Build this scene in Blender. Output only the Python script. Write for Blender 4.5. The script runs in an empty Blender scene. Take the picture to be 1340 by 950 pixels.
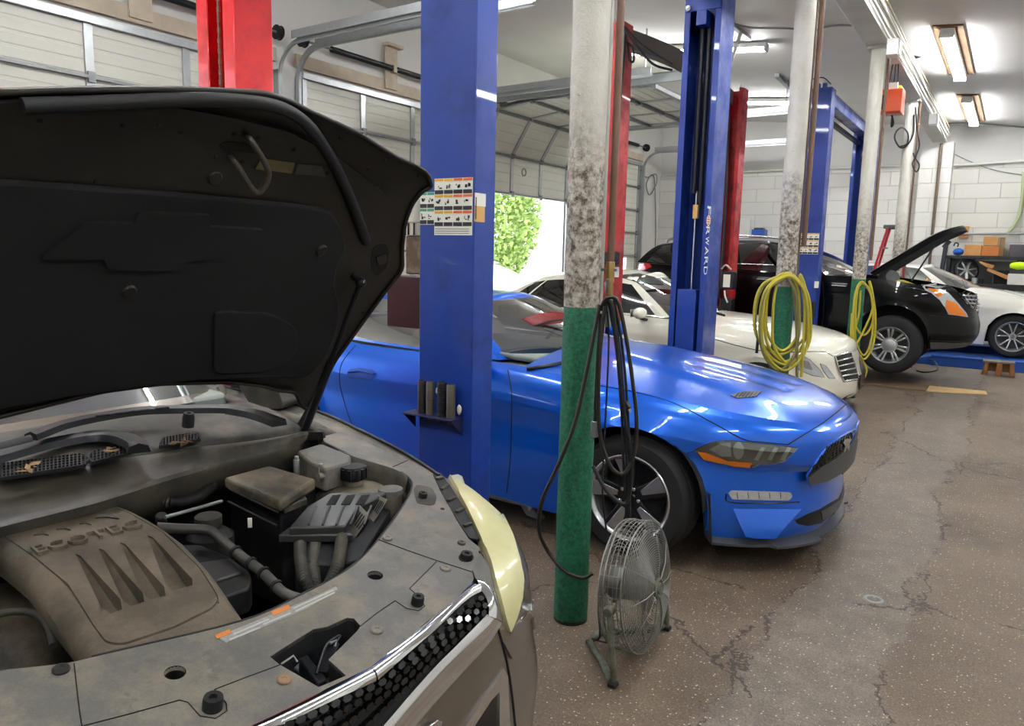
import bpy, bmesh, math, random
from mathutils import Vector, Matrix, Quaternion
from mathutils.bvhtree import BVHTree
from mathutils.geometry import delaunay_2d_cdt
random.seed(7)
SC = bpy.context.scene
COL = SC.collection
PI = math.pi
R = math.radians

# ------------------------------------------------------------------ camera solve (from the vanishing points)
CAM_H = 1.65
FPX = 986.0
_yd = Vector((660, -130, FPX)).normalized()
_dn = Vector((-150, 6715, FPX)).normalized()
_zd = -_dn
_zd = (_zd - _yd * _zd.dot(_yd)).normalized()
_xd = _yd.cross(_zd)
EYE = Vector((0, 0, CAM_H))
def ray(px, py):
    c = Vector((px - 670.0, py - 475.0, FPX))
    return Vector((_xd.dot(c), _yd.dot(c), _zd.dot(c)))
def at(px, py, X=None, Y=None, Z=None):
    """the place in the room, on the plane X=, Y= or Z=, that is seen along one sight line"""
    d = ray(px, py)
    t = X / d.x if X is not None else (Y / d.y if Y is not None else (Z - CAM_H) / d.z)
    return EYE + d * t
def on_plane(px, py, p0, n):
    d = ray(px, py)
    return EYE + d * ((Vector(p0) - EYE).dot(n) / d.dot(n))

# ------------------------------------------------------------------ objects and parts
ROOTLOC = {}
def _rootloc(o):
    while o is not None:
        if o.name in ROOTLOC: return ROOTLOC[o.name]
        o = o.parent
    return Vector((0, 0, 0))
def tag(o, label=None, cat=None, group=None, kind=None):
    if label: o['label'] = label
    if cat: o['category'] = cat
    if group: o['group'] = group
    if kind: o['kind'] = kind
    return o
def thing(name, label, cat, loc=(0, 0, 0), group=None):
    o = bpy.data.objects.new(name, None); COL.objects.link(o)
    o.location = loc; o.empty_display_size = .1
    ROOTLOC[o.name] = Vector(loc)
    return tag(o, label, cat, group)
def copy_tree(o, parent=None):
    c = o.copy(); COL.objects.link(c)
    if parent is not None: c.parent = parent
    for ch in list(o.children): copy_tree(ch, c)
    return c

class MB:
    def __init__(s): s.v = []; s.f = []; s.m = []
    def add(s, vs, fs, mi=0):
        b = len(s.v)
        s.v += [Vector(p) for p in vs]
        s.f += [tuple(i + b for i in f) for f in fs]
        s.m += [mi] * len(fs)
        return s
    def join(s, o, mi=None):
        b = len(s.v); s.v += o.v; s.f += [tuple(i + b for i in f) for f in o.f]
        s.m += o.m if mi is None else [mi] * len(o.f)
        return s
    def box(s, x0, x1, y0, y1, z0, z1, mi=0):
        vs = [(x, y, z) for z in (z0, z1) for y in (y0, y1) for x in (x0, x1)]
        return s.add(vs, [(0, 2, 3, 1), (4, 5, 7, 6), (0, 1, 5, 4), (2, 6, 7, 3), (0, 4, 6, 2), (1, 3, 7, 5)], mi)
    def obox(s, c, ax, ay, az, hx, hy, hz, mi=0):
        c = Vector(c); ax = Vector(ax).normalized() * hx; ay = Vector(ay).normalized() * hy; az = Vector(az).normalized() * hz
        vs = [c + ax * i + ay * j + az * k for k in (-1, 1) for j in (-1, 1) for i in (-1, 1)]
        return s.add(vs, [(0, 2, 3, 1), (4, 5, 7, 6), (0, 1, 5, 4), (2, 6, 7, 3), (0, 4, 6, 2), (1, 3, 7, 5)], mi)
    def bar(s, p0, p1, w, h, up=(0, 0, 1), mi=0):
        p0 = Vector(p0); p1 = Vector(p1); d = (p1 - p0); L = d.length; d.normalize()
        a = d.cross(Vector(up)); a = a.normalized() if a.length > 1e-5 else d.orthogonal().normalized()
        return s.obox((p0 + p1) / 2, d, a, a.cross(d), L / 2, w / 2, h / 2, mi)
    def cyl(s, p0, p1, r0, r1=None, n=16, caps=True, mi=0):
        p0 = Vector(p0); p1 = Vector(p1); r1 = r0 if r1 is None else r1
        d = (p1 - p0).normalized(); a = d.orthogonal().normalized(); b = d.cross(a)
        vs = []
        for p, r in ((p0, r0), (p1, r1)):
            vs += [p + (a * math.cos(2 * PI * i / n) + b * math.sin(2 * PI * i / n)) * r for i in range(n)]
        fs = [(i, (i + 1) % n, n + (i + 1) % n, n + i) for i in range(n)]
        if caps: fs += [tuple(range(n - 1, -1, -1)), tuple(range(n, 2 * n))]
        return s.add(vs, fs, mi)
    def tube(s, pts, r, n=8, closed=False, mi=0, flat=None):
        pts = [Vector(p) for p in pts]; m = len(pts)
        rs = r if isinstance(r, (list, tuple)) else [r] * m
        T = []
        for i in range(m):
            a = pts[(i - 1) % m] if (closed or i) else pts[0]
            b = pts[(i + 1) % m] if (closed or i < m - 1) else pts[-1]
            t = b - a; T.append(t.normalized() if t.length > 1e-9 else Vector((0, 0, 1)))
        N = T[0].orthogonal().normalized(); vs = []
        for i in range(m):
            if i:
                q = T[i - 1].rotation_difference(T[i]); N = (q @ N); N = (N - T[i] * N.dot(T[i])).normalized()
            B = T[i].cross(N)
            for k in range(n):
                a = 2 * PI * k / n
                vs.append(pts[i] + (N * math.cos(a) + B * math.sin(a)) * rs[i])
        fs = []
        for i in range(m if closed else m - 1):
            j = (i + 1) % m
            fs += [(i * n + k, i * n + (k + 1) % n, j * n + (k + 1) % n, j * n + k) for k in range(n)]
        if not closed: fs += [tuple(range(n - 1, -1, -1)), tuple((m - 1) * n + k for k in range(n))]
        return s.add(vs, fs, mi)
    def lathe(s, prof, o, axis, n=32, mi=0, closed=False, a0=0, a1=None):
        """prof: (radius, height along axis)"""
        o = Vector(o); d = Vector(axis).normalized(); a = d.orthogonal().normalized()
        if abs(d.z) < .9: a = (Vector((0, 0, 1)) - d * d.z).normalized()
        b = d.cross(a); full = a1 is None; a1 = a0 + 2 * PI if full else a1
        k = n if full else n + 1; m = len(prof); vs = []
        for i in range(k):
            t = a0 + (a1 - a0) * i / n; e = a * math.cos(t) + b * math.sin(t)
            vs += [o + e * r + d * h for r, h in prof]
        fs = []
        for i in range(n):
            j = (i + 1) % k
            for q in range(m - 1 + (1 if closed else 0)):
                q2 = (q + 1) % m
                fs.append((i * m + q, j * m + q, j * m + q2, i * m + q2))
        return s.add(vs, fs, mi)
    def prism(s, poly, vec, mi=0):
        poly = [Vector(p) for p in poly]; n = len(poly); vec = Vector(vec)
        vs = poly + [p + vec for p in poly]
        fs = [tuple(range(n - 1, -1, -1)), tuple(range(n, 2 * n))] + [(i, (i + 1) % n, n + (i + 1) % n, n + i) for i in range(n)]
        return s.add(vs, fs, mi)
    def grid(s, rows, cu=False, cv=False, mi=0):
        m = len(rows); n = len(rows[0]); vs = [p for r in rows for p in r]; fs = []
        for i in range(m if cu else m - 1):
            for j in range(n if cv else n - 1):
                i2 = (i + 1) % m; j2 = (j + 1) % n
                fs.append((i * n + j, i * n + j2, i2 * n + j2, i2 * n + j))
        return s.add(vs, fs, mi)
    def ball(s, c, rx, ry=None, rz=None, n=14, m=8, mi=0):
        ry = rx if ry is None else ry; rz = rx if rz is None else rz; c = Vector(c)
        rows = [[c + Vector((rx * math.sin(PI * i / m) * math.cos(2 * PI * j / n), ry * math.sin(PI * i / m) * math.sin(2 * PI * j / n), rz * math.cos(PI * i / m))) for j in range(n)] for i in range(m + 1)]
        return s.grid(rows, cv=True, mi=mi)
    def build(s, name, mats, parent=None, smooth=None, bevel=0, seg=2, merge=1e-5, solid=0, sub=0, fixn=True):
        if not isinstance(mats, (list, tuple)): mats = [mats]
        rl = _rootloc(parent)
        me = bpy.data.meshes.new(name)
        bm = bmesh.new()
        bv = [bm.verts.new(p - rl) for p in s.v]
        for f, mi in zip(s.f, s.m):
            if len(set(f)) < 3: continue
            try:
                fc = bm.faces.new([bv[i] for i in f]); fc.material_index = mi
            except ValueError: pass
        if merge:
            bmesh.ops.remove_doubles(bm, verts=bm.verts[:], dist=merge)
            bmesh.ops.dissolve_degenerate(bm, edges=bm.edges[:], dist=1e-6)
        if fixn: bmesh.ops.recalc_face_normals(bm, faces=bm.faces[:])
        bm.to_mesh(me); bm.free()
        for m in mats: me.materials.append(m)
        if smooth:
            me.shade_smooth(); me.set_sharp_from_angle(angle=R(smooth))
        o = bpy.data.objects.new(name, me); COL.objects.link(o)
        if parent is not None: o.parent = parent
        if solid:
            md = o.modifiers.new('t', 'SOLIDIFY'); md.thickness = abs(solid); md.offset = -1 if solid > 0 else 1
        if bevel:
            md = o.modifiers.new('b', 'BEVEL'); md.width = bevel; md.segments = seg; md.limit_method = 'ANGLE'; md.angle_limit = R(32)
            md.harden_normals = False
            if not smooth: me.shade_smooth(); me.set_sharp_from_angle(angle=R(35))
        if sub:
            md = o.modifiers.new('s', 'SUBSURF'); md.levels = sub; md.render_levels = sub
        return o
def struct(name, mb, mats, **k):
    o = mb.build(name, mats, **k); o['kind'] = 'structure'; return o

# ------------------------------------------------------------------ curves / interpolation
def cr(pts, n=8, closed=False):
    """Catmull-Rom through pts"""
    pts = [Vector(p) for p in pts]; m = len(pts); out = []
    for i in range(m if closed else m - 1):
        p1, p2 = pts[i], pts[(i + 1) % m]
        p0 = pts[i - 1] if (closed or i) else p1 * 2 - p2
        p3 = pts[(i + 2) % m] if (closed or i < m - 2) else p2 * 2 - p1
        for k in range(n):
            t = k / n
            out.append(.5 * ((2 * p1) + (p2 - p0) * t + (2 * p0 - 5 * p1 + 4 * p2 - p3) * t * t + (3 * p1 - p0 - 3 * p2 + p3) * t ** 3))
    if not closed: out.append(pts[-1])
    return out
def pch(keys):
    """monotone cubic through (x, y) keys -> function"""
    keys = sorted(keys); xs = [k[0] for k in keys]; ys = [k[1] for k in keys]; n = len(xs)
    d = [(ys[i + 1] - ys[i]) / (xs[i + 1] - xs[i]) for i in range(n - 1)]
    if n == 1: return lambda x: ys[0]
    m = [d[0]] + [0 if d[i - 1] * d[i] <= 0 else 2 * d[i - 1] * d[i] / (d[i - 1] + d[i]) for i in range(1, n - 1)] + [d[-1]]
    def f(x):
        if x <= xs[0]: return ys[0]
        if x >= xs[-1]: return ys[-1]
        i = 0
        while x > xs[i + 1]: i += 1
        h = xs[i + 1] - xs[i]; t = (x - xs[i]) / h
        return ys[i] * (1 + 2 * t) * (1 - t) ** 2 + m[i] * h * t * (1 - t) ** 2 + ys[i + 1] * t * t * (3 - 2 * t) + m[i + 1] * h * t * t * (t - 1)
    return f
def rpoly(poly, r, n=4):
    """round the corners of a polygon of 2D/3D points; r a number or one per corner"""
    poly = [Vector(p) for p in poly]; m = len(poly); out = []
    rs = r if isinstance(r, (list, tuple)) else [r] * m
    for i in range(m):
        p = poly[i]; a = poly[i - 1] - p; b = poly[(i + 1) % m] - p
        q = min(rs[i], a.length * .45, b.length * .45)
        if q <= 1e-6: out.append(p); continue
        p0 = p + a.normalized() * q; p1 = p + b.normalized() * q
        for k in range(n + 1):
            t = k / n; out.append(p0 * (1 - t) ** 2 + p * 2 * t * (1 - t) + p1 * t * t)
    return out
def cdt(poly, step, holes=()):
    """triangulated 2D polygon with inner points; returns points, triangles, boundary loop"""
    pts = []; edges = []
    def loop(pl):
        b = len(pts); L = []
        for i in range(len(pl)):
            a = Vector(pl[i]); c = Vector(pl[(i + 1) % len(pl)]); k = max(1, int((c - a).length / step + .5))
            for j in range(k): L.append(a.lerp(c, j / k))
        pts.extend(L); edges.extend((b + i, b + (i + 1) % len(L)) for i in range(len(L)))
        return L
    L0 = loop(poly); HL = [loop(h) for h in holes]
    nb = len(pts)
    def inside(p, pl):
        c = False
        for i in range(len(pl)):
            a = pl[i]; b = pl[i - 1]
            if (a[1] > p[1]) != (b[1] > p[1]) and p[0] < (b[0] - a[0]) * (p[1] - a[1]) / (b[1] - a[1]) + a[0]: c = not c
        return c
    x0 = min(p.x for p in L0); x1 = max(p.x for p in L0); y0 = min(p.y for p in L0); y1 = max(p.y for p in L0)
    bnd = list(pts)
    y = y0 + step * .5; k = 0
    while y < y1:
        x = x0 + step * (.5 if k % 2 else .25)
        while x < x1:
            p = Vector((x, y))
            if inside(p, L0) and not any(inside(p, h) for h in HL) and all((p - b).length_squared > (step * .45) ** 2 for b in bnd): pts.append(p)
            x += step
        y += step; k += 1
    vs, es, fs, ov, oe, of = delaunay_2d_cdt([Vector((p.x, p.y)) for p in pts], edges, [], 0, 1e-7)
    fs = [f for f in fs if (lambda c: inside(c, L0) and not any(inside(c, h) for h in HL))(sum((vs[i] for i in f), Vector((0, 0))) / len(f))]
    return vs, fs

# ------------------------------------------------------------------ materials
def hexc(h, a=1):
    h = h.lstrip('#'); c = [int(h[i:i + 2], 16) / 255 for i in (0, 2, 4)]
    return tuple((x / 12.92 if x <= .04045 else ((x + .055) / 1.055) ** 2.4) for x in c) + (a,)
MATS = {}
class NT:
    def __init__(s, name):
        s.m = bpy.data.materials.new(name); s.m.use_nodes = True; s.t = s.m.node_tree; s.t.nodes.clear()
        s.out = s.t.nodes.new('ShaderNodeOutputMaterial')
    def n(s, typ, **k):
        nd = s.t.nodes.new('ShaderNode' + typ)
        for a, b in k.items():
            if a == 'i':
                for q, v in b.items():
                    if isinstance(v, bpy.types.NodeSocket): s.t.links.new(v, nd.inputs[q])
                    else: nd.inputs[q].default_value = v
            else: setattr(nd, a, b)
        return nd
    def link(s, a, b): s.t.links.new(a, b)
    def math(s, op, a, b=None, c=None, clamp=False):
        nd = s.t.nodes.new('ShaderNodeMath'); nd.operation = op; nd.use_clamp = clamp
        for i, v in enumerate((a, b, c)):
            if v is None: continue
            if isinstance(v, bpy.types.NodeSocket): s.link(v, nd.inputs[i])
            else: nd.inputs[i].default_value = v
        return nd.outputs[0]
    def mix(s, f, a, b, mode='MIX'):
        nd = s.t.nodes.new('ShaderNodeMix'); nd.data_type = 'RGBA'; nd.blend_type = mode
        for q, v in ((0, f), (6, a), (7, b)):
            if isinstance(v, bpy.types.NodeSocket): s.link(v, nd.inputs[q])
            else: nd.inputs[q].default_value = v
        return nd.outputs[2]
    def ramp(s, f, stops, interp='LINEAR'):
        nd = s.t.nodes.new('ShaderNodeValToRGB'); cr_ = nd.color_ramp; cr_.interpolation = interp
        while len(cr_.elements) < len(stops): cr_.elements.new(.5)
        for e, (p, c) in zip(cr_.elements, stops):
            e.position = p; e.color = c if isinstance(c, tuple) else (c, c, c, 1)
        s.link(f, nd.inputs[0]); return nd.outputs[0]
    def noise(s, scale, detail=3, rough=.55, vec=None, dist=0):
        nd = s.n('TexNoise', i={'Scale': scale, 'Detail': detail, 'Roughness': rough, 'Distortion': dist})
        s.link(vec if vec is not None else s.co(), nd.inputs['Vector']); return nd.outputs['Fac']
    def co(s):
        if not hasattr(s, '_g'): s._g = s.n('NewGeometry').outputs['Position']
        return s._g
    def obj(s):
        if not hasattr(s, '_o'): s._o = s.n('TexCoord').outputs['Object']
        return s._o
    def xyz(s, vec=None):
        nd = s.n('SeparateXYZ'); s.link(vec if vec is not None else s.co(), nd.inputs[0]); return nd.outputs
    def bump(s, h, strength=.3, dist=.01, normal=None):
        nd = s.n('Bump', i={'Strength': strength, 'Distance': dist, 'Height': h})
        if normal is not None: s.link(normal, nd.inputs['Normal'])
        return nd.outputs[0]
    def bsdf(s, color, rough=.5, metal=0., normal=None, coat=0., spec=.5, trans=0., ior=1.45, emis=None, estr=0., alpha=None, coatr=.03):
        nd = s.n('BsdfPrincipled', i={'Base Color': color, 'Roughness': rough, 'Metallic': metal, 'Coat Weight': coat, 'Coat Roughness': coatr,
                 'Specular IOR Level': spec, 'Transmission Weight': trans, 'IOR': ior})
        if normal is not None: s.link(normal, nd.inputs['Normal'])
        if emis is not None: nd.inputs['Emission Color'].default_value = emis; nd.inputs['Emission Strength'].default_value = estr
        s.link(nd.outputs[0], s.out.inputs['Surface']); return s.m
def M(name, col, rough=.5, metal=0., coat=0., spec=.5, var=0., vscale=6., bump=0., bscale=40., dirt=None, dcov=.5, dscale=3., emis=None, estr=0.):
    """solid procedural material: colour variation, bump, and a second 'dirt' colour in worn patches"""
    if name in MATS: return MATS[name]
    t = NT(name); c = hexc(col) if isinstance(col, str) else col
    nz = t.noise(vscale, 4)
    k = t.mix(1.0, c, t.ramp(nz, [(.25, 1 - var), (.75, 1 + var)]), 'MULTIPLY') if var else c
    rg = rough
    if dirt:
        d = t.noise(dscale, 6, .65)
        f = t.ramp(d, [(max(0, .62 - dcov * .5 - .1), 0.), (min(1, .62 - dcov * .5 + .12), 1.)])
        k = t.mix(f, k, hexc(dirt)); rg = t.math('ADD', t.math('MULTIPLY', f, .3), rough, clamp=True)
    nm = None
    if bump: nm = t.bump(t.noise(bscale, 4), bump, .004)
    m = t.bsdf(k if not isinstance(k, tuple) else k, rg, metal, nm, coat, spec, emis=emis, estr=estr)
    if var == 0 and not dirt and not bump:   # keep every material procedural: a trace of roughness variation
        b = [n for n in t.t.nodes if n.type == 'BSDF_PRINCIPLED'][0]
        t.link(t.ramp(nz, [(0., max(0, rough - .03)), (1., min(1, rough + .03))]), b.inputs['Roughness'])
    MATS[name] = m; return m
def glass(name, tint='#dfe8e4', dens=.25, rough=.02):
    """thin window glass: see-through with a mirror sheen"""
    if name in MATS: return MATS[name]
    t = NT(name)
    tr = t.n('BsdfTransparent', i={'Color': hexc(tint)})
    gl = t.n('BsdfGlossy', i={'Color': (1, 1, 1, 1), 'Roughness': rough})
    fr = t.n('Fresnel', i={'IOR': 1.5})
    f = t.math('ADD', t.math('MULTIPLY', fr.outputs[0], .95), dens * .2, clamp=True)
    mx = t.n('MixShader'); t.link(f, mx.inputs[0]); t.link(tr.outputs[0], mx.inputs[1]); t.link(gl.outputs[0], mx.inputs[2])
    t.link(mx.outputs[0], t.out.inputs['Surface'])
    MATS[name] = t.m; return t.m
# ================================================================== materials shared by the place
GALV = M('galvanised_steel', '#b4b8b8', .38, .75, var=.08, vscale=14)
GALVD = M('dull_steel', '#8d908f', .45, .7, var=.12, vscale=9)
RUBBER = M('black_rubber', '#16171a', .55, var=.1)
BLACKM = M('black_metal', '#1b1c20', .4, .3, var=.1)
DARK = M('dark_void_plastic', '#0b0b0d', .8)
CHROME = M('chrome', '#e6e8ea', .08, 1.)
BRASS = M('aged_brass', '#a98c58', .4, .8, var=.15, vscale=30)
CARD = M('cardboard', '#b9854f', .85, var=.12, vscale=8, bump=.1)
CARDP = M('pale_cardboard', '#c9a877', .85, var=.1, vscale=5, bump=.1)
WHITEP = M('white_plastic', '#e4e4df', .4, var=.03)
TUBEL = M('lit_tube', '#ffffff', .5, emis=(.96, .98, 1, 1), estr=40.)
WOODW = M('grey_white_timber', '#c9bca6', .8, var=.15, vscale=5, bump=.2)

def m_floor():
    t = NT('worn_asphalt_floor'); p = t.co(); x = t.xyz(p)
    wob = t.math('MULTIPLY', t.math('SUBTRACT', t.noise(1.1, 6, .7), .5), .55)
    xx = t.math('ADD', x[0], wob)
    # concrete trench patch between two long cracks
    a = t.math('SUBTRACT', xx, -.78); b = t.math('SUBTRACT', xx, -.26)
    ina = t.math('MULTIPLY_ADD', a, 14., .5, clamp=True); inb = t.math('MULTIPLY_ADD', b, -14., .5, clamp=True)
    strip = t.math('MULTIPLY', ina, inb)
    big = t.noise(.8, 5, .6); mid = t.noise(7, 5, .7); fine = t.noise(95, 4, .8)
    brown = t.ramp(big, [(.3, hexc('#4d4135')), (.52, hexc('#6b5c4d')), (.72, hexc('#7a6c5e'))])
    grey = t.ramp(mid, [(.3, hexc('#6c655c')), (.7, hexc('#807970'))])
    c = t.mix(t.math('MULTIPLY', strip, .6), brown, grey)
    c = t.mix(t.ramp(mid, [(.35, .35), (.6, 0.)]), c, hexc('#3c332b'))
    c = t.mix(1., c, t.ramp(fine, [(.3, .5), (.7, 1.42)]), 'MULTIPLY')
    # pale aggregate chips
    v = t.n('TexVoronoi', i={'Scale': 62., 'Randomness': 1.}); t.link(p, v.inputs['Vector'])
    chip = t.math('MULTIPLY', t.math('LESS_THAN', v.outputs['Distance'], .22), t.math('GREATER_THAN', t.xyz(v.outputs['Color'])[0], .74))
    c = t.mix(t.math('MULTIPLY', chip, .7), c, hexc('#cbbfa6'))
    v2 = t.n('TexVoronoi', i={'Scale': 130., 'Randomness': 1.}); t.link(p, v2.inputs['Vector'])
    chip2 = t.math('MULTIPLY', t.math('LESS_THAN', v2.outputs['Distance'], .25), t.math('GREATER_THAN', t.xyz(v2.outputs['Color'])[0], .78))
    c = t.mix(t.math('MULTIPLY', chip2, .5), c, hexc('#b7ab98'))
    # cracks
    jag = t.math('MULTIPLY', t.math('SUBTRACT', t.noise(9, 6, .75), .5), .22)
    ck = None
    for e in (a, b):
        d = t.math('ABSOLUTE', t.math('ADD', e, jag))
        w = t.math('MULTIPLY', t.ramp(t.noise(2.3, 2), [(.4, 0.15), (.6, 1.)]), .011)
        k = t.math('LESS_THAN', d, w)
        ck = k if ck is None else t.math('MAXIMUM', ck, k)
    wv = t.n('TexVoronoi', feature='DISTANCE_TO_EDGE', i={'Scale': .42})
    dv = t.n('VectorMath', operation='ADD'); t.link(p, dv.inputs[0])
    nv = t.n('TexNoise', i={'Scale': 3., 'Detail': 5., 'Roughness': .7}); t.link(p, nv.inputs['Vector'])
    sc = t.n('VectorMath', operation='SCALE', i={'Scale': .35}); t.link(nv.outputs['Color'], sc.inputs[0]); t.link(sc.outputs[0], dv.inputs[1]); t.link(dv.outputs[0], wv.inputs['Vector'])
    k2 = t.math('MULTIPLY', t.math('LESS_THAN', wv.outputs['Distance'], .0032), t.math('GREATER_THAN', t.noise(.9, 2), .5))
    ck = t.math('MAXIMUM', ck, k2)
    c = t.mix(t.math('MULTIPLY', ck, .8), c, hexc('#2a221d'))
    # oil stains
    st = t.ramp(t.noise(.55, 4, .6), [(.58, 0.), (.7, .5)])
    c = t.mix(st, c, hexc('#3b3029'))
    h = t.math('SUBTRACT', t.math('ADD', t.math('MULTIPLY', fine, .5), t.math('MULTIPLY', mid, .8)), t.math('MULTIPLY', ck, 2.))
    rg = t.ramp(mid, [(.3, .5), (.7, .72)])
    return t.bsdf(c, rg, 0, t.bump(h, .35, .006), spec=.4)
def m_block(axis):
    """painted block wall below the pipe line, plaster above"""
    t = NT('painted_block_wall_' + axis); x = t.xyz()
    cv = t.n('CombineXYZ'); t.link(x[0] if axis == 'x' else x[1], cv.inputs[0]); t.link(x[2], cv.inputs[1])
    br = t.n('TexBrick', offset=.5, i={'Scale': 1., 'Mortar Size': .008, 'Mortar Smooth': .4, 'Brick Width': .81, 'Row Height': .295,
             'Color1': hexc('#d9d7d0'), 'Color2': hexc('#cfcdc6'), 'Mortar': hexc('#b6b2a8')})
    t.link(cv.outputs[0], br.inputs['Vector'])
    low = t.math('LESS_THAN', x[2], 3.64)
    n1 = t.noise(5, 6, .7)
    pl = t.ramp(t.noise(.7, 3), [(.3, hexc('#c9c8c4')), (.7, hexc('#d8d7d2'))])
    c = t.mix(low, pl, br.outputs['Color'])
    c = t.mix(t.math('MULTIPLY', t.ramp(n1, [(.62, 0.), (.75, .5)]), low), c, hexc('#a39d90'))
    h = t.math('ADD', t.math('MULTIPLY', t.math('MULTIPLY', br.outputs['Fac'], -1.), low), t.math('MULTIPLY', n1, .35))
    return t.bsdf(c, .55, 0, t.bump(h, .6, .02))
CEILM = M('white_ceiling_paint', '#e4e3df', .7, var=.05, vscale=1.2, bump=.12, bscale=9)
DOORW = M('white_door_steel', '#dcdccf', .4, var=.03, vscale=2)
PLAST = M('white_plaster', '#dbdad4', .65, var=.04, vscale=1.5, bump=.1, bscale=12)

WX = -7.7; YB = 18.3; XR = 5.2; YF = -5.5
def zc(x): return 5.0 - .09 * (x - WX)

# floor, walls, ceiling
struct('floor', MB().box(WX - .25, XR + .2, YF - .2, YB + .2, -.25, 0), m_floor())
mb = MB()
doors = [(-0.6, 2.55), (3.0, 6.22), (6.72, 9.9), (10.42, 13.45), (13.95, 17.0)]
ztop = 3.7
def wl(y0, y1, z0, z1): mb.box(WX - .25, WX, y0, y1, z0, z1)
prev = YF
for y0, y1 in doors:
    wl(prev, y0, 0, 5.3); wl(y0, y1, ztop, 5.3); prev = y1
wl(prev, YB, 0, 5.3)
struct('wall_left', mb, PLAST)
struct('wall_back', MB().box(WX - .25, XR + .2, YB, YB + .25, 0, 5.3), m_block('x'))
struct('wall_right', MB().box(XR, XR + .2, YF, YB, 0, 5.3), m_block('y'))
struct('wall_front', MB().box(WX - .25, XR + .2, YF - .2, YF, 0, 5.3), PLAST)
mb = MB()
a = [(WX - .25, zc(WX) ), (XR + .2, zc(XR))]
mb.prism([(WX - .3, YF - .2, zc(WX - .3)), (XR + .2, YF - .2, zc(XR + .2)), (XR + .2, YB + .25, zc(XR + .2)), (WX - .3, YB + .25, zc(WX - .3))], (0, 0, .35))
struct('ceiling', mb, CEILM)

# pilaster on the back wall under the beam
mb = MB().box(-1.86, -1.28, 17.93, YB + .02, 0, 4.05)
o = struct('trim_1', mb, m_block('x'))
# vertical drop pipe on the pilaster
o = MB().cyl((-1.5, 17.89, .0), (-1.5, 17.89, 4.02), .028, n=10).build('drop_pipe', M('rusty_pipe', '#6b5a4c', .6, .3, var=.2, vscale=10), smooth=40)
tag(o, 'thin dark vertical pipe running down the white block pilaster', 'pipe')
# horizontal service pipe on the back wall
mb = MB().cyl((-7.6, YB - .06, 3.66), (-2.0, YB - .06, 3.66), .028, n=10)
tag(mb.build('wall_pipe', M('white_painted_pipe', '#cfcec8', .5), smooth=40), 'long white horizontal pipe along the back wall above the black vehicle', 'pipe')
mb = MB().cyl((-1.27, YB - .06, 3.62), (1.5, YB - .06, 3.70), .03, n=10)
tag(mb.build('wall_pipe', M('white_painted_pipe', '#cfcec8', .5), smooth=40), 'grey horizontal pipe on the back wall to one side of the pilaster', 'pipe')

# overhead steel beam on the columns
BX = -1.541
mb = MB()
z0 = 4.05
mb.box(BX - .12, BX + .12, YF, 18.28, z0, z0 + .02).box(BX - .12, BX + .12, YF, 18.28, z0 + .28, z0 + .30).box(BX - .012, BX + .012, YF, 18.28, z0 + .02, z0 + .28)
mb.box(BX - .13, BX - .02, YF, 18.28, z0 + .01, zc(BX - .1) - .01)
struct('beam', mb, M('white_beam_paint', '#cbc9c2', .55, var=.08, vscale=4), bevel=.004)
# cables tied along the beam
wires = [('#e3e2dc', .011), ('#cfcfc9', .009), ('#b9b4a8', .008), ('#d8d4c6', .012), ('#2a2a2c', .007), ('#c7b28d', .008)]
labs = ['thick white cable along the edge of the ceiling beam', 'thin grey-white cable looping along the ceiling beam', 'thin tan-grey cable along the ceiling beam', 'cream conduit cable on the ceiling beam', 'black wire running along the ceiling beam', 'tan cord running along the ceiling beam']
for k, (cl, r) in enumerate(wires):
    pts = []; y = 6.5
    while y < 18.2:
        pts.append((BX + .137 + .027 * (k % 2), y, z0 + .025 + .043 * k + .014 * math.sin(y * 1.7 + k * 2.1)))
        y += random.uniform(.35, .6)
    tag(MB().tube(cr(pts, 5), r, 6).build('cable', M('cable_' + cl, cl, .5), smooth=60), labs[k], 'cable')
for y, dz, lab in ((9.55, .12, 'white junction box on the beam above the orange reel'), (14.4, .1, 'small white junction box far along the ceiling beam')):
    t_ = thing('junction_box', lab, 'electrical box', (BX + .2, y, z0 + dz - .2))
    MB().box(BX + .122, BX + .24, y - .09, y + .09, z0 + dz - .29, z0 + dz - .12).build('body', WHITEP, t_, bevel=.008)
    MB().box(BX + .24, BX + .25, y - .08, y + .08, z0 + dz - .28, z0 + dz - .13).build('cover_plate', GALVD, t_, bevel=.003)

# ------------------------------------------------------------------ roller doors
def door_panel(y0, y1, z0, z1, name, mats):
    """ribbed sectional door seen from the inside: sections with shallow horizontal ribs"""
    pass
def ribbed(mb, y0, y1, pA, pB, nrm, h=.5):
    """one door section from line pA to pB (points in x,z), ribs towards nrm"""
    pA = Vector((pA[0], 0, pA[1])); pB = Vector((pB[0], 0, pB[1])); d = pB - pA; L = d.length; nv = Vector((nrm[0], 0, nrm[1]))
    prof = [(0, 0), (.012, .02)]
    k = 4
    for i in range(k):
        a = .02 + (L - .04) * i / k; b = .02 + (L - .04) * (i + 1) / k
        prof += [(a + .012, .02), (a + .02, .026), (b - .02, .026), (b - .012, .02)]
    prof += [(L - .012, .02), (L, 0)]
    fr = [pA + d.normalized() * s + nv * q for s, q in prof]
    rows = [[p + Vector((0, y, 0)) for p in fr] for y in (y0, y1)]
    mb.grid(rows)
    bk = [pA + Vector((0, y, 0)) - nv * .02 for y in (y0, y1)] + [pB + Vector((0, y, 0)) - nv * .02 for y in (y1, y0)]
    mb.add(bk, [(0, 1, 2, 3)])
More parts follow.
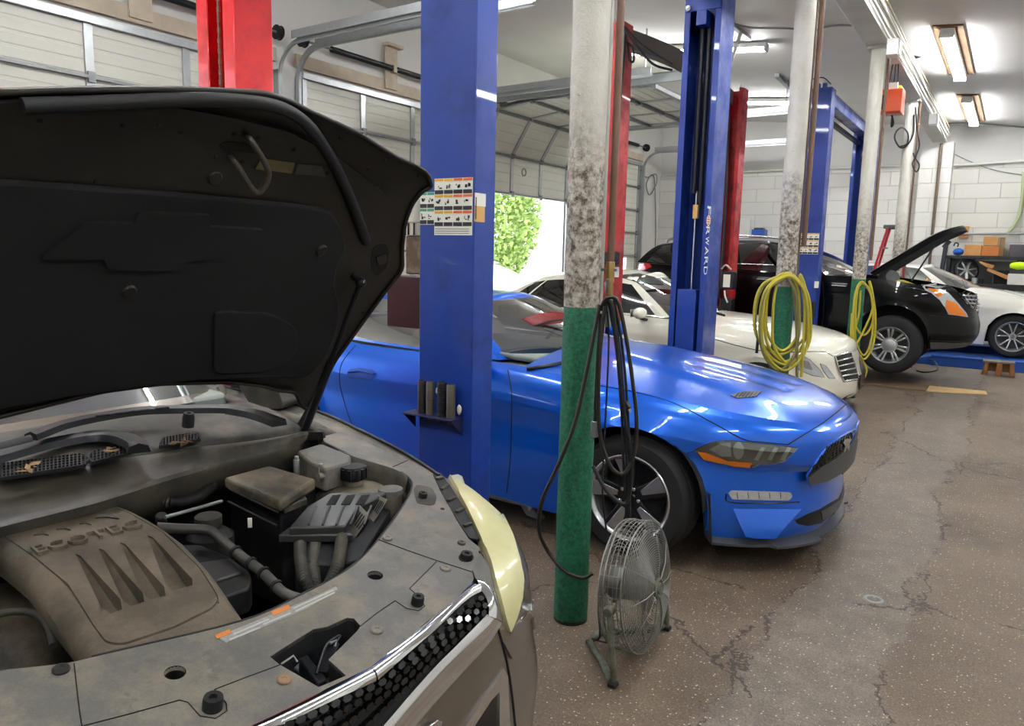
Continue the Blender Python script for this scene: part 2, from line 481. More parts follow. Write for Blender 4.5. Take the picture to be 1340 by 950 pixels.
def rdoor(name, label, y0, y1, path, windows=None, nst=3):
    """path: list of (x, z) break points, one section between each pair; normal towards the room"""
    t_ = thing(name, label, 'garage door', (WX, (y0 + y1) / 2, 0))
    secs = []
    for i in range(len(path) - 1):
        a = Vector(path[i]); b = Vector(path[i + 1]); d = (b - a).normalized(); nv = (d.y, -d.x)
        mb = MB(); ribbed(mb, y0, y1, path[i], path[i + 1], nv)
        s_ = mb.build('door_section', DOORW, t_)
        # stiles and the strut on the section
        mb = MB(); n3 = Vector((nv[0], 0, nv[1])); p0 = Vector((a.x, 0, a.y)); p1 = Vector((b.x, 0, b.y))
        for k in range(nst + 1):
            y = y0 + .05 + (y1 - y0 - .1) * k / nst
            mb.bar(p0 + Vector((0, y, 0)) + n3 * .035, p1 + Vector((0, y, 0)) + n3 * .035, .085 if 0 < k < nst else .06, .02, up=n3)
        mb.build('stile', GALV, s_)
        mb = MB()
        mb.bar(p0 + Vector((0, y0, 0)) + n3 * .05, p0 + Vector((0, y1, 0)) + n3 * .05, .03, .05, up=n3)
        for k in range(nst + 1):
            y = y0 + .05 + (y1 - y0 - .1) * k / nst
            mb.obox(p0 + Vector((0, y, 0)) + n3 * .06, (0, 1, 0), n3, n3.cross(Vector((0, 1, 0))), .035, .015, .05)
        mb.build('strut', GALVD, s_)
        secs.append(s_)
    # top rail of the highest section
    b = Vector(path[-1]); d = (Vector(path[-1]) - Vector(path[-2])).normalized(); n3 = Vector((d.y, 0, -d.x))
    MB().bar(Vector((b.x, y0, b.y)) + n3 * .05, Vector((b.x, y1, b.y)) + n3 * .05, .07, .06, up=n3).build('top_rail', GALV, t_)
    return t_, secs
def vpath(z0, z1, n): return [(WX - .02, z0 + (z1 - z0) * i / n) for i in range(n + 1)]
dlabs = ['white ribbed garage door nearest the raised hood, closed', 'white ribbed garage door closed behind the first red lift post', 'white ribbed garage door closed just behind the stickered blue post',
         'white garage door rolled part-way up, daylight and tree beneath it', 'farthest white ribbed garage door, closed with two small windows']
for i, (y0, y1) in enumerate(doors):
    if i == 0: continue
    if i == 3:
        path = [(WX + .02, 2.68), (WX + .03, 3.36), (WX + .42, 3.98), (WX + 1.1, 4.06), (WX + 1.78, 4.07), (WX + 2.46, 4.08), (WX + 3.14, 4.09)]
    else: path = vpath(.03, 3.78, 7)
    t_, secs = rdoor('garage_door', dlabs[i], y0, y1, path)
    if i == 4:
        for k, (a, b) in enumerate(((.03, .14), (.47, .80))):
            ya = y0 + (y1 - y0) * a; yb = y0 + (y1 - y0) * b
            s_ = secs[2]
            MB().box(WX + .01, WX + .035, ya, yb, 1.27, 1.58).build('window_pane', M('daylit_pane', '#f4f8ff', .3, emis=(1, 1, 1, 1), estr=1.5), s_)
            mb = MB()
            for (p, q) in (((ya - .03, 1.25), (yb + .03, 1.25)), ((ya - .03, 1.6), (yb + .03, 1.6))): mb.box(WX + .01, WX + .05, p[0], q[0], p[1] - .02, p[1] + .02)
            for yy in (ya - .02, yb + .02): mb.box(WX + .01, WX + .05, yy - .02, yy + .02, 1.25, 1.6)
            mb.build('window_frame', WHITEP, s_)
    if i == 3:
        MB().lathe([(.05, 0), (.06, .02), (.075, .02), (.075, 0)], (WX + .045, 11.85, 3.1), (1, 0, 0), 20, closed=True).build('lock_ring', GALVD, secs[0], smooth=40)
# timber headers above the doors
for i, (y0, y1) in enumerate(doors[1:], 1):
    mb = MB().box(WX, WX + .05, y0 - .1, y1 + .1, 3.86, 4.02)
    struct('trim_%d' % (i + 1), mb, WOODW, bevel=.004)
# door tracks: vertical, bend and horizontal run
def track(y, xe, zt, lab, side, rb=.38, grp=None):
    t_ = thing('door_track', lab, 'door track', (WX + .08, y, 0))
    pts = [(WX + .08, .02), (WX + .08, zt - rb)]
    for k in range(1, 9):
        a = PI / 2 * k / 8; pts.append((WX + .08 + rb * (1 - math.cos(a)), zt - rb + rb * math.sin(a)))
    pts.append((xe, zt + .03))
    sec = [(-.03, -.02), (.03, -.02), (.03, -.012), (-.022, -.012), (-.022, .02), (-.03, .02)]
    rows = []
    for i, p in enumerate(pts):
        a = Vector(pts[max(0, i - 1)]); b = Vector(pts[min(len(pts) - 1, i + 1)]); d = (b - a).normalized(); nv = Vector((-d.y, d.x))
        rows.append([Vector((p[0] + nv.x * u, y + side * v, p[1] + nv.y * u)) for u, v in sec])
    MB().grid(rows, cv=True).build('track_rail', GALV, t_, smooth=30)
    # angle iron carrying the horizontal run, hangers
    mb = MB(); zz = zt + .06
    mb.bar((WX + .35, y + side * .03, zz), (xe, y + side * .03, zz + .03), .006, .09).bar((WX + .35, y, zz + .045), (xe, y, zz + .075), .06, .006)
    mb.box(WX + .0, WX + .12, y + side * .03, y + side * .04, 0.02, zt - .3)
    mb.build('angle_iron', GALV, t_)
    mb = MB(); mb.bar((xe - .1, y, zt + .05), (xe - .1, y, zc(xe) - .0), .04, .006, up=(1, 0, 0)).build('hanger', GALVD, t_)
    return t_
TZ = 4.06
tk = [(6.32, -3.7, 'galvanised door track curving overhead between the first red post and the stickered blue post', -1), (6.62, -4.2, 'second galvanised track right beside the curved one at the middle garage door', 1),
      (9.98, -4.4, 'galvanised overhead track between the rolled-up door and the closed door before it', -1), (10.34, -4.0, 'galvanised overhead track along the near edge of the rolled-up door', 1),
      (13.53, -3.4, 'galvanised overhead track along the far edge of the rolled-up door', -1), (13.87, -4.3, 'galvanised track at the near side of the farthest door', 1), (17.08, -4.0, 'galvanised track curving above the far side of the farthest door', -1)]
for y, xe, lab, sd in tk: track(y, xe, TZ, lab, sd)
# torsion spring shafts above the doors
for i, (y0, y1) in enumerate(doors[1:], 1):
    lab = ['', 'black torsion spring shaft above the door behind the first red post', 'black torsion spring shaft above the closed middle garage door', 'black torsion spring shaft above the rolled-up door', 'black torsion spring shaft above the farthest garage door'][i]
    zz = 4.17; xx = WX + .13
    t_ = thing('torsion_spring', lab, 'door spring', (xx, (y0 + y1) / 2, zz))
    MB().cyl((xx, y0 - .12, zz), (xx, y1 + .12, zz), .014, n=10).build('shaft', GALVD, t_, smooth=40)
    for s0, s1 in ((y0 + .4, (y0 + y1) / 2 - .05), ((y0 + y1) / 2 + .05, y1 - .4)):
        pr = []; n = 90
        for k in range(n + 1): pr.append((.036 + .004 * (k % 2), (s1 - s0) * k / n))
        MB().lathe(pr, (xx, s0, zz), (0, 1, 0), 12).build('spring_coil', BLACKM, t_, smooth=60)
    for yy in (y0 - .06, y1 + .06):
        MB().lathe([(.015, -.03), (.085, -.03), (.07, -.02), (.07, .02), (.085, .03), (.015, .03)], (xx, yy, zz), (0, 1, 0), 20).build('cable_drum', BLACKM, t_, smooth=40)
    ym = (y0 + y1) / 2
    mb = MB().box(WX + .055, WX + .075, ym - .12, ym + .12, 3.9, 4.5).box(WX + .06, xx + .02, ym - .03, ym + .03, zz - .05, zz + .05).box(WX + .06, WX + .16, ym - .16, ym + .16, 4.46, 4.5)
    mb.build('center_bracket', WOODW, t_)

# ------------------------------------------------------------------ fluorescent lamps
PLY = M('bare_plywood', '#6e5335', .8, var=.2, vscale=6)
def lamp(x, y, L, along, label, board=True, grp='ceiling fluorescent lamps'):
    """two-tube strip lamp under the sloping ceiling"""
    d = Vector((0, 1, 0)) if along == 'y' else Vector((1, 0, -.09)).normalized()
    sd = Vector((1, 0, -.09)).normalized() if along == 'y' else Vector((0, 1, 0))
    up = sd.cross(d); up = up if up.z > 0 else -up
    c = Vector((x, y, zc(x)))
    t_ = thing('fluorescent_lamp', label, 'ceiling lamp', c, grp)
    if board:
        MB().obox(c - up * .012, d, sd, up, L / 2 + .06, .16, .011).build('mounting_board', PLY, t_)
    MB().obox(c - up * .055, d, sd, up, L / 2, .075, .03).build('housing', WHITEP, t_, bevel=.006)
    for s in (-.05, .05):
        MB().cyl(c - up * .105 + sd * s - d * (L / 2 - .03), c - up * .105 + sd * s + d * (L / 2 - .03), .019, n=10).build('tube', TUBEL, t_, smooth=50)
    for e in (-1, 1):
        MB().obox(c - up * .1 + d * e * (L / 2 - .012), d, sd, up, .012, .08, .032).build('end_cap', WHITEP, t_, bevel=.004)
    return t_
for i, yy in enumerate((16.2, 11.85, 7.6)):
    lamp(-.94, yy, 2.6, 'y', ['farthest bright tube lamp on plywood over the aisle', 'middle bright tube lamp on plywood over the aisle', 'tube lamp over the aisle cut by the top of the picture'][i])
for yy in (3.2, -1.4): lamp(-.94, yy, 2.6, 'y', 'tube lamp on the aisle ceiling outside the picture')
lamp(-4.35, 10.95, 2.44, 'x', 'bright tube lamp behind the open-channel blue post', False)
lamp(-4.6, 15.2, 2.44, 'x', 'bright tube lamp beyond the red post and the second column', False)
for x_, y_ in ((-4.4, 5.3), (-4.4, 2.2), (-4.4, -1.8)): lamp(x_, y_, 2.44, 'x', 'unseen tube lamp added over the bays', False)  # unseen lamps, added over the bays to light the room
for y_ in (14.0, 9.0, 4.0, -1.0): lamp(2.6, y_, 2.44, 'y', 'unseen tube lamp added over the far side of the aisle', False)  # unseen row added beyond the aisle for more room light

# ------------------------------------------------------------------ outside the open door
EXTG = M('pale_concrete_yard', '#c8c6c0', .8, var=.08, vscale=2)
o = struct('ground_outside', MB().box(-45, WX - .26, -20, 45, -.3, -.06), EXTG); o.name = 'ground'
LEAF = M('sunlit_leaves', '#93ac5a', .6, var=.45, vscale=2.2)
def tree(x, y, h, r, n, lab, seed):
    random.seed(seed)
    t_ = thing('tree', lab, 'tree', (x, y, -.06))
    MB().tube([(x, y, -.06), (x + .05, y, h * .3), (x - .05, y + .1, h * .7)], [.16, .12, .05], 8).build('trunk', M('bark', '#6b5844', .9, var=.2), t_, smooth=60)
    mb = MB()
    for i in range(n):
        u = random.uniform(-1, 1); a = random.uniform(0, 2 * PI); q = math.sqrt(1 - u * u); k = random.uniform(.5, 1.) ** .5
        p = Vector((x + r * k * q * math.cos(a), y + r * k * q * math.sin(a), h * .5 + h * .5 * k * u))
        e = Vector((random.gauss(0, 1), random.gauss(0, 1), random.gauss(0, .7))).normalized(); f = e.orthogonal().normalized()
        s = random.uniform(.08, .15)
        mb.add([p - e * s, p + f * s * .55, p + e * s, p - f * s * .55], [(0, 1, 2, 3)])
    mb.build('foliage', LEAF, t_, fixn=False, merge=0)
    return t_
tree(-17.6, 24.0, 6.2, 2.5, 12000, 'leafy green tree outside beneath the part-open garage door', 3)
# ================================================================== cars
TIRE = M('tyre_rubber', '#1d1d1e', .75, var=.15, vscale=20)
RIMS = M('silver_alloy', '#c9cbcd', .25, .9, var=.04)
RIMD = M('dark_alloy', '#2a2b2e', .3, .6)
LENS = glass('clear_lens', '#eef2f4', .25)
WGLASS = glass('window_glass', '#cfded6', 1.9)
DGLASS = glass('privacy_glass', '#20242a', .35)
TRIMB = M('black_trim', '#15161a', .45, var=.1)
GLOSSB = M('gloss_black', '#0c0d10', .12, coat=.6)
INTER = M('dark_interior', '#26282b', .7, var=.15)
AMBER = M('amber_lens', '#e8801c', .15, coat=.8)
REDL = M('red_lens', '#c01018', .12, coat=.8)
LAMPIN = M('lamp_reflector', '#c3c8ca', .18, .35, var=.1, vscale=40)
SEAM = M('shut_line', '#08090c', .8)
def carpaint(name, col, metal=.3, rough=.32, coat=1., fl=.06, spec=.5):
    if name in MATS: return MATS[name]
    t = NT(name); c = hexc(col)
    nz = t.noise(900, 1)
    k = t.mix(1., c, t.ramp(nz, [(.3, 1 - fl), (.7, 1 + fl)]), 'MULTIPLY')
    m = t.bsdf(k, rough, metal, None, coat, spec, coatr=.02); MATS[name] = m; return m
PT_BLUE = carpaint('electric_blue_paint', '#0362dc', .42, .28, fl=.02)
PT_WHITE = carpaint('cream_white_paint', '#e9e6d4', .0, .35, fl=.02)
PT_PEARL = carpaint('pearl_white_paint', '#e6e4da', .0, .35, fl=.02)
PT_BLACK = carpaint('black_paint', '#030304', .0, .3, coat=.45, spec=.1)
PT_GREY = carpaint('warm_grey_paint', '#6f675c', .55, .33)

class Car:
    def __init__(s, name, label, cat, loc, sp):
        s.o = Vector(loc); s.sp = sp; s.root = thing(name, label, cat, loc); s.bv = []; s.bf = []
        s.belt = pch(sp['belt']); s.cen = pch(sp['center']); s.sill = pch(sp['sill'])
        s.wf = pch([(r[0], r[3]) for r in sp['rows']]); s.xf = pch([(r[0], r[1]) for r in sp['rows']]); s.xr = pch([(r[0], r[2]) for r in sp['rows']])
        s.side = pch(sp.get('side', [(-5, 1), (2, 1)]))
    def L(s, p): return Vector(p) + s.o
    def keep(s, mb):
        b = len(s.bv); s.bv += mb.v; s.bf += [tuple(i + b for i in f) for f in mb.f]
    def bvh(s): s.tree = BVHTree.FromPolygons(s.bv, s.bf); return s.tree
    def arch(s, x):
        z = -9
        for xw in (0, -s.sp['wb']):
            d = s.sp['ra'] ** 2 - (x - xw) ** 2
            if d > 0: z = max(z, s.sp['wr'] + math.sqrt(d) + s.sp.get('adz', .01))
        return z
    def ring(s, t):
        """half ring at height fraction t: nose centre -> side -> tail centre (local)"""
        sp = s.sp; W = sp['W'] * s.wf(t); out = []
        xc = sp['xc']; a = s.xf(t) - xc; n = sp['nf'] if not isinstance(sp['nf'], list) else pch(sp['nf'])(t); NF = sp.get('NF', 64)
        xs = []
        for k in range(NF + 1):
            th = PI / 2 * k / NF
            xs.append((xc + a * max(0, math.cos(th)) ** (2 / n), W * max(0, math.sin(th)) ** (2 / n)))
        xcr = sp['xcr']; m = int((xc - xcr) / .035)
        xw = -sp['wb']; ex = [xw + sp['ra'] * q for q in (.9999, .999, .98, -.98, -.999, -.9999)] + [xc + (xcr - xc) * k / m for k in range(1, m + 1)]
        for x in sorted((e for e in ex if xcr <= e < xc), reverse=True): xs.append((x, W))
        ar = xcr - s.xr(t); nr = sp['nr']
        for k in range(1, 33):
            th = PI / 2 * k / 32
            xs.append((xcr - ar * max(0, math.sin(th)) ** (2 / nr), W * max(0, math.cos(th)) ** (2 / nr)))
        for x, y in xs:
            zl = s.sill(x); z = zl + t * (s.belt(x) - zl); az = s.arch(x); yy = y * s.side(x)
            if az > z: z = az + t * .0005
            if az > -5 or True:
                for w_ in (0, -sp['wb']):
                    d = math.hypot(x - w_, z - sp['wr']) - sp['ra']
                    if -.01 < d < .07: yy += .014 * (1 - d / .07) ** 2 * min(1, y / (.5 * W))
            f = sp.get('sidefn')
            if f: yy += f(x, t, z) * min(1, y / (.6 * W))
            out.append(Vector((x, yy, z)))
        return out
    def body(s, paint, name='body', ts=None):
        sp = s.sp; ts = ts or sorted(set([i / 30 for i in range(31)] + [r[0] for r in sp['rows']]))
        rings = [s.ring(t) for t in ts]; n = len(rings[0])
        full = []
        for r in rings:
            full.append([s.L(p) for p in r] + [s.L((p.x, -p.y, p.z)) for p in reversed(r[1:-1])])
        mb = MB(); mb.grid(full, cv=True)
        good = []
        for f in mb.f:
            a, b, c, d = [mb.v[i] for i in f]
            ar = (b - a).cross(c - a).length + (c - a).cross(d - a).length
            good.append(ar > 3e-6)
        mb.f = [f for f, g in zip(mb.f, good) if g]; mb.m = [0] * len(mb.f)
        s.top = rings[-1]; s.keep(mb)
        s.body_o = mb.build(name, paint, s.root, smooth=sp.get('sharp', 30), merge=2e-4)
        return s.body_o
    def cap(s, x0, x1, mat, name, dz=0., nv=12, fn=None, crown=1.6, parent=None, smooth=35, keep=True):
        """constant-x surface between the two sides of the top ring"""
        rows = []
        top = s.top; pts = []
        def ins(x):
            for i in range(len(top) - 1):
                a, b = top[i], top[i + 1]
                if (a.x - x) * (b.x - x) <= 0 and a.x != b.x: return a.lerp(b, (x - a.x) / (b.x - a.x))
            return None
        hi = ins(x1); lo = ins(x0)
        if hi is not None and x1 < top[0].x: pts.append(hi)
        pts += [p for p in top if x0 < p.x < x1]
        if lo is not None: pts.append(lo)
        if x1 >= top[0].x and pts[0] is not top[0]: pts.insert(0, top[0])
        for p in pts:
            zc_ = s.cen(p.x); r = []
            for k in range(2 * nv + 1):
                q = 1 - k / nv; y = p.y * q
                w = 1 - abs(q) ** crown if p.y > 1e-4 else 0
                z = p.z + (zc_ - p.z) * w * min(1, p.y / .35) + dz
                if fn: z += fn(p.x, y) * (1 - abs(q) ** 6)
                r.append(s.L((p.x, y, z)))
            rows.append(r)
        mb = MB().grid(rows)
        if keep: s.keep(mb)
        return mb.build(name, mat, parent or s.root, smooth=smooth)
    def greenhouse(s, g, paint, glassm=None, frame=None, roofm=None, sidem=None):
        """g: base/roof half outlines; keys bf (front centre x, z, corner x,y,z), bs/rs side points from A to C, rear likewise"""
        glassm = glassm or WGLASS; sidem = sidem or glassm; frame = frame or paint
        NFf, NS, NR = 12, sorted(set([i / 30 for i in range(31)] + [v for w in g['win'] for v in w])), 12
        def outline(k):
            fc = Vector((g[k + 'f'][0], 0, g[k + 'f'][1])); rc = Vector((g[k + 'r'][0], 0, g[k + 'r'][1]))
            sd = [Vector(p) for p in g[k + 's']]; A, Cc = sd[0], sd[-1]
            out = []
            gs = [i / NFf for i in range(NFf)] + [.94]
            for q in gs:
                out.append((('f', q), Vector((A.x + (fc.x - A.x) * (1 - q ** 2.2), A.y * q, A.z + (fc.z - A.z) * (1 - q ** 2)))))
            n = len(sd)
            fx = pch([(i / (n - 1), p.x) for i, p in enumerate(sd)]); fy = pch([(i / (n - 1), p.y) for i, p in enumerate(sd)]); fz = pch([(i / (n - 1), p.z) for i, p in enumerate(sd)])
            for f in NS: out.append((('s', f), Vector((fx(f), fy(f), fz(f)))))
            for q in [.94] + [1 - i / NR for i in range(1, NR + 1)]:
                out.append((('r', q), Vector((Cc.x + (rc.x - Cc.x) * (1 - q ** 2.2), Cc.y * q, Cc.z + (rc.z - Cc.z) * (1 - q ** 2)))))
            return out
        B = outline('b'); Rf = outline('r'); tv = [0, .04, .08, .25, .45, .65, .82, .92, .96, 1.]
        bul = g.get('bulge', .03)
        pts = []
        for t in tv:
            row = []
            for (kk, b), (_, r) in zip(B, Rf):
                p = b.lerp(r, t); w = 4 * t * (1 - t)
                o_ = Vector((.5 if kk[0] == 'f' else (-.5 if kk[0] == 'r' else 0), (1 if kk[0] == 's' else kk[1]) * .8, .35))
                row.append(p + o_ * bul * w)
            pts.append(row)
        n = len(B); side = {1: [], -1: []}
        parts = {}
        def fkey(i, j):
            k0, k1 = B[j][0], B[j + 1][0]; t0, t1 = tv[i], tv[i + 1]
            if k0[0] == 'f' and k1[0] == 'f' and k1[1] <= .941 and t1 <= .961 and t0 >= .039: return 'windshield'
            if k0[0] == 'r' and k1[0] == 'r' and k0[1] <= .941 and t1 <= .93 and t0 >= .039: return 'rear_window'
            if k0[0] == 's' and k1[0] == 's':
                for w, (a, b) in enumerate(g['win']):
                    if a - 1e-6 <= k0[1] and k1[1] <= b + 1e-6 and t0 >= .039 and t1 <= g.get('wt', .921): return 'side_window%d' % w
            return 'frame'
        for sgn in (1, -1):
            for i in range(len(tv) - 1):
                for j in range(n - 1):
                    k = fkey(i, j); kk = k if k in ('windshield', 'rear_window', 'frame') else k + ('L' if sgn > 0 else 'R')
                    mb = parts.setdefault(kk, MB())
                    q = [pts[i][j], pts[i][j + 1], pts[i + 1][j + 1], pts[i + 1][j]]
                    mb.add([s.L((p.x, p.y * sgn, p.z)) for p in q], [(0, 1, 2, 3)])
        rows = []
        cr_ = g.get('crown', .05)
        for (kk, r) in Rf:
            rows.append([s.L((r.x, r.y * (1 - k / 8), r.z + cr_ * (1 - abs(1 - k / 8) ** 2.2) * min(1, r.y / .3))) for k in range(17)])
        mbr = MB().grid(rows)
        for k, mb in parts.items(): s.keep(mb)
        s.keep(mbr)
        fo_ = parts['frame'].build('pillar_frame', frame, s.root, smooth=30, merge=1e-4)
        mbr.build('roof', roofm or paint, s.root, smooth=40, merge=1e-4)
        for k in sorted(parts):
            if k == 'frame': continue
            nm = 'side_window' if k.startswith('side') else k
            parts[k].build(nm, glassm if nm == 'windshield' else sidem, s.root, smooth=40, merge=1e-4)
        s.gpts = pts; s.gB = B
    def under(s, mat=DARK):
        """floor pan, wheel wells"""
        sp = s.sp; wb = sp['wb']; W = sp['W']; mb = MB()
        zl = s.sill(-wb / 2) + .03
        ra = sp['ra'] + .01; wi = W - .34
        xf = s.xf(.1) - .2; xr = s.xr(.1) + .2
        mb.box(s.o.x - wb + ra, s.o.x - ra, s.o.y - W * .93, s.o.y + W * .93, s.o.z + zl, s.o.z + zl + .03)
        mb.box(s.o.x + xr, s.o.x + xf, s.o.y - wi, s.o.y + wi, s.o.z + zl, s.o.z + zl + .03)
        for xw in (0, -wb):
            for sg in (-1, 1):
                rows = []
                for k in range(17):
                    a = PI * k / 16
                    x = xw + ra * math.cos(a); z = sp['wr'] + ra * math.sin(a)
                    rows.append([s.L((x, sg * wi, zl)), s.L((x, sg * wi, z)), s.L((x, sg * (W - .05), z))])
                mb.grid(rows)
        mb.build('underbody', mat, s.root)
    def wheel(s, xw, sg, style, steer=0.):
        sp = s.sp; r = sp['wr']; w = sp.get('ww', .235); rr = sp['rim']
        c = s.L((xw, sg * (sp['W'] - .03), r + sp.get('wdz', 0))); o_ = Vector((0, sg, 0))
        ci = c - o_ * (w)      # inner plane
        pr = [(rr - .01, .02), (rr + .012, .0), (r * .9, -.005 + .012), (r - .018, .02), (r - .004, .045)]
        for k in range(5):
            a = .05 + (w - .1) * k / 5; b = .05 + (w - .1) * (k + 1) / 5
            pr += [(r, a + .004), (r, b - .008), (r - .009, b - .006), (r - .009, b + .001)]
        pr += [(r - .004, w - .045), (r - .018, w - .018), (r * .9, w + .0), (rr + .02, w + .004), (rr + .004, w - .002), (rr - .004, w - .02)]
        tire = MB().lathe(pr, ci, o_, 48).build('wheel', TIRE, s.root, smooth=40)
        # rim barrel and lip
        lipm = RIMS
        MB().lathe([(rr - .006, .02), (rr - .03, .06), (rr - .035, w - .06), (rr - .012, w - .015), (rr + .001, w - .004), (rr + .006, w + .002), (rr + .001, w + .006), (rr - .012, w - .002), (rr - .022, w - .03)], ci, o_, 48).build('rim', GALVD if style != 'star' else RIMS, tire, smooth=45)
        MB().cyl(ci + o_ * (w * .3), ci + o_ * (w * .34), rr * .68, n=32).cyl(ci + o_ * .02, ci + o_ * .05, rr - .01, n=32).build('brake_disc', M('brake_steel', '#5b5c5e', .45, .8), tire, smooth=40)
        ex = Vector((1, 0, 0)); ez = Vector((0, 0, 1))
        def pol(rad, a, h): return ci + o_ * h + (ex * math.cos(a) + ez * math.sin(a)) * rad
        hub = w - .028
        def spoke(a, r0, r1, w0, w1, h0, h1, dep, mb, skew=0.):
            tq = [pol(r0, a - w0 / r0, h0), pol(r0, a + w0 / r0, h0), pol(r1, a + skew + w1 / r1, h1), pol(r1, a + skew - w1 / r1, h1)]
            mid = .5 * (r0 + r1)
            mb.prism(tq, -o_ * dep)
        if style == 'star':
            md = MB()
            for k in range(5):
                a = PI / 2 + 2 * PI * k / 5 + .15
                spoke(a, .055, rr - .012, .036, .055, hub, w - .012, .03, md)
                mf = MB(); spoke(a + .02, .075, rr - .013, .014, .047, hub + .004, w - .008, .006, mf, .05); mf.build('machined_face', RIMS, tire, bevel=.002)
            md.cyl(ci + o_ * (hub - .03), ci + o_ * (hub + .002), .075, .07, n=28)
            md.build('spokes', RIMD, tire, bevel=.006)
            for k in range(5):
                a = PI / 2 + 2 * PI * (k + .5) / 5 + .15
                MB().cyl(pol(.057, a, hub - .01), pol(.057, a, hub + .02), .0115, n=6).build('lug_nut', CHROME, tire, bevel=.002)
            MB().lathe([(0, .012), (.02, .011), (.031, .004), (.033, 0)], ci + o_ * (hub + .002), o_, 24).build('center_cap', GLOSSB, tire, smooth=40)
        elif style == 'twin':
            mb = MB()
            for k in range(7):
                a = PI / 2 + 2 * PI * k / 7
                for e in (-1, 1): spoke(a + e * .16, .07, rr - .012, .013, .016, hub, w - .012, .028, mb, e * -.03)
            mb.cyl(ci + o_ * (hub - .03), ci + o_ * (hub + .004), .105, .10, n=32)
            mb.build('spokes', RIMS, tire, bevel=.005)
            MB().lathe([(0, .014), (.05, .012), (.078, .004), (.082, 0)], ci + o_ * (hub + .002), o_, 28).build('center_cap', GALV, tire, smooth=40)
        else:
            mb = MB()
            for k in range(5):
                a = PI / 2 + 2 * PI * k / 5
                for e in (-1, 1): spoke(a + e * .10, .05, rr - .012, .011, .012, hub, w - .01, .025, mb, e * .17 + .06)
            mb.cyl(ci + o_ * (hub - .03), ci + o_ * (hub + .003), .06, .055, n=28)
            mb.build('spokes', RIMS, tire, bevel=.004)
            MB().lathe([(0, .012), (.03, .01), (.036, 0)], ci + o_ * (hub + .002), o_, 24).build('center_cap', GALVD, tire, smooth=40)
        return tire
    def wheels(s, style):
        for xw in (0, -s.sp['wb']):
            for sg in (-1, 1): s.wheel(xw, sg, style)
    # ---- outlines laid on the finished body
    def hit(s, px, py):
        d = ray(px, py).normalized(); p, n, i, t = s.tree.ray_cast(EYE, d)
        if p is None:
            return None, None
        if n.dot(d) > 0: n = -n
        return p, n
    def patch(s, poly, mat, name, off=.004, thick=.006, step=6, parent=None, mirror=True, holes=(), smooth=40, round_=0, fn=None):
        poly = [Vector(p) for p in poly]
        if round_: poly = rpoly(poly, round_, 4)
        vs, fs = cdt(poly, step, holes)
        P_ = []; ok = []
        for v in vs:
            p, n = s.hit(v.x, v.y); P_.append((p, n)); ok.append(p is not None)
        if not any(ok): print('PATCH MISSED', name); return None
        bad = 0
        good = [i for i, q in enumerate(ok) if q]
        for i, q in enumerate(ok):
            if not q:
                j = min(good, key=lambda g: (vs[g] - vs[i]).length_squared); got = False
                for k in range(1, 16):
                    w = vs[i].lerp(vs[j], k / 16); pp, nn = s.hit(w.x, w.y)
                    if pp is not None and (pp - P_[j][0]).length < .25: P_[i] = (pp, nn); got = True; break
                if got: continue
                dpt = (P_[j][0] - EYE).dot(P_[j][1]); d = ray(vs[i].x, vs[i].y); den = d.dot(P_[j][1])
                pp = EYE + d * (dpt / den) if abs(den) > 1e-3 and 0 < dpt / den < 1e3 else P_[j][0]
                if (pp - P_[j][0]).length > .1: pp = P_[j][0]
                P_[i] = (pp, P_[j][1]); bad += 1
        if bad: print('patch', name, 'missed', bad, 'of', len(vs))
        top = [p + n * (off + (fn(v) if fn else 0)) for (p, n), v in zip(P_, vs)]; bot = [p - n * thick for p, n in P_]
        cnt = {}
        for f in fs:
            for a, b in zip(f, f[1:] + f[:1]): cnt[(a, b)] = cnt.get((a, b), 0) + 1
        rim = [(a, b) for (a, b) in cnt if (b, a) not in cnt]
        m = len(vs)
        def mk(fl):
            mb = MB(); vv = top + bot
            if fl: vv = [Vector((p.x, 2 * s.o.y - p.y, p.z)) for p in vv]
            mb.add(vv, [tuple(f) for f in fs] + [tuple(reversed([i + m for i in f])) for f in fs] + [(b, a, a + m, b + m) for a, b in rim])
            return mb.build(name, mat, parent or s.root, smooth=smooth)
        o_ = mk(False)
        if mirror: mk(True)
        return o_
    def line(s, pts, r=.003, mat=SEAM, name='shut_line', parent=None, off=.0, curve=True, mirror=True, step=8):
        """a thin strip following the body along a traced line"""
        pts = [Vector((p[0], p[1], 0)) for p in pts]
        q = cr(pts, 6) if curve else pts
        dense = [q[0]]
        for a, b in zip(q, q[1:]):
            k = max(1, int((b - a).length / step + .5))
            dense += [a.lerp(b, j / k) for j in range(1, k + 1)]
        P_ = []
        for v in dense:
            p, n = s.hit(v.x, v.y)
            if p is not None: P_.append(p + n * off)
        if len(P_) < 2: print('LINE MISSED', name); return None
        for fl in ((False, True) if mirror else (False,)):
            o_ = MB().tube([Vector((p.x, 2 * s.o.y - p.y, p.z)) if fl else p for p in P_], r, 6).build(name, mat, parent or s.root, smooth=60)
        return o_
    def mirror_part(s, fn, name, mat, sgs=(-1, 1), **k):
        for sg in sgs: fn(sg).build(name, mat, s.root, **k)
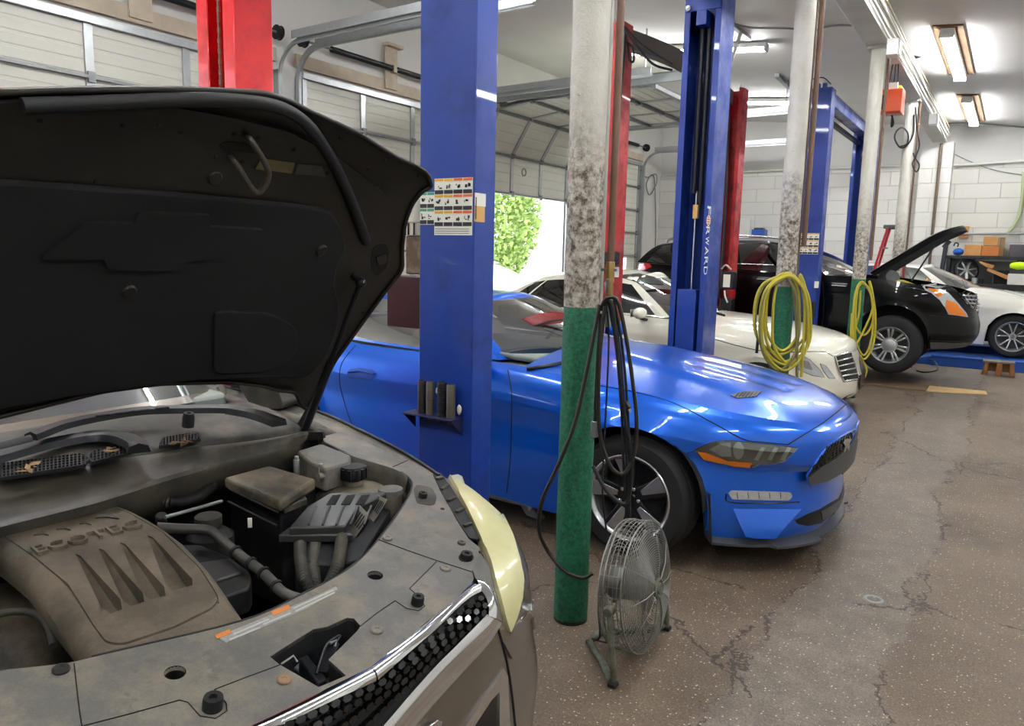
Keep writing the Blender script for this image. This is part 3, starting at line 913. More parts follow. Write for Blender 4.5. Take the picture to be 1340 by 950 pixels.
    def door_mirror(s, x, y, z, mat, w=.11, lab=None):
        for sg in (-1, 1):
            c = s.L((x, sg * y, z)); mb = MB()
            rows = []
            for i in range(9):
                a = PI * i / 8; rr = math.sin(a) ** .6
                rows.append([c + Vector((.02 + .055 * -math.cos(a) * 1.0 + 0, 0, 0)) + Vector((0, w * rr * math.cos(2 * PI * k / 16), .065 * rr * math.sin(2 * PI * k / 16) + .01)) for k in range(16)])
            mb.grid(rows, cv=True)
            o_ = mb.build('door_mirror', mat, s.root, smooth=50)
            MB().bar(s.L((x + .01, sg * (y - w * .5), z - .05)), s.L((x + .03, sg * (y - w * 1.5), z - .08)), .05, .03).build('mirror_stalk', TRIMB, o_, bevel=.006)
            MB().obox(c + Vector((-.043, 0, .01)), (1, 0, 0), (0, 1, 0), (0, 0, 1), .004, w * .8, .045).build('mirror_glass', CHROME, o_, bevel=.003)
    def cabin(s, xs, ys, zb, hs, wheel_at=None):
        """seats, head restraints and steering wheel"""
        for x in xs:
            for y in ys:
                mb = MB()
                rows = []
                for i in range(8):
                    t = i / 7; w = .24 * (1 - .25 * t) * (1 if 0 < i < 7 else .7)
                    c = s.L((x - .12 * t, y, zb + hs * t))
                    rows.append([c + Vector((.06 * math.cos(2 * PI * k / 12), w * math.sin(2 * PI * k / 12), 0)) for k in range(12)])
                mb.grid(rows, cv=True).add(rows[-1], [tuple(range(12))])
                st = mb.build('seat', INTER, s.root, smooth=50)
                MB().ball(s.L((x - .14, y, zb + hs + .12)), .05, .12, .08).build('head_restraint', INTER, st, smooth=60)
        if wheel_at:
            c = s.L(wheel_at); ax = Vector((-.9, 0, .45)).normalized(); u = Vector((0, 1, 0)); v = ax.cross(u)
            MB().tube([c + (u * math.cos(2 * PI * k / 28) + v * math.sin(2 * PI * k / 28)) * .185 for k in range(28)], .014, 8, closed=True).bar(c - u * .18, c + u * .18, .03, .02, up=ax).build('steering_wheel', TRIMB, s.root, smooth=50)

# ------------------------------------------------------------------ blue coupe
sp = dict(W=.955, wb=2.72, wr=.345, rim=.235, ww=.24, ra=.40, adz=.0, xc=-.35, xcr=-2.9, nf=2.5, nr=2.6,
    sill=[(.95, .14), (.6, .155), (.3, .165), (-.3, .15), (-2.4, .16), (-3.1, .22), (-3.9, .30)],
    belt=[(.96, .745), (.80, .79), (.5, .845), (.1, .905), (-.4, .95), (-.9, .985), (-2., 1.0), (-2.7, 1.05), (-3.3, 1.06), (-3.9, 1.03)],
    center=[(.96, .77), (.86, .81), (.5, .905), (0, .985), (-.4, 1.04), (-.9, 1.06), (-3.0, 1.05), (-3.9, 1.06)],
    rows=[(0, .86, -3.72, .955), (.08, .89, -3.80, .965), (.18, .905, -3.86, .975), (.30, .905, -3.88, .985), (.42, .895, -3.86, .985), (.60, .895, -3.85, .978), (.655, .93, -3.86, .985), (.70, .952, -3.88, .992), (.76, .952, -3.9, 1.), (.80, .953, -3.9, .992), (.9, .962, -3.86, .96), (.96, .955, -3.83, .925), (1., .92, -3.8, .88)],
    side=[(-4, .97), (-2.8, 1.02), (-2.2, 1.), (-1.4, .975), (-.7, .975), (0, 1.), (1, 1.)])
mus = Car('coupe', 'shiny bright blue two-door coupe with its nose beside the floor fan', 'car', (-1.63, 4.57, 0), sp)
mus.body(PT_BLUE)
def mhood(x, y):
    a = abs(y); z = 0
    e = .30 + .22 * (x + .8) / 1.7          # bulge edge widens to the nose
    z += .022 / (1 + math.exp((a - e) / .018)) * min(1, max(0, (.86 - x) / .3))
    z -= .010 * math.exp(-((a - .13) / .05) ** 2) * (0 < x < .6)
    return z
mus.cap(-.75, 1.2, PT_BLUE, 'hood', fn=mhood, nv=24, crown=2.2, smooth=50)
PALEI = M('reflection_pale_interior', '#7f8a86', .6, var=.12)  # interior colour paled to carry the windscreen's pale reflection
mus.cap(-3.3, -.75, PALEI, 'cabin_floor', dz=-.03, keep=False)
mus.cap(-4., -3.28, PT_BLUE, 'trunk_lid')
mus.greenhouse(dict(bf=(-.62, 1.02), bs=[(-.98, .76, .99), (-1.5, .80, 1.0), (-2.2, .80, 1.02), (-2.75, .78, 1.05), (-3.22, .66, 1.07)], br=(-3.45, 1.07),
    rf=(-1.36, 1.335), rs=[(-1.50, .53, 1.305), (-1.75, .56, 1.33), (-2.05, .565, 1.325), (-2.3, .55, 1.30), (-2.58, .50, 1.25)], rr=(-2.68, 1.27), win=[(.03, .60), (.66, .88)], crown=.04), PT_BLUE, roofm=PT_BLUE)
mus.under(); mus.wheels('star'); mus.cabin((-1.75,), (-.37, .37), .75, .36, (-1.25, .37, .95))
MB().prism(rpoly([mus.L((-.75, -.72, .985)), mus.L((-1.0, -.72, 1.0)), mus.L((-1.2, -.7, .99)), mus.L((-1.2, .7, .99)), mus.L((-1.0, .72, 1.0)), mus.L((-.75, .72, .985))], .05), (0, 0, .035)).build('dashboard', PALEI, mus.root, bevel=.012)
MB().obox(mus.L((-1.42, 0, 1.24)), (1, 0, 0), (0, 1, 0), (0, 0, 1), .015, .12, .032).build('rear_view_mirror', TRIMB, mus.root, bevel=.01)
mus.bvh()
# ------------------------------------------------------------------ cream white saloon
sp = dict(W=.927, wb=2.874, wr=.305, rim=.205, ww=.24, ra=.328, adz=-.055, xc=-.35, xcr=-3.0, nf=2.7, nr=2.6, NF=48,
    sill=[(.95, .20), (.4, .18), (-2.6, .18), (-3.9, .28)],
    belt=[(.86, .64), (.7, .70), (.45, .78), (0, .86), (-.6, .92), (-1.0, .95), (-2.4, .98), (-3.2, 1.02), (-4., .99)],
    center=[(.86, .70), (.74, .78), (.5, .86), (0, .94), (-.6, .99), (-1.0, 1.01), (-3.3, 1.04), (-4., 1.0)],
    rows=[(0, .80, -3.9, .955), (.1, .84, -3.98, .97), (.25, .85, -4.0, .985), (.4, .85, -4.0, .985), (.6, .82, -4.0, .99), (.75, .80, -4.0, 1.), (.9, .79, -3.98, .965), (1., .77, -3.95, .90)])
mer = Car('saloon_car', 'cream white saloon car with a chrome-barred grille behind the blue coupe', 'car', (-2.13, 8.80, 0), sp)
mer.body(PT_WHITE)
mer.cap(-.95, 1.2, PT_WHITE, 'hood', nv=14, crown=2.4, fn=lambda x, y: .014 / (1 + math.exp((abs(y) - .42 - .1 * (x + .5)) / -.02)) * 0 + .012 / (1 + math.exp((abs(y) - .45) / .02)), smooth=50)
mer.cap(-3.4, -.95, INTER, 'cabin_floor', dz=-.03, keep=False)
mer.cap(-4.1, -3.38, PT_WHITE, 'trunk_lid')
ROOFG = M('dark_glass_roof', '#15171a', .1, coat=1.)
mer.greenhouse(dict(bf=(-.72, 1.0), bs=[(-1.12, .78, .96), (-1.8, .81, .97), (-2.4, .81, .98), (-3.0, .78, 1.0), (-3.45, .66, 1.02)], br=(-3.66, 1.03),
    rf=(-1.50, 1.40), rs=[(-1.66, .56, 1.37), (-1.95, .59, 1.41), (-2.35, .595, 1.41), (-2.65, .58, 1.38), (-2.95, .54, 1.31)], rr=(-3.05, 1.33), win=[(.03, .44), (.48, .78), (.80, .93)], crown=.06, wt=.821), PT_WHITE, sidem=DGLASS)
mer.under(); mer.wheels('twin'); mer.cabin((-1.9,), (-.37, .37), .72, .42, (-1.45, .37, .93))
mer.door_mirror(-1.33, 1.02, 1.0, PT_WHITE, w=.135)
mer.bvh()
# ------------------------------------------------------------------ black crossover, nose lifted, bonnet open
sp = dict(W=.955, wb=2.807, wr=.385, wdz=-.10, rim=.235, ww=.235, ra=.43, adz=.0, xc=-.30, xcr=-3.0, nf=3.0, nr=3., NF=48,
    sill=[(.95, .30), (.4, .27), (-2.6, .27), (-3.9, .36)],
    belt=[(.97, .90), (.8, .98), (.3, 1.08), (0, 1.12), (-.5, 1.16), (-1.0, 1.17), (-2.4, 1.20), (-3.2, 1.25), (-4., 1.27)],
    center=[(.97, .95), (.7, 1.02), (.3, 1.1), (-.5, 1.16), (-3.9, 1.25)],
    rows=[(0, .86, -3.8, .955), (.1, .93, -3.86, .97), (.25, .96, -3.9, .985), (.4, .96, -3.9, .985), (.6, .93, -3.88, .99), (.75, .915, -3.86, 1.), (.9, .90, -3.85, .985), (1., .88, -3.82, .95)])
srx = Car('crossover_car', 'black crossover raised on the lift with its bonnet propped open', 'car', (-1.286, 11.855, .27), sp)
srx.body(PT_BLACK)
srx.cap(-.62, .90, DARK, 'engine_bay', dz=-.10, nv=10)
srx.cap(-3.3, -.6, INTER, 'cabin_floor', dz=-.03, keep=False)
srx.cap(-4.1, -3.28, PT_BLACK, 'tailgate_sill')
srx.greenhouse(dict(bf=(-.52, 1.17), bs=[(-.85, .84, 1.15), (-1.7, .86, 1.18), (-2.4, .86, 1.21), (-3.1, .84, 1.25), (-3.72, .72, 1.27)], br=(-3.82, 1.27),
    rf=(-1.22, 1.58), rs=[(-1.40, .60, 1.57), (-1.9, .64, 1.63), (-2.5, .64, 1.63), (-3.0, .62, 1.60), (-3.45, .58, 1.54)], rr=(-3.58, 1.54), win=[(.03, .36), (.39, .66), (.70, .93)], crown=.045), PT_BLACK, sidem=DGLASS)
srx.under(); srx.wheels('twin'); srx.cabin((-1.6,), (-.38, .38), .9, .42, (-1.1, .38, 1.12))
srx.door_mirror(-1.02, 1.05, 1.22, PT_BLACK)
for sg in (-1, 1):
    MB().tube(cr([srx.L((-1.5, sg * .60, 1.60)), srx.L((-1.6, sg * .61, 1.665)), srx.L((-2.4, sg * .62, 1.70)), srx.L((-3.2, sg * .59, 1.645)), srx.L((-3.3, sg * .58, 1.59))], 8), .017, 8).build('roof_rail', RIMS, srx.root, smooth=60)
srx.bvh()
# ------------------------------------------------------------------ white car on the ramp
sp = dict(W=.915, wb=2.85, wr=.345, rim=.235, ww=.235, ra=.385, adz=.0, xc=-.35, xcr=-3.0, nf=2.6, nr=2.6, NF=40,
    sill=[(.95, .22), (.4, .19), (-2.6, .19), (-3.9, .28)],
    belt=[(.9, .70), (.7, .78), (.45, .87), (0, .95), (-.6, 1.0), (-1.0, 1.0), (-2.4, 1.02), (-3.2, 1.08), (-4., 1.04)],
    center=[(.9, .74), (.74, .82), (.5, .92), (0, 1.02), (-.6, 1.09), (-1.0, 1.1), (-3.3, 1.1), (-4., 1.06)],
    rows=[(0, .84, -3.9, .955), (.1, .88, -3.98, .97), (.25, .9, -4.0, .985), (.4, .9, -4.0, .985), (.6, .88, -4.0, .99), (.75, .86, -4.0, 1.), (.9, .84, -3.98, .965), (1., .81, -3.95, .90)])
wht = Car('sedan_car', 'pearl white sedan on the low blue ramp behind the black crossover', 'car', (.065, 15.32, .145), sp)
wht.body(PT_PEARL)
wht.cap(-.8, 1.2, PT_PEARL, 'hood', nv=12, crown=2.4, smooth=50, fn=lambda x, y: .014 / (1 + math.exp((abs(y) - .5) / .02)))
wht.cap(-3.4, -.8, INTER, 'cabin_floor', dz=-.03, keep=False)
wht.cap(-4.1, -3.38, PT_PEARL, 'trunk_lid')
wht.greenhouse(dict(bf=(-.50, 1.08), bs=[(-.92, .78, 1.0), (-1.8, .81, 1.02), (-2.4, .81, 1.04), (-3.0, .77, 1.07), (-3.45, .64, 1.08)], br=(-3.66, 1.09),
    rf=(-1.28, 1.43), rs=[(-1.44, .56, 1.41), (-1.85, .59, 1.45), (-2.3, .595, 1.44), (-2.65, .58, 1.41), (-2.95, .54, 1.34)], rr=(-3.05, 1.35), win=[(.03, .46), (.50, .86)], crown=.04), PT_PEARL)
wht.under(); wht.wheels('y'); wht.cabin((-1.7,), (-.37, .37), .76, .42, (-1.25, .37, .96))
wht.door_mirror(-1.08, 1.0, 1.06, PT_PEARL)
wht.bvh()
# ------------------------------------------------------------------ faces of the parked cars
GREYB = M('grey_bumper_plastic', '#4b4c4e', .5, var=.06)
MESHB = M('black_mesh_plastic', '#0e0f12', .5)
NA = dict(mirror=True)
def hexpattern(car, quad, nx, ny, w, h, mat, name, lift=.006, par=None):
    """honeycomb ribs laid over a grille opening, quad = tl, tr, br, bl"""
    tl, tr_, br, bl = [Vector(p) for p in quad]; mb = MB()
    for j in range(ny):
        for i in range(nx):
            u = (i + .5 + (.5 if j % 2 else 0)) / (nx + .5); v = (j + .5) / ny
            c = tl.lerp(tr_, u).lerp(bl.lerp(br, u), v); p, n = car.hit(c.x, c.y)
            if p is None: continue
            ay = (Vector((0, 0, 1)) - n * n.z).normalized(); ax = ay.cross(n)
            o_ = [p + n * lift + ax * a * w + ay * b * h for a, b in ((-1, 0), (-.5, 1), (.5, 1), (1, 0), (.5, -1), (-.5, -1))]
            i_ = [p + n * lift + (q - p - n * lift) * .72 for q in o_]; ib = [q - n * .012 for q in i_]; ob = [q - n * .012 for q in o_]
            mb.add(o_ + i_ + ib + ob, [(k, (k + 1) % 6, 6 + (k + 1) % 6, 6 + k) for k in range(6)] + [(6 + k, 6 + (k + 1) % 6, 12 + (k + 1) % 6, 12 + k) for k in range(6)] + [((k + 1) % 6, k, 18 + k, 18 + (k + 1) % 6) for k in range(6)])
    return mb.build(name, mat, par or car.root)
# blue coupe
m = mus
hl = [(909, 589), (922, 582), (937, 577.5), (955, 576.5), (1000, 581), (1043, 586), (1026, 603), (1010, 606.5), (994, 606.5), (982, 610.5), (961, 609.5), (921, 600.5)]
lamp_ = m.patch(hl, M('smoked_lamp_inner', '#3a3f41', .25, .3, coat=.6, var=.15, vscale=25), 'headlamp', off=.003, thick=.006, step=6)
m.patch([(913.4, 590), (924, 591), (952, 601.5), (983, 603.5), (981, 609.5), (961, 608.5), (921, 599.5)], AMBER, 'amber_reflector', off=.0145, thick=-.0125, step=5, parent=lamp_, mirror=False)
m.patch(circ_(966, 589, 7, 11) if 'circ_' in globals() else [(966 + 7 * math.cos(k * PI / 9), 589 + 11 * math.sin(k * PI / 9)) for k in range(18)], LAMPIN, 'projector_lens', off=.008, thick=.002, step=4, parent=lamp_, mirror=False)
m.patch([(928, 588), (943, 580), (956, 579), (957, 597), (945, 597)], LAMPIN, 'lamp_bowl', off=.005, thick=.002, step=5, parent=lamp_, mirror=False)
for dx in (0, 17, 34):
    m.patch([(986 + dx, 601), (996 + dx, 585), (1001 + dx, 586), (992 + dx, 602)], M('frosted_light_bar', '#9fb0ae', .25, coat=.5), 'light_bar', off=.005, thick=.002, step=4, parent=lamp_, mirror=False)
cover_ = m.patch(hl, glass('lamp_cover', '#f4f8f6', .5), 'lamp_cover', off=.012, thick=-.010, step=7, parent=lamp_, mirror=False)
m.line(hl + hl[:1], .0022, curve=False, name='lamp_gap')
fg = m.patch([(952.5, 645), (957, 641.5), (1010, 643), (1034, 644), (1036, 650), (1031, 655), (990, 654), (958, 653)], LAMPIN, 'fog_lamp', off=.006, thick=.006, step=5, round_=2)
for k in range(5): m.line([(964 + k * 14, 644), (965 + k * 14, 652)], .002, GREYB, 'lamp_division', fg, off=.007, mirror=False)
m.line([(950, 646), (955, 657), (1005, 658.5), (1046, 657)], .004, GLOSSB, 'lamp_recess')
m.patch([(957, 659), (1010, 660), (1055, 662), (1030, 680), (1008, 697), (988, 697), (972, 695), (965, 680)], PT_BLUE, 'bumper_blade', off=.0, thick=.02, step=6, fn=lambda v: -.012 + .085 * max(0, v.y - 659) / 49)
m.patch([(1040, 681), (1055, 673), (1071, 667), (1098, 651), (1101, 654), (1095, 667), (1074, 684), (1056, 688), (1043, 685)], MESHB, 'lower_intake', off=.004, thick=.02, step=6)
m.patch([(1073, 669), (1097, 655), (1099, 656), (1094, 666), (1075, 680)], GREYB, 'intake_insert', off=.009, thick=.002, step=5)
_xf, _tr = m.xf, m.tree
m.xf = lambda t: .925 + .035 * min(1, t / .9)
_rs = [m.ring(t) for t in (.2, .35, .5, .65, .8, .95, 1.)]
_mb = MB().grid([[m.L((p.x, -p.y, p.z)) for p in reversed(r[1:40])] + [m.L(p) for p in r[:40]] for r in _rs])
m.tree = BVHTree.FromPolygons(_mb.v, _mb.f)
gp = [(1055.4, 622), (1070, 601), (1086, 580.5), (1102, 570), (1118, 562), (1120, 575), (1122, 598), (1104, 617), (1082, 629), (1060, 635.5)]
gr = m.patch(gp, MESHB, 'grille', off=.003, thick=.01, step=6)
m.patch([(1060, 635), (1056, 625), (1074, 611), (1095, 599), (1112, 583), (1118, 569), (1121.5, 584), (1122, 598), (1104, 617), (1082, 629)], GREYB, 'grille_lower_bar', off=.009, thick=.006, step=6)
hexpattern(m, [(1084, 585), (1116, 565), (1112, 582), (1062, 615)], 9, 5, .026, .016, GLOSSB, 'grille_hexagon_pattern', .008)
m.line(gp + gp[:1], .006, PT_BLUE, 'grille_lip', curve=False)
m.patch([(1100, 591), (1102, 583), (1099, 578), (1104, 573), (1110, 573.5), (1108, 579), (1107, 590), (1104, 585)], CHROME, 'front_badge', off=.018, thick=-.010, step=4, mirror=False)
m.xf, m.tree = _xf, _tr
m.line([(1031, 582), (1055, 567), (1080, 551), (1104, 532)], .0035, mirror=True)
m.line([(1031, 582), (1000, 579), (973, 575), (936, 555), (881, 527), (830, 513), (798, 507), (745, 497)], .003)
hv = m.patch([(956, 518), (964, 514.5), (975, 512.7), (997, 513), (988, 520), (964, 521.5)], GREYB, 'hood_vent', off=.004, thick=.004, step=4)
for k in range(7): m.line([(962 + k * 4.6, 520), (967 + k * 4.6, 514)], .0025, MESHB, 'vent_slat', hv, off=.005, mirror=False, curve=False)
m.line([(664.7, 484), (669, 510), (669.6, 527), (668, 598), (663, 645)], .003); m.line([(469, 448), (448, 474), (444.5, 500), (452.6, 533), (462, 560)], .003)
m.line([(909, 590), (893, 595)], .002)
m.patch([(640, 646), (690, 661), (737, 679), (737, 691), (690, 673), (640, 657)], GREYB, 'side_skirt', off=.012, thick=.02, step=7)
dh = m.patch([(454, 490), (458, 483), (472, 481), (488, 484), (493, 489), (488, 497), (470, 496), (458, 495)], M('blue_recess_shade', '#0a3f9a', .35, .4, coat=.8), 'door_handle', off=.002, thick=.004, step=5)  # darker blue patch paints in the shade of the handle recess
m.line([(457, 487), (472, 486), (490, 490)], .008, PT_BLUE, 'handle_bar', dh, off=.012, mirror=False)
m.line([(690, 484), (715, 481), (745, 474)], .012, TRIMB, 'wiper_blade', off=.008, mirror=False)
# splitter plate under the nose
rg = [p for p in m.ring(.02) if p.x > .37]
rows = []
for i, p in enumerate(rg):
    a = rg[max(0, i - 1)]; b = rg[min(len(rg) - 1, i + 1)]; d = Vector((b.x - a.x, b.y - a.y)).normalized(); nv = Vector((d.y, -d.x)); nv = nv if nv.dot(Vector((p.x - .2, p.y))) > 0 else -nv
    e = .05 + .03 * (.35 < abs(p.y) < .62)
    rows.append([m.L((p.x + nv.x * q, p.y + nv.y * q, z)) for q, z in ((-.06, p.z + .012), (.0, p.z + .012), (e - .01, p.z - .008), (e + .008, p.z - .004), (e + .006, p.z - .018), (-.06, p.z - .016))])
full = [[Vector((q.x, 2 * m.o.y - q.y, q.z)) for q in r] for r in reversed(rows[1:])] + rows
MB().grid(full, cv=True).build('front_splitter', GREYB, m.root, smooth=40)
m.door_mirror(-1.05, 1.0, 1.04, PT_BLUE)
# cream saloon
m = mer
m.patch([(806, 361), (836, 358), (866, 365), (868, 373), (838, 371)], ROOFG, 'glass_sunroof', off=.006, thick=.004, step=6, mirror=False)
m.patch([(1036, 466), (1047, 464), (1060, 471), (1073, 484), (1079, 494), (1062, 491), (1046, 484)], LAMPIN, 'headlamp', off=.003, thick=.006, step=5, round_=3)
m.line([(1036, 466), (1047, 464), (1060, 471), (1073, 484), (1079, 494), (1062, 491), (1046, 484), (1036, 466)], .004, TRIMB, 'lamp_gap', curve=False)
m.patch([(1046, 470), (1058, 473), (1063, 484), (1054, 482)], RIMS, 'projector_lens', off=.006, thick=.002, step=4)
m.patch([(1073, 476), (1081, 479), (1093, 495), (1085, 495), (1078, 486)], LAMPIN, 'corner_lamp', off=.003, thick=.006, step=4, round_=2)
m.line([(1073, 476), (1081, 479), (1093, 495), (1085, 495), (1078, 486), (1073, 476)], .004, TRIMB, 'lamp_gap', curve=False)
gq = [(1091.6, 466.5), (1112, 460.7), (1117, 476), (1123, 496), (1103, 499), (1096, 482)]
gr = m.patch(gq, MESHB, 'grille', off=.004, thick=.01, step=5)
m.line(gq + gq[:1], .012, CHROME, 'grille_frame', gr, off=.008, curve=False, mirror=False)
for k in range(1, 5):
    f = k / 5; a = Vector((1091.6, 466.5)).lerp(Vector((1103, 499)), f); b = Vector((1112, 460.7)).lerp(Vector((1123, 496)), f)
    m.line([a, b], .010, CHROME, 'grille_bar', gr, off=.008, curve=False, mirror=False)
m.patch([(1098, 524), (1108, 518), (1117, 514), (1118, 524), (1105, 532)], MESHB, 'lower_intake', off=.004, thick=.01, step=5)
m.line([(925, 441), (960, 451), (990, 458), (1015, 460), (1031, 461)], .004); m.line([(1090, 466), (1080, 461), (1060, 460), (1031, 461)], .004)
MB().obox(m.L((.865, .0, .36)), (0, 1, 0), (0, 0, 1), (1, 0, 0), .16, .08, .006).build('number_plate', GLOSSB, m.root, bevel=.004)
m.line([(922, 404), (935, 410), (948, 414)], .014, TRIMB, 'wiper_blade', off=.01, mirror=False)
# black crossover
m = srx
hp = [(1205, 372), (1216, 373), (1227, 376), (1240.5, 383), (1252, 395), (1264, 409), (1267, 415), (1253, 413), (1240.5, 411.5), (1236, 402), (1230, 393), (1219, 384), (1211, 380)]
h_ = m.patch(hp, LAMPIN, 'headlamp', off=.004, thick=.01, step=4)
m.patch([(1238, 392), (1250, 396), (1263, 411), (1264, 414), (1242, 411), (1237, 402)], AMBER, 'amber_lamp', off=.008, thick=.003, step=4, parent=h_, mirror=False)
m.patch([(1214, 377), (1226, 379), (1234, 386), (1228, 389)], AMBER, 'amber_lamp', off=.008, thick=.003, step=4, parent=h_, mirror=False)
m.line(hp + hp[:1], .005, GLOSSB, 'lamp_gap', curve=False)
gq = [(1253, 384), (1268, 383), (1280, 385.5), (1290, 396), (1291, 409), (1280, 409), (1268, 402)]
gr = m.patch(gq, GLOSSB, 'grille', off=.01, thick=.02, step=4)
for k in range(4):
    f = (k + .5) / 4; m.line([Vector((1255, 385)).lerp(Vector((1271, 404)), f), Vector((1279, 386)).lerp(Vector((1290, 406)), f)], .012, CHROME, 'grille_bar', gr, off=.02, curve=False, mirror=False)
for k in range(5):
    f = k / 4; m.line([Vector((1258, 385)).lerp(Vector((1279, 386)), f), Vector((1271, 403)).lerp(Vector((1290, 407)), f)], .008, CHROME, 'grille_upright', gr, off=.02, curve=False, mirror=False)
m.line([(1217, 446), (1250, 447), (1280, 446), (1300, 441)], .006); m.line([(1216, 413), (1250, 416), (1285, 414), (1300, 412)], .006)
m.patch([(1217, 448), (1250, 449), (1285, 447), (1300, 443), (1296, 456), (1270, 461), (1219, 462)], GREYB, 'lower_bumper', off=.01, thick=.02, step=6)
m.line([(1302, 417), (1303, 427), (1302, 438)], .014, CHROME, 'bumper_trim', off=.01, mirror=False)
m.line([(1075, 334), (1078, 400), (1074, 437)], .005); m.line([(962, 318), (985, 322), (1010, 316)], .004) if False else None
# open bonnet: thin shell on its hinges with a prop rod
def hb(s, t, l): return Vector((-1.60, 11.855 + s, 1.475)) + Vector((math.cos(R(36)), 0, math.sin(R(36)))) * t + Vector((-math.sin(R(36)), 0, math.cos(R(36)))) * (.05 * (1 - (s / .8) ** 2) - .12 * max(0, (t - .75) / .45) ** 2 + l)
def hoodsheet(l0, l1, inset, name, mat, par):
    rows = []
    for i in range(13):
        t = 1.17 * i / 12; w_ = (.80 - .10 * max(0, (t - .7) / .47) ** 2 - inset); row = []
        for k in range(17):
            q = -1 + k / 8; tt = t - .16 * (i / 12) ** 3 * abs(q) ** 2.5
            row.append((q * w_, tt))
        rows.append(row)
    mb = MB()
    A_ = [[hb(s, t, l1) for s, t in r] for r in rows]; B_ = [[hb(s, t, l0) for s, t in r] for r in rows]
    mb.grid(A_).grid(B_)
    lo = [r[0] for r in A_] + A_[-1][1:] + [r[-1] for r in reversed(A_[:-1])] + list(reversed(A_[0][1:-1])); lb_ = [r[0] for r in B_] + B_[-1][1:] + [r[-1] for r in reversed(B_[:-1])] + list(reversed(B_[0][1:-1]))
    mb.grid([lo, lb_], cv=True)
    return mb.build(name, mat, par, smooth=40)
ho = hoodsheet(-.005, .018, 0, 'hood', PT_BLACK, m.root)
hoodsheet(-.06, -.004, .09, 'hood_inner_frame', M('black_felt_liner', '#0d0e11', .85, var=.25, vscale=5, bump=.15, bscale=120), ho)
a = at(1223.5, 321, Y=11.2); b = at(1193, 367, Y=11.1)
MB().cyl(a, b, .011, n=10).build('prop_rod', BLACKM, m.root, smooth=50)
mb = MB().lathe([(0, .1), (.1, .1), (.12, .06), (.12, -.06), (0, -.06)], (-1.42, 11.35, 1.40), (.6, -.7, .3), 22); mb.build('air_intake', GREYB, m.root, smooth=40)
MB().box(-1.2, -.85, 11.2, 11.55, 1.15, 1.30).build('engine_cover', TRIMB, m.root, bevel=.02)
MB().tube(cr([(-1.35, 11.2, 1.32), (-1.25, 11.15, 1.38), (-1.1, 11.2, 1.33), (-1.0, 11.3, 1.30)], 6), .03, 10).build('intake_tube', M('yellow_air_hose', '#b3a634', .45), m.root, smooth=60)
m.patch([(831, 353), (838, 345), (850, 345), (853, 349), (845, 353)], REDL, 'tail_lamp', off=.005, thick=.01, step=4)
m.line([(955, 345), (985, 346), (1012, 347)], .006, CHROME, 'window_trim', off=.004, curve=False)
# white sedan on the ramp
m = wht
m.line([(1258, 362), (1265, 385), (1268, 400)], .004) ; m.line([(1290, 374), (1310, 380), (1339, 388)], .004)
# ================================================================== columns, lift posts, hoses
def m_column():
    t = NT('column_paint'); x = t.xyz(); z = x[2]
    n1 = t.noise(28, 6, .75); n2 = t.noise(5, 4, .6); n3 = t.noise(60, 4, .7)
    white = t.ramp(n2, [(.3, hexc('#cdc9bd')), (.7, hexc('#dedbd2'))])
    grime = t.ramp(n1, [(.32, hexc('#3f352b')), (.45, hexc('#65584a')), (.57, hexc('#877a69')), (.70, hexc('#c2b8a9'))])
    amt = t.math('ADD', t.math('MULTIPLY', t.math('SUBTRACT', 2.38, z), 1.6), t.math('MULTIPLY', t.math('SUBTRACT', n2, .5), 1.6))
    sp_ = t.math('MULTIPLY', t.math('MULTIPLY', amt, 1.3, clamp=True), t.ramp(n1, [(.40, 1.), (.62, .25)]), clamp=True)
    up = t.mix(sp_, white, grime)
    chip = t.ramp(t.noise(40, 3, .6), [(.70, 0.), (.72, .85)])
    up = t.mix(chip, up, hexc('#8d8678'))
    green = t.ramp(n3, [(.3, hexc('#0f4431')), (.55, hexc('#1d6a4b')), (.75, hexc('#2f8160'))])
    green = t.mix(t.ramp(n1, [(.66, 0.), (.70, .7)]), green, hexc('#7d9a86'))
    green = t.mix(t.ramp(n1, [(.27, .8), (.33, 0.)]), green, hexc('#17251d'))
    line = t.math('ADD', 1.425, t.math('MULTIPLY', t.math('SUBTRACT', n1, .5), .03))
    f = t.math('LESS_THAN', z, line)
    base = t.math('LESS_THAN', z, t.math('ADD', .0, t.math('MULTIPLY', n1, .035)))
    c = t.mix(f, up, green); c = t.mix(base, c, hexc('#1c1712'))
    h = t.math('ADD', t.math('MULTIPLY', n1, t.math('ADD', .5, sp_)), t.math('MULTIPLY', n3, .6))
    return t.bsdf(c, t.ramp(n1, [(.3, .65), (.7, .4)]), 0, t.bump(h, .7, .01))
COLM = m_column()
CR = .077
clabs = ['round column painted white over green with black hoses, beside the floor fan', 'round white and green column hung with the larger yellow hose coil',
         'round white and green column hung with the narrower yellow hose coil, beside the black crossover', 'white round column with a dark wire loop near its top, behind the crossover']
for k, cy in enumerate((2.87, 6.33, 9.78, 13.13)):
    mb = MB().lathe([(0, 0), (CR, 0)] + [(CR + .0012 * math.sin(i * 1.7), 4.05 * i / 40) for i in range(41)] + [(0, 4.05)], (BX, cy, 0), (0, 0, 1), 28)
    c_ = mb.build('support_column', COLM, smooth=50); tag(c_, clabs[k], 'column')
    MB().box(BX - .11, BX + .11, cy - .11, cy + .11, 4.02, 4.05).build('cap_plate', M('white_beam_paint', '#cbc9c2'), c_)
BRN = M('brown_painted_pipe', '#6d5343', .5, .2, var=.15, vscale=12)
RV = Vector((.833, .553, 0)); TV = Vector((.5, -.85, 0)).normalized()
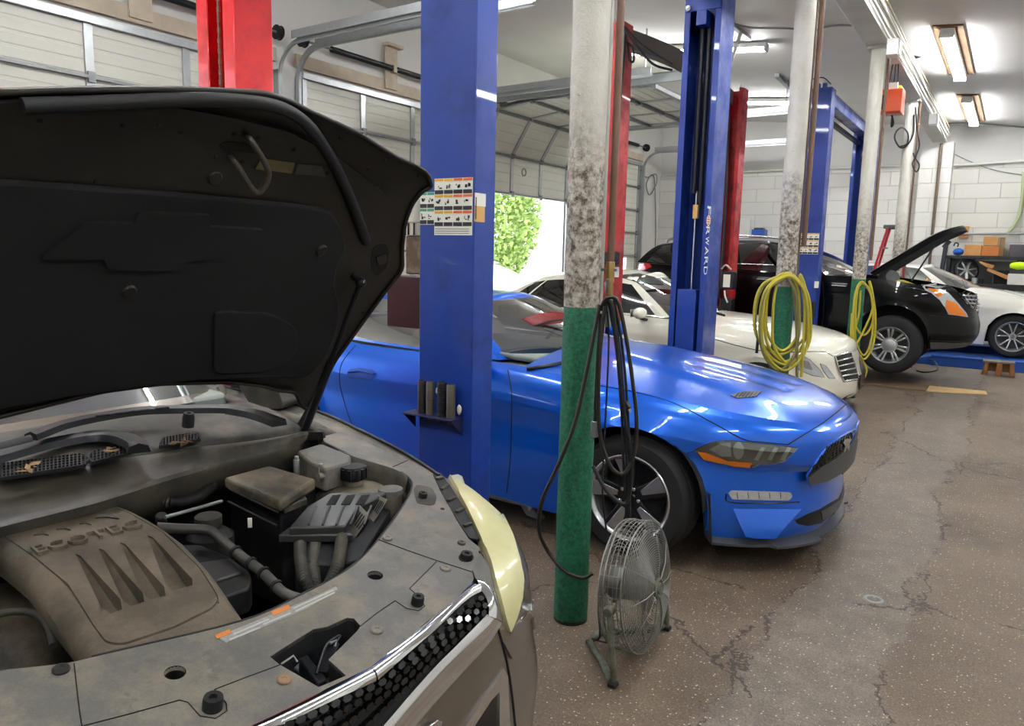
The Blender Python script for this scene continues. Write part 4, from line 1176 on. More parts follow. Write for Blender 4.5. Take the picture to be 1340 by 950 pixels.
def pipe(k, cy, off, fwd, r, z0, z1, lab, mat=BRN):
    c = Vector((BX, cy, 0)) + RV * off + TV * fwd
    o_ = tag(MB().cyl((c.x, c.y, z0), (c.x, c.y, z1), r, n=12).build('conduit_pipe', mat, smooth=50), lab, 'pipe')
    return c
c1 = pipe(0, 2.87, .118, .0, .016, 1.60, 4.04, 'brown vertical pipe fixed to the nearest column, ending in brass hose fittings')
pipe(0, 2.87, .080, -.09, .017, .9, 4.04, 'grey-white thin conduit close behind the nearest column', M('grey_conduit', '#b9b6ad', .5, .3))
pipe(1, 6.33, .125, .0, .020, 1.75, 4.04, 'brown vertical pipe on the column with the larger yellow hose coil'); pipe(1, 6.33, .10, -.06, .016, 1.3, 4.04, 'thin rusty conduit beside the brown pipe on the second column', M('rusty_pipe', '#6b5a4c'))
pipe(2, 9.78, .120, .0, .018, 1.65, 4.04, 'brown vertical pipe on the column beside the black crossover')
pipe(3, 13.13, .125, .0, .014, 1.2, 4.04, 'dark thin pipe on the column with the wire loop')
# brass fittings under the first pipe
fz = MB()
t_ = thing('hose_fitting', 'brass and steel air fitting at the lower end of the brown pipe', 'pipe fitting', (c1.x, c1.y, 1.6))
MB().cyl((c1.x, c1.y, 1.53), (c1.x, c1.y, 1.62), .021, n=6).cyl((c1.x, c1.y, 1.44), (c1.x, c1.y, 1.53), .016, n=14).build('valve_body', BRASS, t_, bevel=.003)
MB().cyl((c1.x, c1.y, 1.40), (c1.x, c1.y, 1.46), .02, n=6).cyl((c1.x, c1.y, 1.34), (c1.x, c1.y, 1.40), .013, n=12).build('coupler', GALVD, t_, bevel=.002)
MB().bar((c1.x - .05, c1.y, 1.585), (c1.x + .03, c1.y, 1.585), .012, .012).build('valve_lever', GALVD, t_, bevel=.002)
# pipe hook for hoses
def hook(c, z, lab):
    o_ = MB().tube(cr([(c.x, c.y, z + .02), (c.x + TV.x * .05, c.y + TV.y * .05, z - .01), (c.x + TV.x * .1, c.y + TV.y * .1, z), (c.x + TV.x * .12, c.y + TV.y * .12, z + .04)], 5), .006, 8).build('hose_hook', GALVD, smooth=60)
    tag(o_, lab, 'hook')

BLP = M('royal_blue_lift_paint', '#12368a', .38, .0, coat=.25, var=.05, vscale=2.5, bump=.05, bscale=18, dirt='#15307a', dcov=.16, dscale=4)
REDP = M('red_lift_paint', '#dc1219', .35, .0, coat=.3, var=.05, vscale=3, dirt='#b01016', dcov=.1, dscale=4)
REDW = M('worn_red_lift_paint', '#a8181d', .45, .0, coat=.1, var=.1, vscale=5, dirt='#6e1418', dcov=.12, dscale=6)
PAPER = M('white_sticker', '#e9e6da', .5, var=.04); PYEL = M('yellow_sticker', '#e0a824', .5); PORG = M('orange_sticker', '#d9602a', .5)
PGRN = M('green_sticker', '#3f9a72', .5); PBLK = M('sticker_ink', '#1b1b1d', .5); PTAN = M('tan_sticker', '#d0a35c', .55, var=.1, vscale=20)
def textmb(s, f, depth=.0, res=2, font_scale=1.):
    """lettering as mesh; f maps (u, v, h) with u,v in 0..1 over the text's own box"""
    cu = bpy.data.curves.new('lettering', 'FONT'); cu.body = s; cu.resolution_u = res
    ob = bpy.data.objects.new('lettering_tmp', cu); COL.objects.link(ob)
    dg = bpy.context.evaluated_depsgraph_get(); me = ob.evaluated_get(dg).to_mesh()
    vs = [v.co.copy() for v in me.vertices]; fs = [tuple(p.vertices) for p in me.polygons]
    ob.evaluated_get(dg).to_mesh_clear(); bpy.data.objects.remove(ob); bpy.data.curves.remove(cu)
    x0 = min(v.x for v in vs); x1 = max(v.x for v in vs); y0 = min(v.y for v in vs); y1 = max(v.y for v in vs)
    uv = [((v.x - x0) / (x1 - x0), (v.y - y0) / (y1 - y0)) for v in vs]
    mb = MB()
    top = [f(u, v, 1) for u, v in uv]
    if depth:
        bot = [f(u, v, 0) for u, v in uv]; m = len(top); cnt = set()
        for fc in fs:
            for a, b in zip(fc, fc[1:] + fc[:1]): cnt.add((a, b))
        rim = [(a, b) for a, b in cnt if (b, a) not in cnt]
        mb.add(top + bot, fs + [(b, a, a + m, b + m) for a, b in rim])
    else: mb.add(top, fs)
    return mb
def post(name, lab, cx, cy, w, d, face, mat, ztop, cat='lift post', flange=.055, th=.012):
    """C-channel lift post; face = +1 opens to +y, -1 opens to -y"""
    t_ = thing(name, lab, cat, (cx, cy, 0))
    yb = cy - face * d / 2; yf = cy + face * d / 2
    def cb(mb, x0, x1, ya, yb_): mb.box(x0, x1, min(ya, yb_), max(ya, yb_), 0.012, ztop)
    mb = MB()
    L = [(cx - w / 2, yf), (cx - w / 2 + flange, yf), (cx - w / 2 + flange, yf - face * th), (cx - w / 2 + th, yf - face * th), (cx - w / 2 + th, yb + face * th), (cx + w / 2 - th, yb + face * th),
         (cx + w / 2 - th, yf - face * th), (cx + w / 2 - flange, yf - face * th), (cx + w / 2 - flange, yf), (cx + w / 2, yf), (cx + w / 2, yb), (cx - w / 2, yb)]
    mb.prism([(a, b, .012) for a, b in L], (0, 0, ztop - .012))
    mb.build('channel', mat, t_, bevel=.006)
    MB().box(cx - w / 2 - .08, cx + w / 2 + .08, cy - d / 2 - .06, cy + d / 2 + .06, 0, .016).build('base_plate', mat, t_, bevel=.003)
    for sx in (-1, 1):
        for sy in (-1, 1): MB().cyl((cx + sx * (w / 2 + .055), cy + sy * (d / 2 + .035), .01), (cx + sx * (w / 2 + .055), cy + sy * (d / 2 + .035), .04), .013, n=6).build('anchor_bolt', GALVD, t_)
    # carriage with two swing arms low on the open side
    MB().box(cx - w / 2 + .03, cx + w / 2 - .03, min(yf - face * .10, yf + face * .03), max(yf - face * .10, yf + face * .03), .06, .50).build('carriage', mat, t_, bevel=.006)
    return t_
def sticker_sheet(par, x0, x1, z0, z1, y, cols, rows, hd, foot=0., nrm=-1, axis='x', mat=PAPER):
    """printed warning sheet: header bars, pictograms, caption bars"""
    e = .0015 * nrm
    def q(mb, a0, a1, b0, b1, k):
        p = [(a0, b0), (a1, b0), (a1, b1), (a0, b1)]
        mb.add([((a, y + e * k, b) if axis == 'x' else (y + e * k, a, b)) for a, b in p], [(0, 1, 2, 3)])
    s_ = MB(); q(s_, x0, x1, z0, z1, 1)
    sh = s_.build('warning_sheet', mat, par, solid=.0008, fixn=False)
    W = (x1 - x0) / cols; H = (z1 - z0 - foot) / rows
    ink = MB(); hh = {}
    for i in range(cols):
        for j in range(rows):
            a0 = x0 + W * i + W * .04; a1 = x0 + W * (i + 1) - W * .04; b1 = z1 - H * j - H * .02; b0 = b1 - H * .94
            m = hd[i * len(hd) // cols] if not isinstance(hd[0], list) else hd[j][i]
            mb = hh.setdefault(m.name, (MB(), m))[0]; q(mb, a0, a1, b1 - H * .15, b1, 2)
            q(ink, a0, a1, b0, b0 + H * .24, 2)
            for _ in range(4):
                u = random.uniform(a0 + W * .1, a1 - W * .3); v = random.uniform(b0 + H * .3, b1 - H * .4)
                q(ink, u, u + W * random.uniform(.06, .28), v, v + H * random.uniform(.05, .2), 2)
    if foot:
        for k in range(3): q(ink, x0 + W * .1, x1 - W * .3, z0 + foot * (.2 + .25 * k), z0 + foot * (.26 + .25 * k), 2)
    ink.build('printed_pattern', PBLK, sh, fixn=False)
    for mb, m in hh.values(): mb.build('header_bar', m, sh, fixn=False)
    return sh
# ---- the near blue post with the stickers
BW = .335
b1x = -2.31; b1y0 = 2.90
b1 = post('lift_post', 'nearest blue lift post, with warning stickers and a rack of black adapters', b1x, b1y0 + .085, BW, .17, 1, BLP, 3.8)
x0 = b1x - BW / 2
def bx(px, py): return at(px, py, Y=b1y0)
a, b = bx(569, 234), bx(618, 308)
sticker_sheet(b1, a.x, b.x, b.z, a.z, b1y0, 4, 3, [PYEL, PORG], foot=.04)
a, b = bx(550, 252), bx(569, 294)
sticker_sheet(b1, a.x, b.x - .002, b.z, a.z, b1y0, 2, 2, [PGRN, PGRN])
xr_ = b1x + BW / 2
a, b = at(621, 252, X=xr_), at(634, 291, X=xr_)
s_ = MB().add([(xr_ + .001, a.y, b.z), (xr_ + .001, b.y, b.z), (xr_ + .001, b.y, a.z), (xr_ + .001, a.y, a.z)], [(0, 1, 2, 3)]).build('warning_sheet', PTAN, b1, solid=.0008, fixn=False)
zm = (a.z * .55 + b.z * .45)
MB().add([(xr_ + .0025, a.y, zm), (xr_ + .0025, b.y + .004, zm), (xr_ + .0025, b.y + .004, a.z), (xr_ + .0025, a.y, a.z)], [(0, 1, 2, 3)]).build('torn_label', PAPER, s_, fixn=False)
MB().add([(xr_ + .0028, a.y + .006, b.z + .012), (xr_ + .0028, a.y + .014, b.z + .012), (xr_ + .0028, a.y + .014, a.z - .02), (xr_ + .0028, a.y + .006, a.z - .02)], [(0, 1, 2, 3)]).build('printed_pattern', PBLK, s_, fixn=False)
# adapter rack and its four adapters
ra = bx(543, 538); rb = bx(606, 545)
zr = (ra.z + rb.z) / 2
rk = MB().box(ra.x, rb.x, b1y0 - .10, b1y0, zr - .004, zr + .004)
for xx in (ra.x + .004, rb.x - .004): rk.prism([(xx - .003, b1y0, zr), (xx - .003, b1y0 - .098, zr), (xx - .003, b1y0, zr - .09)], (.006, 0, 0))
rk.build('adapter_rack', M('navy_rack_paint', '#1c2148', .5, var=.1), b1, bevel=.002)
ADP = M('black_oxide_steel', '#2e2b28', .5, .4, var=.2, vscale=15); ADG = M('worn_grey_steel', '#5a544c', .5, .4, var=.15, vscale=15)
for k, (px, r, h, m, lab) in enumerate(((552, .021, .165, ADP, 'dark adapter at the outer end of the rack on the blue post'), (563, .021, .165, ADG, 'grey-brown ringed adapter, second in the blue post rack'),
        (578, .024, .17, M('black_rubber', '#16171a'), 'blackest ribbed adapter in the blue post rack'), (590, .022, .165, ADG, 'plain grey adapter next to the white rag in the rack'))):
    p = at(px, 538, Y=b1y0 - .05)
    pr = [(0, -.03), (r * .6, -.03), (r * .6, 0), (r, .0)] + ([(r, h * .45), (r + .0015, h * .46), (r + .0015, h * .48), (r, h * .49)] if k == 1 else [(q, h * i / 14 + .002 * j) for i in range(1, 13) for j, q in ((0, r), (1, r - .002))] if k == 2 else []) + [(r, h - .006), (r - .003, h), (r - .006, h), (r - .007, h - .02), (0, h - .02)]
    o_ = MB().lathe(pr, (p.x, p.y, zr + .0045), (0, 0, 1), 20).build('lift_adapter', m, smooth=35)
    tag(o_, lab, 'lift adapter', 'adapters in the blue post rack')
def rag(px, py, s, lab):
    p = at(px, py, Y=b1y0 - .03); random.seed(int(px))
    mb = MB(); rows = []
    for i in range(7):
        a = PI * i / 6
        rows.append([p + Vector((s * math.sin(a) * math.cos(2 * PI * k / 10) * random.uniform(.6, 1.2) * .8, .6 * s * math.sin(a) * math.sin(2 * PI * k / 10), s * 1.3 * math.cos(a) + random.uniform(-.3, .3) * s)) for k in range(10)])
    mb.grid(rows, cv=True)
    tag(mb.build('crumpled_rag', M('white_rag', '#d8d3c6', .9, var=.1, vscale=40), sub=1, smooth=80), lab, 'rag')
rag(601, 536, .019, 'crumpled white rag on the end of the adapter rack'); rag(572, 511, .012, 'scrap of white paper between the adapters on the blue post')
# power unit on the side of the post
t_ = thing('power_unit', 'hydraulic lift motor over a dark red oil tank, fixed beside the stickered blue post', 'hydraulic power unit', (-2.62, 3.02, 1.2))
py_ = 2.97
a = at(506, 360, Y=py_); b = at(552, 431, Y=py_)
MB().box(a.x, b.x + .03, py_, py_ + .17, b.z, a.z).build('oil_tank', M('dark_maroon_paint', '#3a1a20', .35, coat=.3, var=.15, vscale=8), t_, bevel=.006)
a = at(527, 308, Y=py_); b = at(556, 360, Y=py_)
MB().box(a.x, b.x + .02, py_ + .02, py_ + .15, b.z, a.z).build('pump_block', M('corroded_alloy', '#9a8c7c', .55, .4, var=.3, vscale=9, dirt='#6d5a4a', dcov=.4, dscale=9), t_, bevel=.01)
a = at(533, 248, Y=py_ + .08); b = at(560, 308, Y=py_ + .08)
mb = MB(); rr = (b.x - a.x) / 2 + .02; cx_ = a.x + rr
mb.lathe([(0, 0), (rr * .9, 0), (rr * .9, .06), (rr, .065), (rr, .22), (rr * .93, .235), (0, .24)], (cx_, py_ + .09, b.z), (0, 0, 1), 24)
mb.build('motor', M('cream_motor_paint', '#d8d2bf', .5, var=.1, vscale=10), t_, smooth=40)
mb = MB()
for k in range(14):
    an = 2 * PI * k / 14; mb.obox((cx_ + rr * .9 * math.cos(an), py_ + .09 + rr * .9 * math.sin(an), b.z + .03), (math.cos(an), math.sin(an), 0), (-math.sin(an), math.cos(an), 0), (0, 0, 1), .008, .003, .03)
mb.build('cooling_fin', ADP, t_)
MB().cyl((cx_, py_ + .09, at(527, 431, Y=py_).z - .0), (cx_, py_ + .09, at(527, 440, Y=py_).z), .012, n=10).build('drain_plug', BRASS, t_)

# ---- the far post of the same lift, channel open to the viewer
b2x = -2.405
b2 = post('lift_post', 'blue lift post with open channel and white vertical lettering, behind the blue coupe', b2x, 6.62, .325, .34, -1, BLP, 3.85)
yf = 6.45
mb = MB().cyl((b2x - .03, yf + .10, 2.2), (b2x - .03, yf + .10, 3.70), .022, n=14).cyl((b2x + .02, yf + .13, 2.1), (b2x + .02, yf + .13, 3.70), .022, n=14)
mb.build('hydraulic_cylinder', BLACKM, b2, smooth=50)
MB().cyl((b2x - .01, yf + .12, 1.33), (b2x - .01, yf + .12, 2.22), .011, n=12).build('piston_rod', CHROME, b2, smooth=50)
MB().box(b2x - .02, b2x + .025, yf + .07, yf + .11, 1.98, 2.10).build('yellow_tag', PTAN, b2, bevel=.003)
MB().box(b2x - .09, b2x + .08, yf - .01, yf + .12, .05, 1.36).build('slider', BLP, b2, bevel=.006)
MB().box(b2x + .04, b2x + .10, yf + .2, yf + .3, .02, 3.7).build('inner_guide', M('dark_blue_steel', '#232838', .5, .3), b2, bevel=.004)  # steel in one even dark blue
zt = 3.80
tb = MB().box(b2x - .155, b2x + .155, yf - .012, yf, zt - .10, zt + .02).build('top_plate', BLP, b2, bevel=.004)
for sx, dz in ((-.125, -.06), (.125, .0)):
    MB().cyl((b2x + sx, yf - .03, zt + dz - .01), (b2x + sx, yf - .01, zt + dz - .01), .022, n=16).cyl((b2x + sx, yf - .04, zt + dz - .01), (b2x + sx, yf - .03, zt + dz - .01), .012, n=6).build('pivot_bolt', GALV, tb, bevel=.002)
MB().box(b2x - .05, b2x + .04, yf - .02, yf + .10, zt - .22, zt - .10).build('sheave_block', BLP, b2, bevel=.005)
# overhead beam of that lift reaching towards the near post
t_ = thing('lift_crossbeam', 'blue overhead crossbeam meeting the top of the open-channel post', 'crossbeam', (b2x, 4.8, 3.9))
MB().box(b2x - .11, b2x + .11, 3.0, yf + .25, 3.85, 4.02).build('beam_tube', BLP, t_, bevel=.006)
MB().bar((b2x - .2, 4.2, 4.12), (b2x - .12, yf - .02, 3.84), .02, .02).build('switch_rod', GALV, t_)
# lettering down its side face
xs_ = b2x + .1625
p0 = at(928.5, 270, X=xs_); p1 = at(922.0, 362, X=xs_)
yc_ = (p0.y + p1.y) / 2; hw = .044
n7 = 'FORWARD'; tot = p0.z - p1.z
for k, ch in enumerate(n7):
    zt_ = p0.z - tot * k / 7; zb_ = zt_ - tot / 7 * .82
    if ch == 'O':
        cz = (zt_ + zb_) / 2
        mb = MB().lathe([(0, 0), (.046, 0)], (xs_ + .0015, yc_, cz), (1, 0, 0), 20); mb.build('logo_disc', PORG, b2, fixn=False)
        mb = MB().lathe([(.038, 0), (.047, 0)], (xs_ + .0025, yc_, cz), (1, 0, 0), 20)
        for q in (-.02, .0, .02): mb.add([(xs_ + .0025, yc_ - .05, cz + q - .003), (xs_ + .0025, yc_ + .05, cz + q - .003), (xs_ + .0025, yc_ + .05, cz + q + .003), (xs_ + .0025, yc_ - .05, cz + q + .003)], [(0, 1, 2, 3)])
        mb.build('logo_ring', PAPER, b2, fixn=False); continue
    textmb(ch, lambda u, v, h, zt_=zt_, zb_=zb_: Vector((xs_ + .0015, yc_ - hw + 2 * hw * v, zt_ + (zb_ - zt_) * u))).build('lettering', PAPER, b2, fixn=False, merge=0)

# ---- blue pair of the crossover bay
b3x = -2.33; b3y0 = 10.42
b3 = post('lift_post', 'blue lift post behind the larger yellow coil, with small torn stickers', b3x + .02, b3y0 + .12, .34, .24, 1, BLP, 3.80)
a, b = at(1045, 305, Y=b3y0), at(1081, 333, Y=b3y0)
sticker_sheet(b3, a.x, a.x + (b.x - a.x) * .72, b.z, a.z, b3y0, 4, 3, [PTAN, PYEL])
a, b = at(1066, 368, Y=b3y0), at(1071, 377, Y=b3y0)
MB().add([(a.x, b3y0 - .001, b.z), (b.x, b3y0 - .001, b.z), (b.x, b3y0 - .001, a.z), (a.x, b3y0 - .001, a.z)], [(0, 1, 2, 3)]).build('small_label', PAPER, b3, fixn=False)
rk = MB().box(b3x - .13, b3x + .17, b3y0 - .1, b3y0, .90, .908).build('adapter_rack', M('navy_rack_paint', '#1c2148'), b3)
for px, lab in ((1052, 'first dark adapter on the rack of the farther blue post'), (1063, 'second dark adapter on the rack of the farther blue post')):
    p = at(px, 424, Y=b3y0 - .05)
    tag(MB().lathe([(0, -.03), (.016, -.03), (.016, 0), (.028, 0), (.028, .19), (.022, .195), (.02, .17), (0, .17)], (p.x, p.y, .909), (0, 0, 1), 18).build('lift_adapter', ADP, smooth=40), lab, 'lift adapter', 'adapters on the farther blue post')
mb = MB()
for dx in (-.12, -.02, .06): mb.box(b3x + dx, b3x + dx + .05, b3y0 + .03, b3y0 + .1, 3.8, 3.86)
mb.box(b3x - .15, b3x + .19, b3y0 - .01, b3y0 + .02, 3.66, 3.74)
mb.build('top_bracket', BLP, b3, bevel=.004)
MB().tube(cr([(b3x - .15, b3y0 + .02, 3.78), (b3x - .1, b3y0 + .02, 3.9), (b3x + .05, b3y0 + .05, 3.93), (b3x + .16, b3y0 + .05, 3.84)], 6), .007, 6).build('hydraulic_line', BLACKM, b3, smooth=60)
b4x = -2.30; b4y = 14.15
b4 = post('lift_post', 'farthest blue lift post, showing on both sides of the narrow-coil column', b4x, b4y, .36, .3, -1, BLP, 3.80)
t_ = thing('lift_crossbeam', 'blue overhead crossbeam running from the farther blue post to the farthest one', 'crossbeam', (b3x, 12.3, 3.7))
MB().box(b3x + .0, b3x + .16, b3y0 + .25, b4y - .15, 3.62, 3.78).build('beam_tube', BLP, t_, bevel=.006)
MB().box(b3x - .1, b3x - .03, b3y0 + .25, b4y - .15, 3.55, 3.60).build('lower_bar', M('dark_blue_steel', '#232838'), t_, bevel=.004)

# ---- red posts
r1l = at(258, 60, Y=2.745).x; r1r = at(307, 60, Y=2.745).x; r1d = at(357, 60, X=r1r).y - 2.745
r1 = post('lift_post', 'bright red lift post rising behind the raised hood', (r1l + r1r) / 2, 2.745 + r1d / 2, r1r - r1l, r1d, -1, REDP, 4.4, flange=.10)
mb = MB()
cx_ = r1l + (r1r - r1l) * .38
for k in range(110):
    z = 1.2 + k * .028
    mb.obox((cx_, 2.80, z), (1, 0, 0), (0, 1, 0), (0, 0, 1), .010 if k % 2 else .006, .006, .013)
mb.build('lift_chain', M('chain_steel', '#a8a193', .45, .7, var=.2, vscale=50), r1)
r2 = post('lift_post', 'worn red lift post directly behind the nearest white and green column', -3.46, 6.98, .24, .22, 1, REDW, 3.86)
r3 = post('lift_post', 'worn red lift post standing behind the open-channel blue post', -3.36, 10.42, .26, .24, -1, REDW, 3.88)
t_ = thing('lift_crossbeam', 'dark brown overhead crossbeam between the two worn red posts', 'crossbeam', (-3.40, 8.7, 3.6))
mb = MB()
pts = [Vector((-3.40, 7.10 + 3.18 * k / 12, 3.74 + .10 * math.sin(PI * k / 12))) for k in range(13)]
for p, q in zip(pts, pts[1:]): mb.bar(p, q, .10, .18)
mb.build('beam_tube', M('dark_brown_beam', '#3c332f', .55, var=.15), t_)
def cable(pts, r, lab, mat=RUBBER, n=8, name='hose', cat='hose', sub=6):
    return tag(MB().tube(cr(pts, sub), r, n).build(name, mat, smooth=60), lab, cat)
def tr(pts, p0, nrm=(-.5, .85, 0)):
    return [on_plane(p[0], p[1], Vector(p0) + Vector((0, 0, 0)), nrm) - Vector(nrm).normalized() * (p[2] if len(p) > 2 else 0) for p in pts]
cable(tr([(816, 35), (822, 62), (824, 78), (829, 80), (828, 64), (818, 52)], (-3.35, 6.85, 3.6)), .012, 'short black hose looped at the top of the red post')
cable(tr([(817, 38), (835, 62), (855, 84), (880, 92)], (-3.3, 6.8, 3.6)), .012, 'longer black hose sagging below the dark brown crossbeam')
cable(tr([(817, 34), (840, 58), (880, 84)], (-3.3, 6.85, 3.6)), .008, 'thin black wire under the dark brown crossbeam')
cable(tr([(944, 112), (947, 108), (953, 112), (954, 150), (952, 200), (950, 260), (946, 330), (940, 392)], (-3.2, 10.28, 2.5)), .014, 'black hose running down the edge of the farther red post')
cable(tr([(818, 45), (812, 120), (806, 220), (801, 300), (797, 380)], (-3.3, 6.85, 2.6)), .02, 'black hose running down the nearer worn red post')
# power unit on the farther red post
t_ = thing('power_unit', 'black hydraulic power unit with white labels, fixed to the farther red post', 'hydraulic power unit', (-3.1, 10.3, 1.2))
def fz_(px, py): return at(px, py, Y=10.02)
a, b = fz_(944, 355), fz_(957, 379)
MB().box(a.x, b.x + .02, 10.02, 10.18, b.z, a.z).build('motor', BLACKM, t_, bevel=.012)
a, b = fz_(942, 390), fz_(956, 414)
MB().box(a.x, b.x, 10.02, 10.18, b.z, a.z).build('oil_tank', M('black_metal', '#1b1c20'), t_, bevel=.01)
a, b = fz_(947, 359), fz_(955, 376)
MB().add([(a.x, 10.016, b.z), (b.x, 10.016, b.z), (b.x, 10.016, a.z), (a.x, 10.016, a.z)], [(0, 1, 2, 3)]).build('white_label', PAPER, t_, fixn=False)
MB().tube(cr([fz_(948, 380), fz_(949, 388), fz_(952, 396)], 5), .012, 8).build('feed_hose', WHITEP, t_, smooth=60)
MB().tube(cr([fz_(944, 352), fz_(950, 347), fz_(957, 353)], 5), .012, 8).build('return_hose', M('grey_conduit', '#b9b6ad'), t_, smooth=60)

# ---- yellow hoses on the columns
YEL = M('yellow_air_hose', '#817c32', .45, var=.15, vscale=10); YELD = M('dull_olive_hose', '#77713f', .5, var=.15, vscale=10)
def coil(px0, py0, loops, cy, lab, r, tail=None, mat=YEL):
    """one hose hung in several loops from a hook on the column"""
    p0 = Vector((BX, cy, 0)) + TV * (CR + .05)
    pts = []
    for k, (xl, xr2, yb, d) in enumerate(loops):
        # down one side, round the bottom, up the other
        top = py0 + random.uniform(0, 5)
        jit = lambda: random.uniform(-4, 4)
        xl += jit(); xr2 += jit(); yb += jit()
        seq = [(px0, top), (px0 + (xl - px0) * .75, top + (yb - top) * .14), (xl, top + (yb - top) * .45), (xl + (px0 - xl) * .12, top + (yb - top) * .8), ((xl + xr2) / 2, yb), (xr2 - (xr2 - px0) * .12, top + (yb - top) * .8), (xr2, top + (yb - top) * .45), (px0 + (xr2 - px0) * .75, top + (yb - top) * .14)]
        pts += [(a, b, d + .012 * math.sin(i)) for i, (a, b) in enumerate(seq)]
    if tail: pts += tail
    return cable(tr(pts, p0), r, lab, mat, 8, 'air_hose', 'hose')
random.seed(4)
coil(1027, 357, [(989, 1056, 466, .02), (1000, 1050, 470, .035), (994, 1058, 478, .05), (1004, 1047, 455, .03), (992, 1052, 486, .06), (1008, 1057, 474, .04)], 6.33, 'larger yellow air hose coiled in many loops on the second column', .0115, [(1044, 360, .05), (1050, 400, .05), (1048, 460, .05), (1046, 492, .05)])
coil(1024, 360, [(995, 1040, 482, .06), (990, 1045, 470, .02)], 6.33, 'dull olive air hose hung among the loops of the larger yellow coil', .011, [(1036, 365, .03), (1040, 420, .04), (1041, 494, .04)], YELD)
cable(tr([(992, 442), (991, 452), (990, 462)], Vector((BX, 6.33, 0)) + TV * .14), .012, 'dark blow-gun nozzle hanging at the edge of the larger yellow coil', RUBBER, 8, 'air_nozzle', 'nozzle')
coil(1126, 366, [(1114, 1142, 440, .02), (1117, 1138, 462, .03), (1115, 1143, 470, .04)], 9.78, 'narrower yellow air hose coil on the column beside the black crossover', .012, [(1136, 368, .03), (1141, 400, .03), (1130, 430, .03), (1117, 452, .03), (1112, 440, .04), (1113, 410, .04)])
cable(tr([(1126, 380), (1124, 410), (1118, 440), (1128, 470), (1134, 485), (1127, 502)], Vector((BX, 9.78, 0)) + TV * .13), .012, 'loose yellow hose tail hanging below the narrower coil', YEL, 8, 'air_hose', 'hose')

# ---- black hoses and cords on the first column
p0 = Vector((BX, 2.87, 0)) + TV * (CR + .035)
hook(Vector((BX, 2.87, 0)) + RV * .1, 1.51, 'steel hook carrying the black hoses on the nearest column')
STR = M('black_hose_tan_stripe', '#26221c', .35, var=.1)
cable(tr([(784, 398, .03), (779, 425, .03), (768, 480, .04), (752, 550, .05), (730, 605, .05), (710, 650, .04), (705, 690, .0), (714, 722, -.05), (737, 748, -.02), (762, 756, .0), (776, 750, .0)], p0), .009, 'black air hose swinging across the green column down to the floor fan', STR, 8, 'air_hose')
cable(tr([(786, 405, .02), (790, 393, .04), (797, 388, .05), (807, 394, .05), (816, 430, .05), (824, 480, .05), (831, 540, .05), (830, 580, .05), (823, 604, .05), (812, 616, .05), (798, 606, .05), (786, 575, .05), (782, 530, .05), (783, 480, .05), (787, 430, .04), (791, 400, .04)], p0), .0085, 'black air hose hung in a long loop on the nearest column', STR, 8, 'air_hose')
cable(tr([(789, 400, .03), (795, 392, .04), (801, 405, .05), (808, 470, .05), (816, 540, .05), (823, 580, .05), (825, 615, .05), (820, 650, .05), (808, 652, .05), (790, 635, .03), (776, 610, .0)], p0), .0085, 'second black hose loop hanging in front of the blue coupe wheel', RUBBER, 8, 'air_hose')
cable(tr([(793, 396, .02), (796, 440, .03), (793, 520, .03), (790, 580, .02), (788, 640, .02), (793, 690, .0), (798, 712, -.05)], p0), .004, 'thin black cord dropping from the hook to the floor fan', RUBBER, 6, 'black_cord', 'cord')
cable(tr([(786, 410, .02), (783, 450, .02), (780, 510, .02), (778, 535, .02)], p0), .008, 'black lead hanging straight down beside the green column', RUBBER, 8, 'black_cord', 'cord')
cable(tr([(803, 397, .03), (806, 430, .03), (809, 480, .03), (812, 500, .03), (815, 520, .04)], p0), .006, 'short black cord ending in a plug among the hoses', RUBBER, 6, 'black_cord', 'cord')
for k in range(3):
    dx = k * 4 - 3
    cable(tr([(798 + dx, 392, .03), (808 + dx, 450, .035), (815 + dx, 530, .035), (818 + dx, 600, .03), (820 + dx * .6, 660, .03), (821 + dx * .6, 690, .03)], p0), .006, ['black strand nearest the column in the hanging bundle', 'middle black strand of the hanging bundle', 'outer black strand of the hanging bundle'][k], RUBBER, 6, 'air_hose')
pc = tr([(778, 560, .02)], p0)[0]
t_ = thing('power_socket', 'grey cord socket hanging beside the green column', 'socket', pc)
MB().obox(pc, (0, 0, 1), (1, 0, 0), (0, 1, 0), .035, .014, .012).build('housing', GALVD, t_, bevel=.004)
MB().cyl(pc + Vector((0, 0, .03)), pc + Vector((0, 0, .10)), .010, .007, n=12).build('strain_relief', RUBBER, t_, smooth=40)
pc = tr([(819, 528, .04)], p0)[0]
t_ = thing('power_plug', 'black three-pin plug dangling among the hoses', 'plug', pc)
MB().obox(pc, (.6, 0, -.8), (0, 1, 0), (.8, 0, .6), .018, .012, .011).build('plug_body', RUBBER, t_, bevel=.004)
mb = MB()
for dx in (-.006, .006): mb.bar(pc + Vector((.008, dx, -.012)), pc + Vector((.02, dx, -.026)), .005, .002)
mb.build('prong', BRASS, t_)

# wires on the far column
p0 = Vector((BX, 13.13, 0)) + TV * (CR + .03)
cable(tr([(1196, 150), (1195, 175), (1187, 190), (1178, 193), (1171, 182), (1173, 172), (1181, 167), (1188, 175), (1187, 188), (1178, 192)], p0), .012, 'dark wire coiled in a round loop high on the farthest column', RUBBER, 6, 'wire', 'wire')
cable(tr([(1198, 140), (1200, 170), (1203, 190), (1198, 205), (1194, 215), (1199, 225), (1203, 216), (1197, 206), (1195, 200)], p0), .01, 'tangled thin dark wire hanging below the loop on the farthest column', RUBBER, 6, 'wire', 'wire')
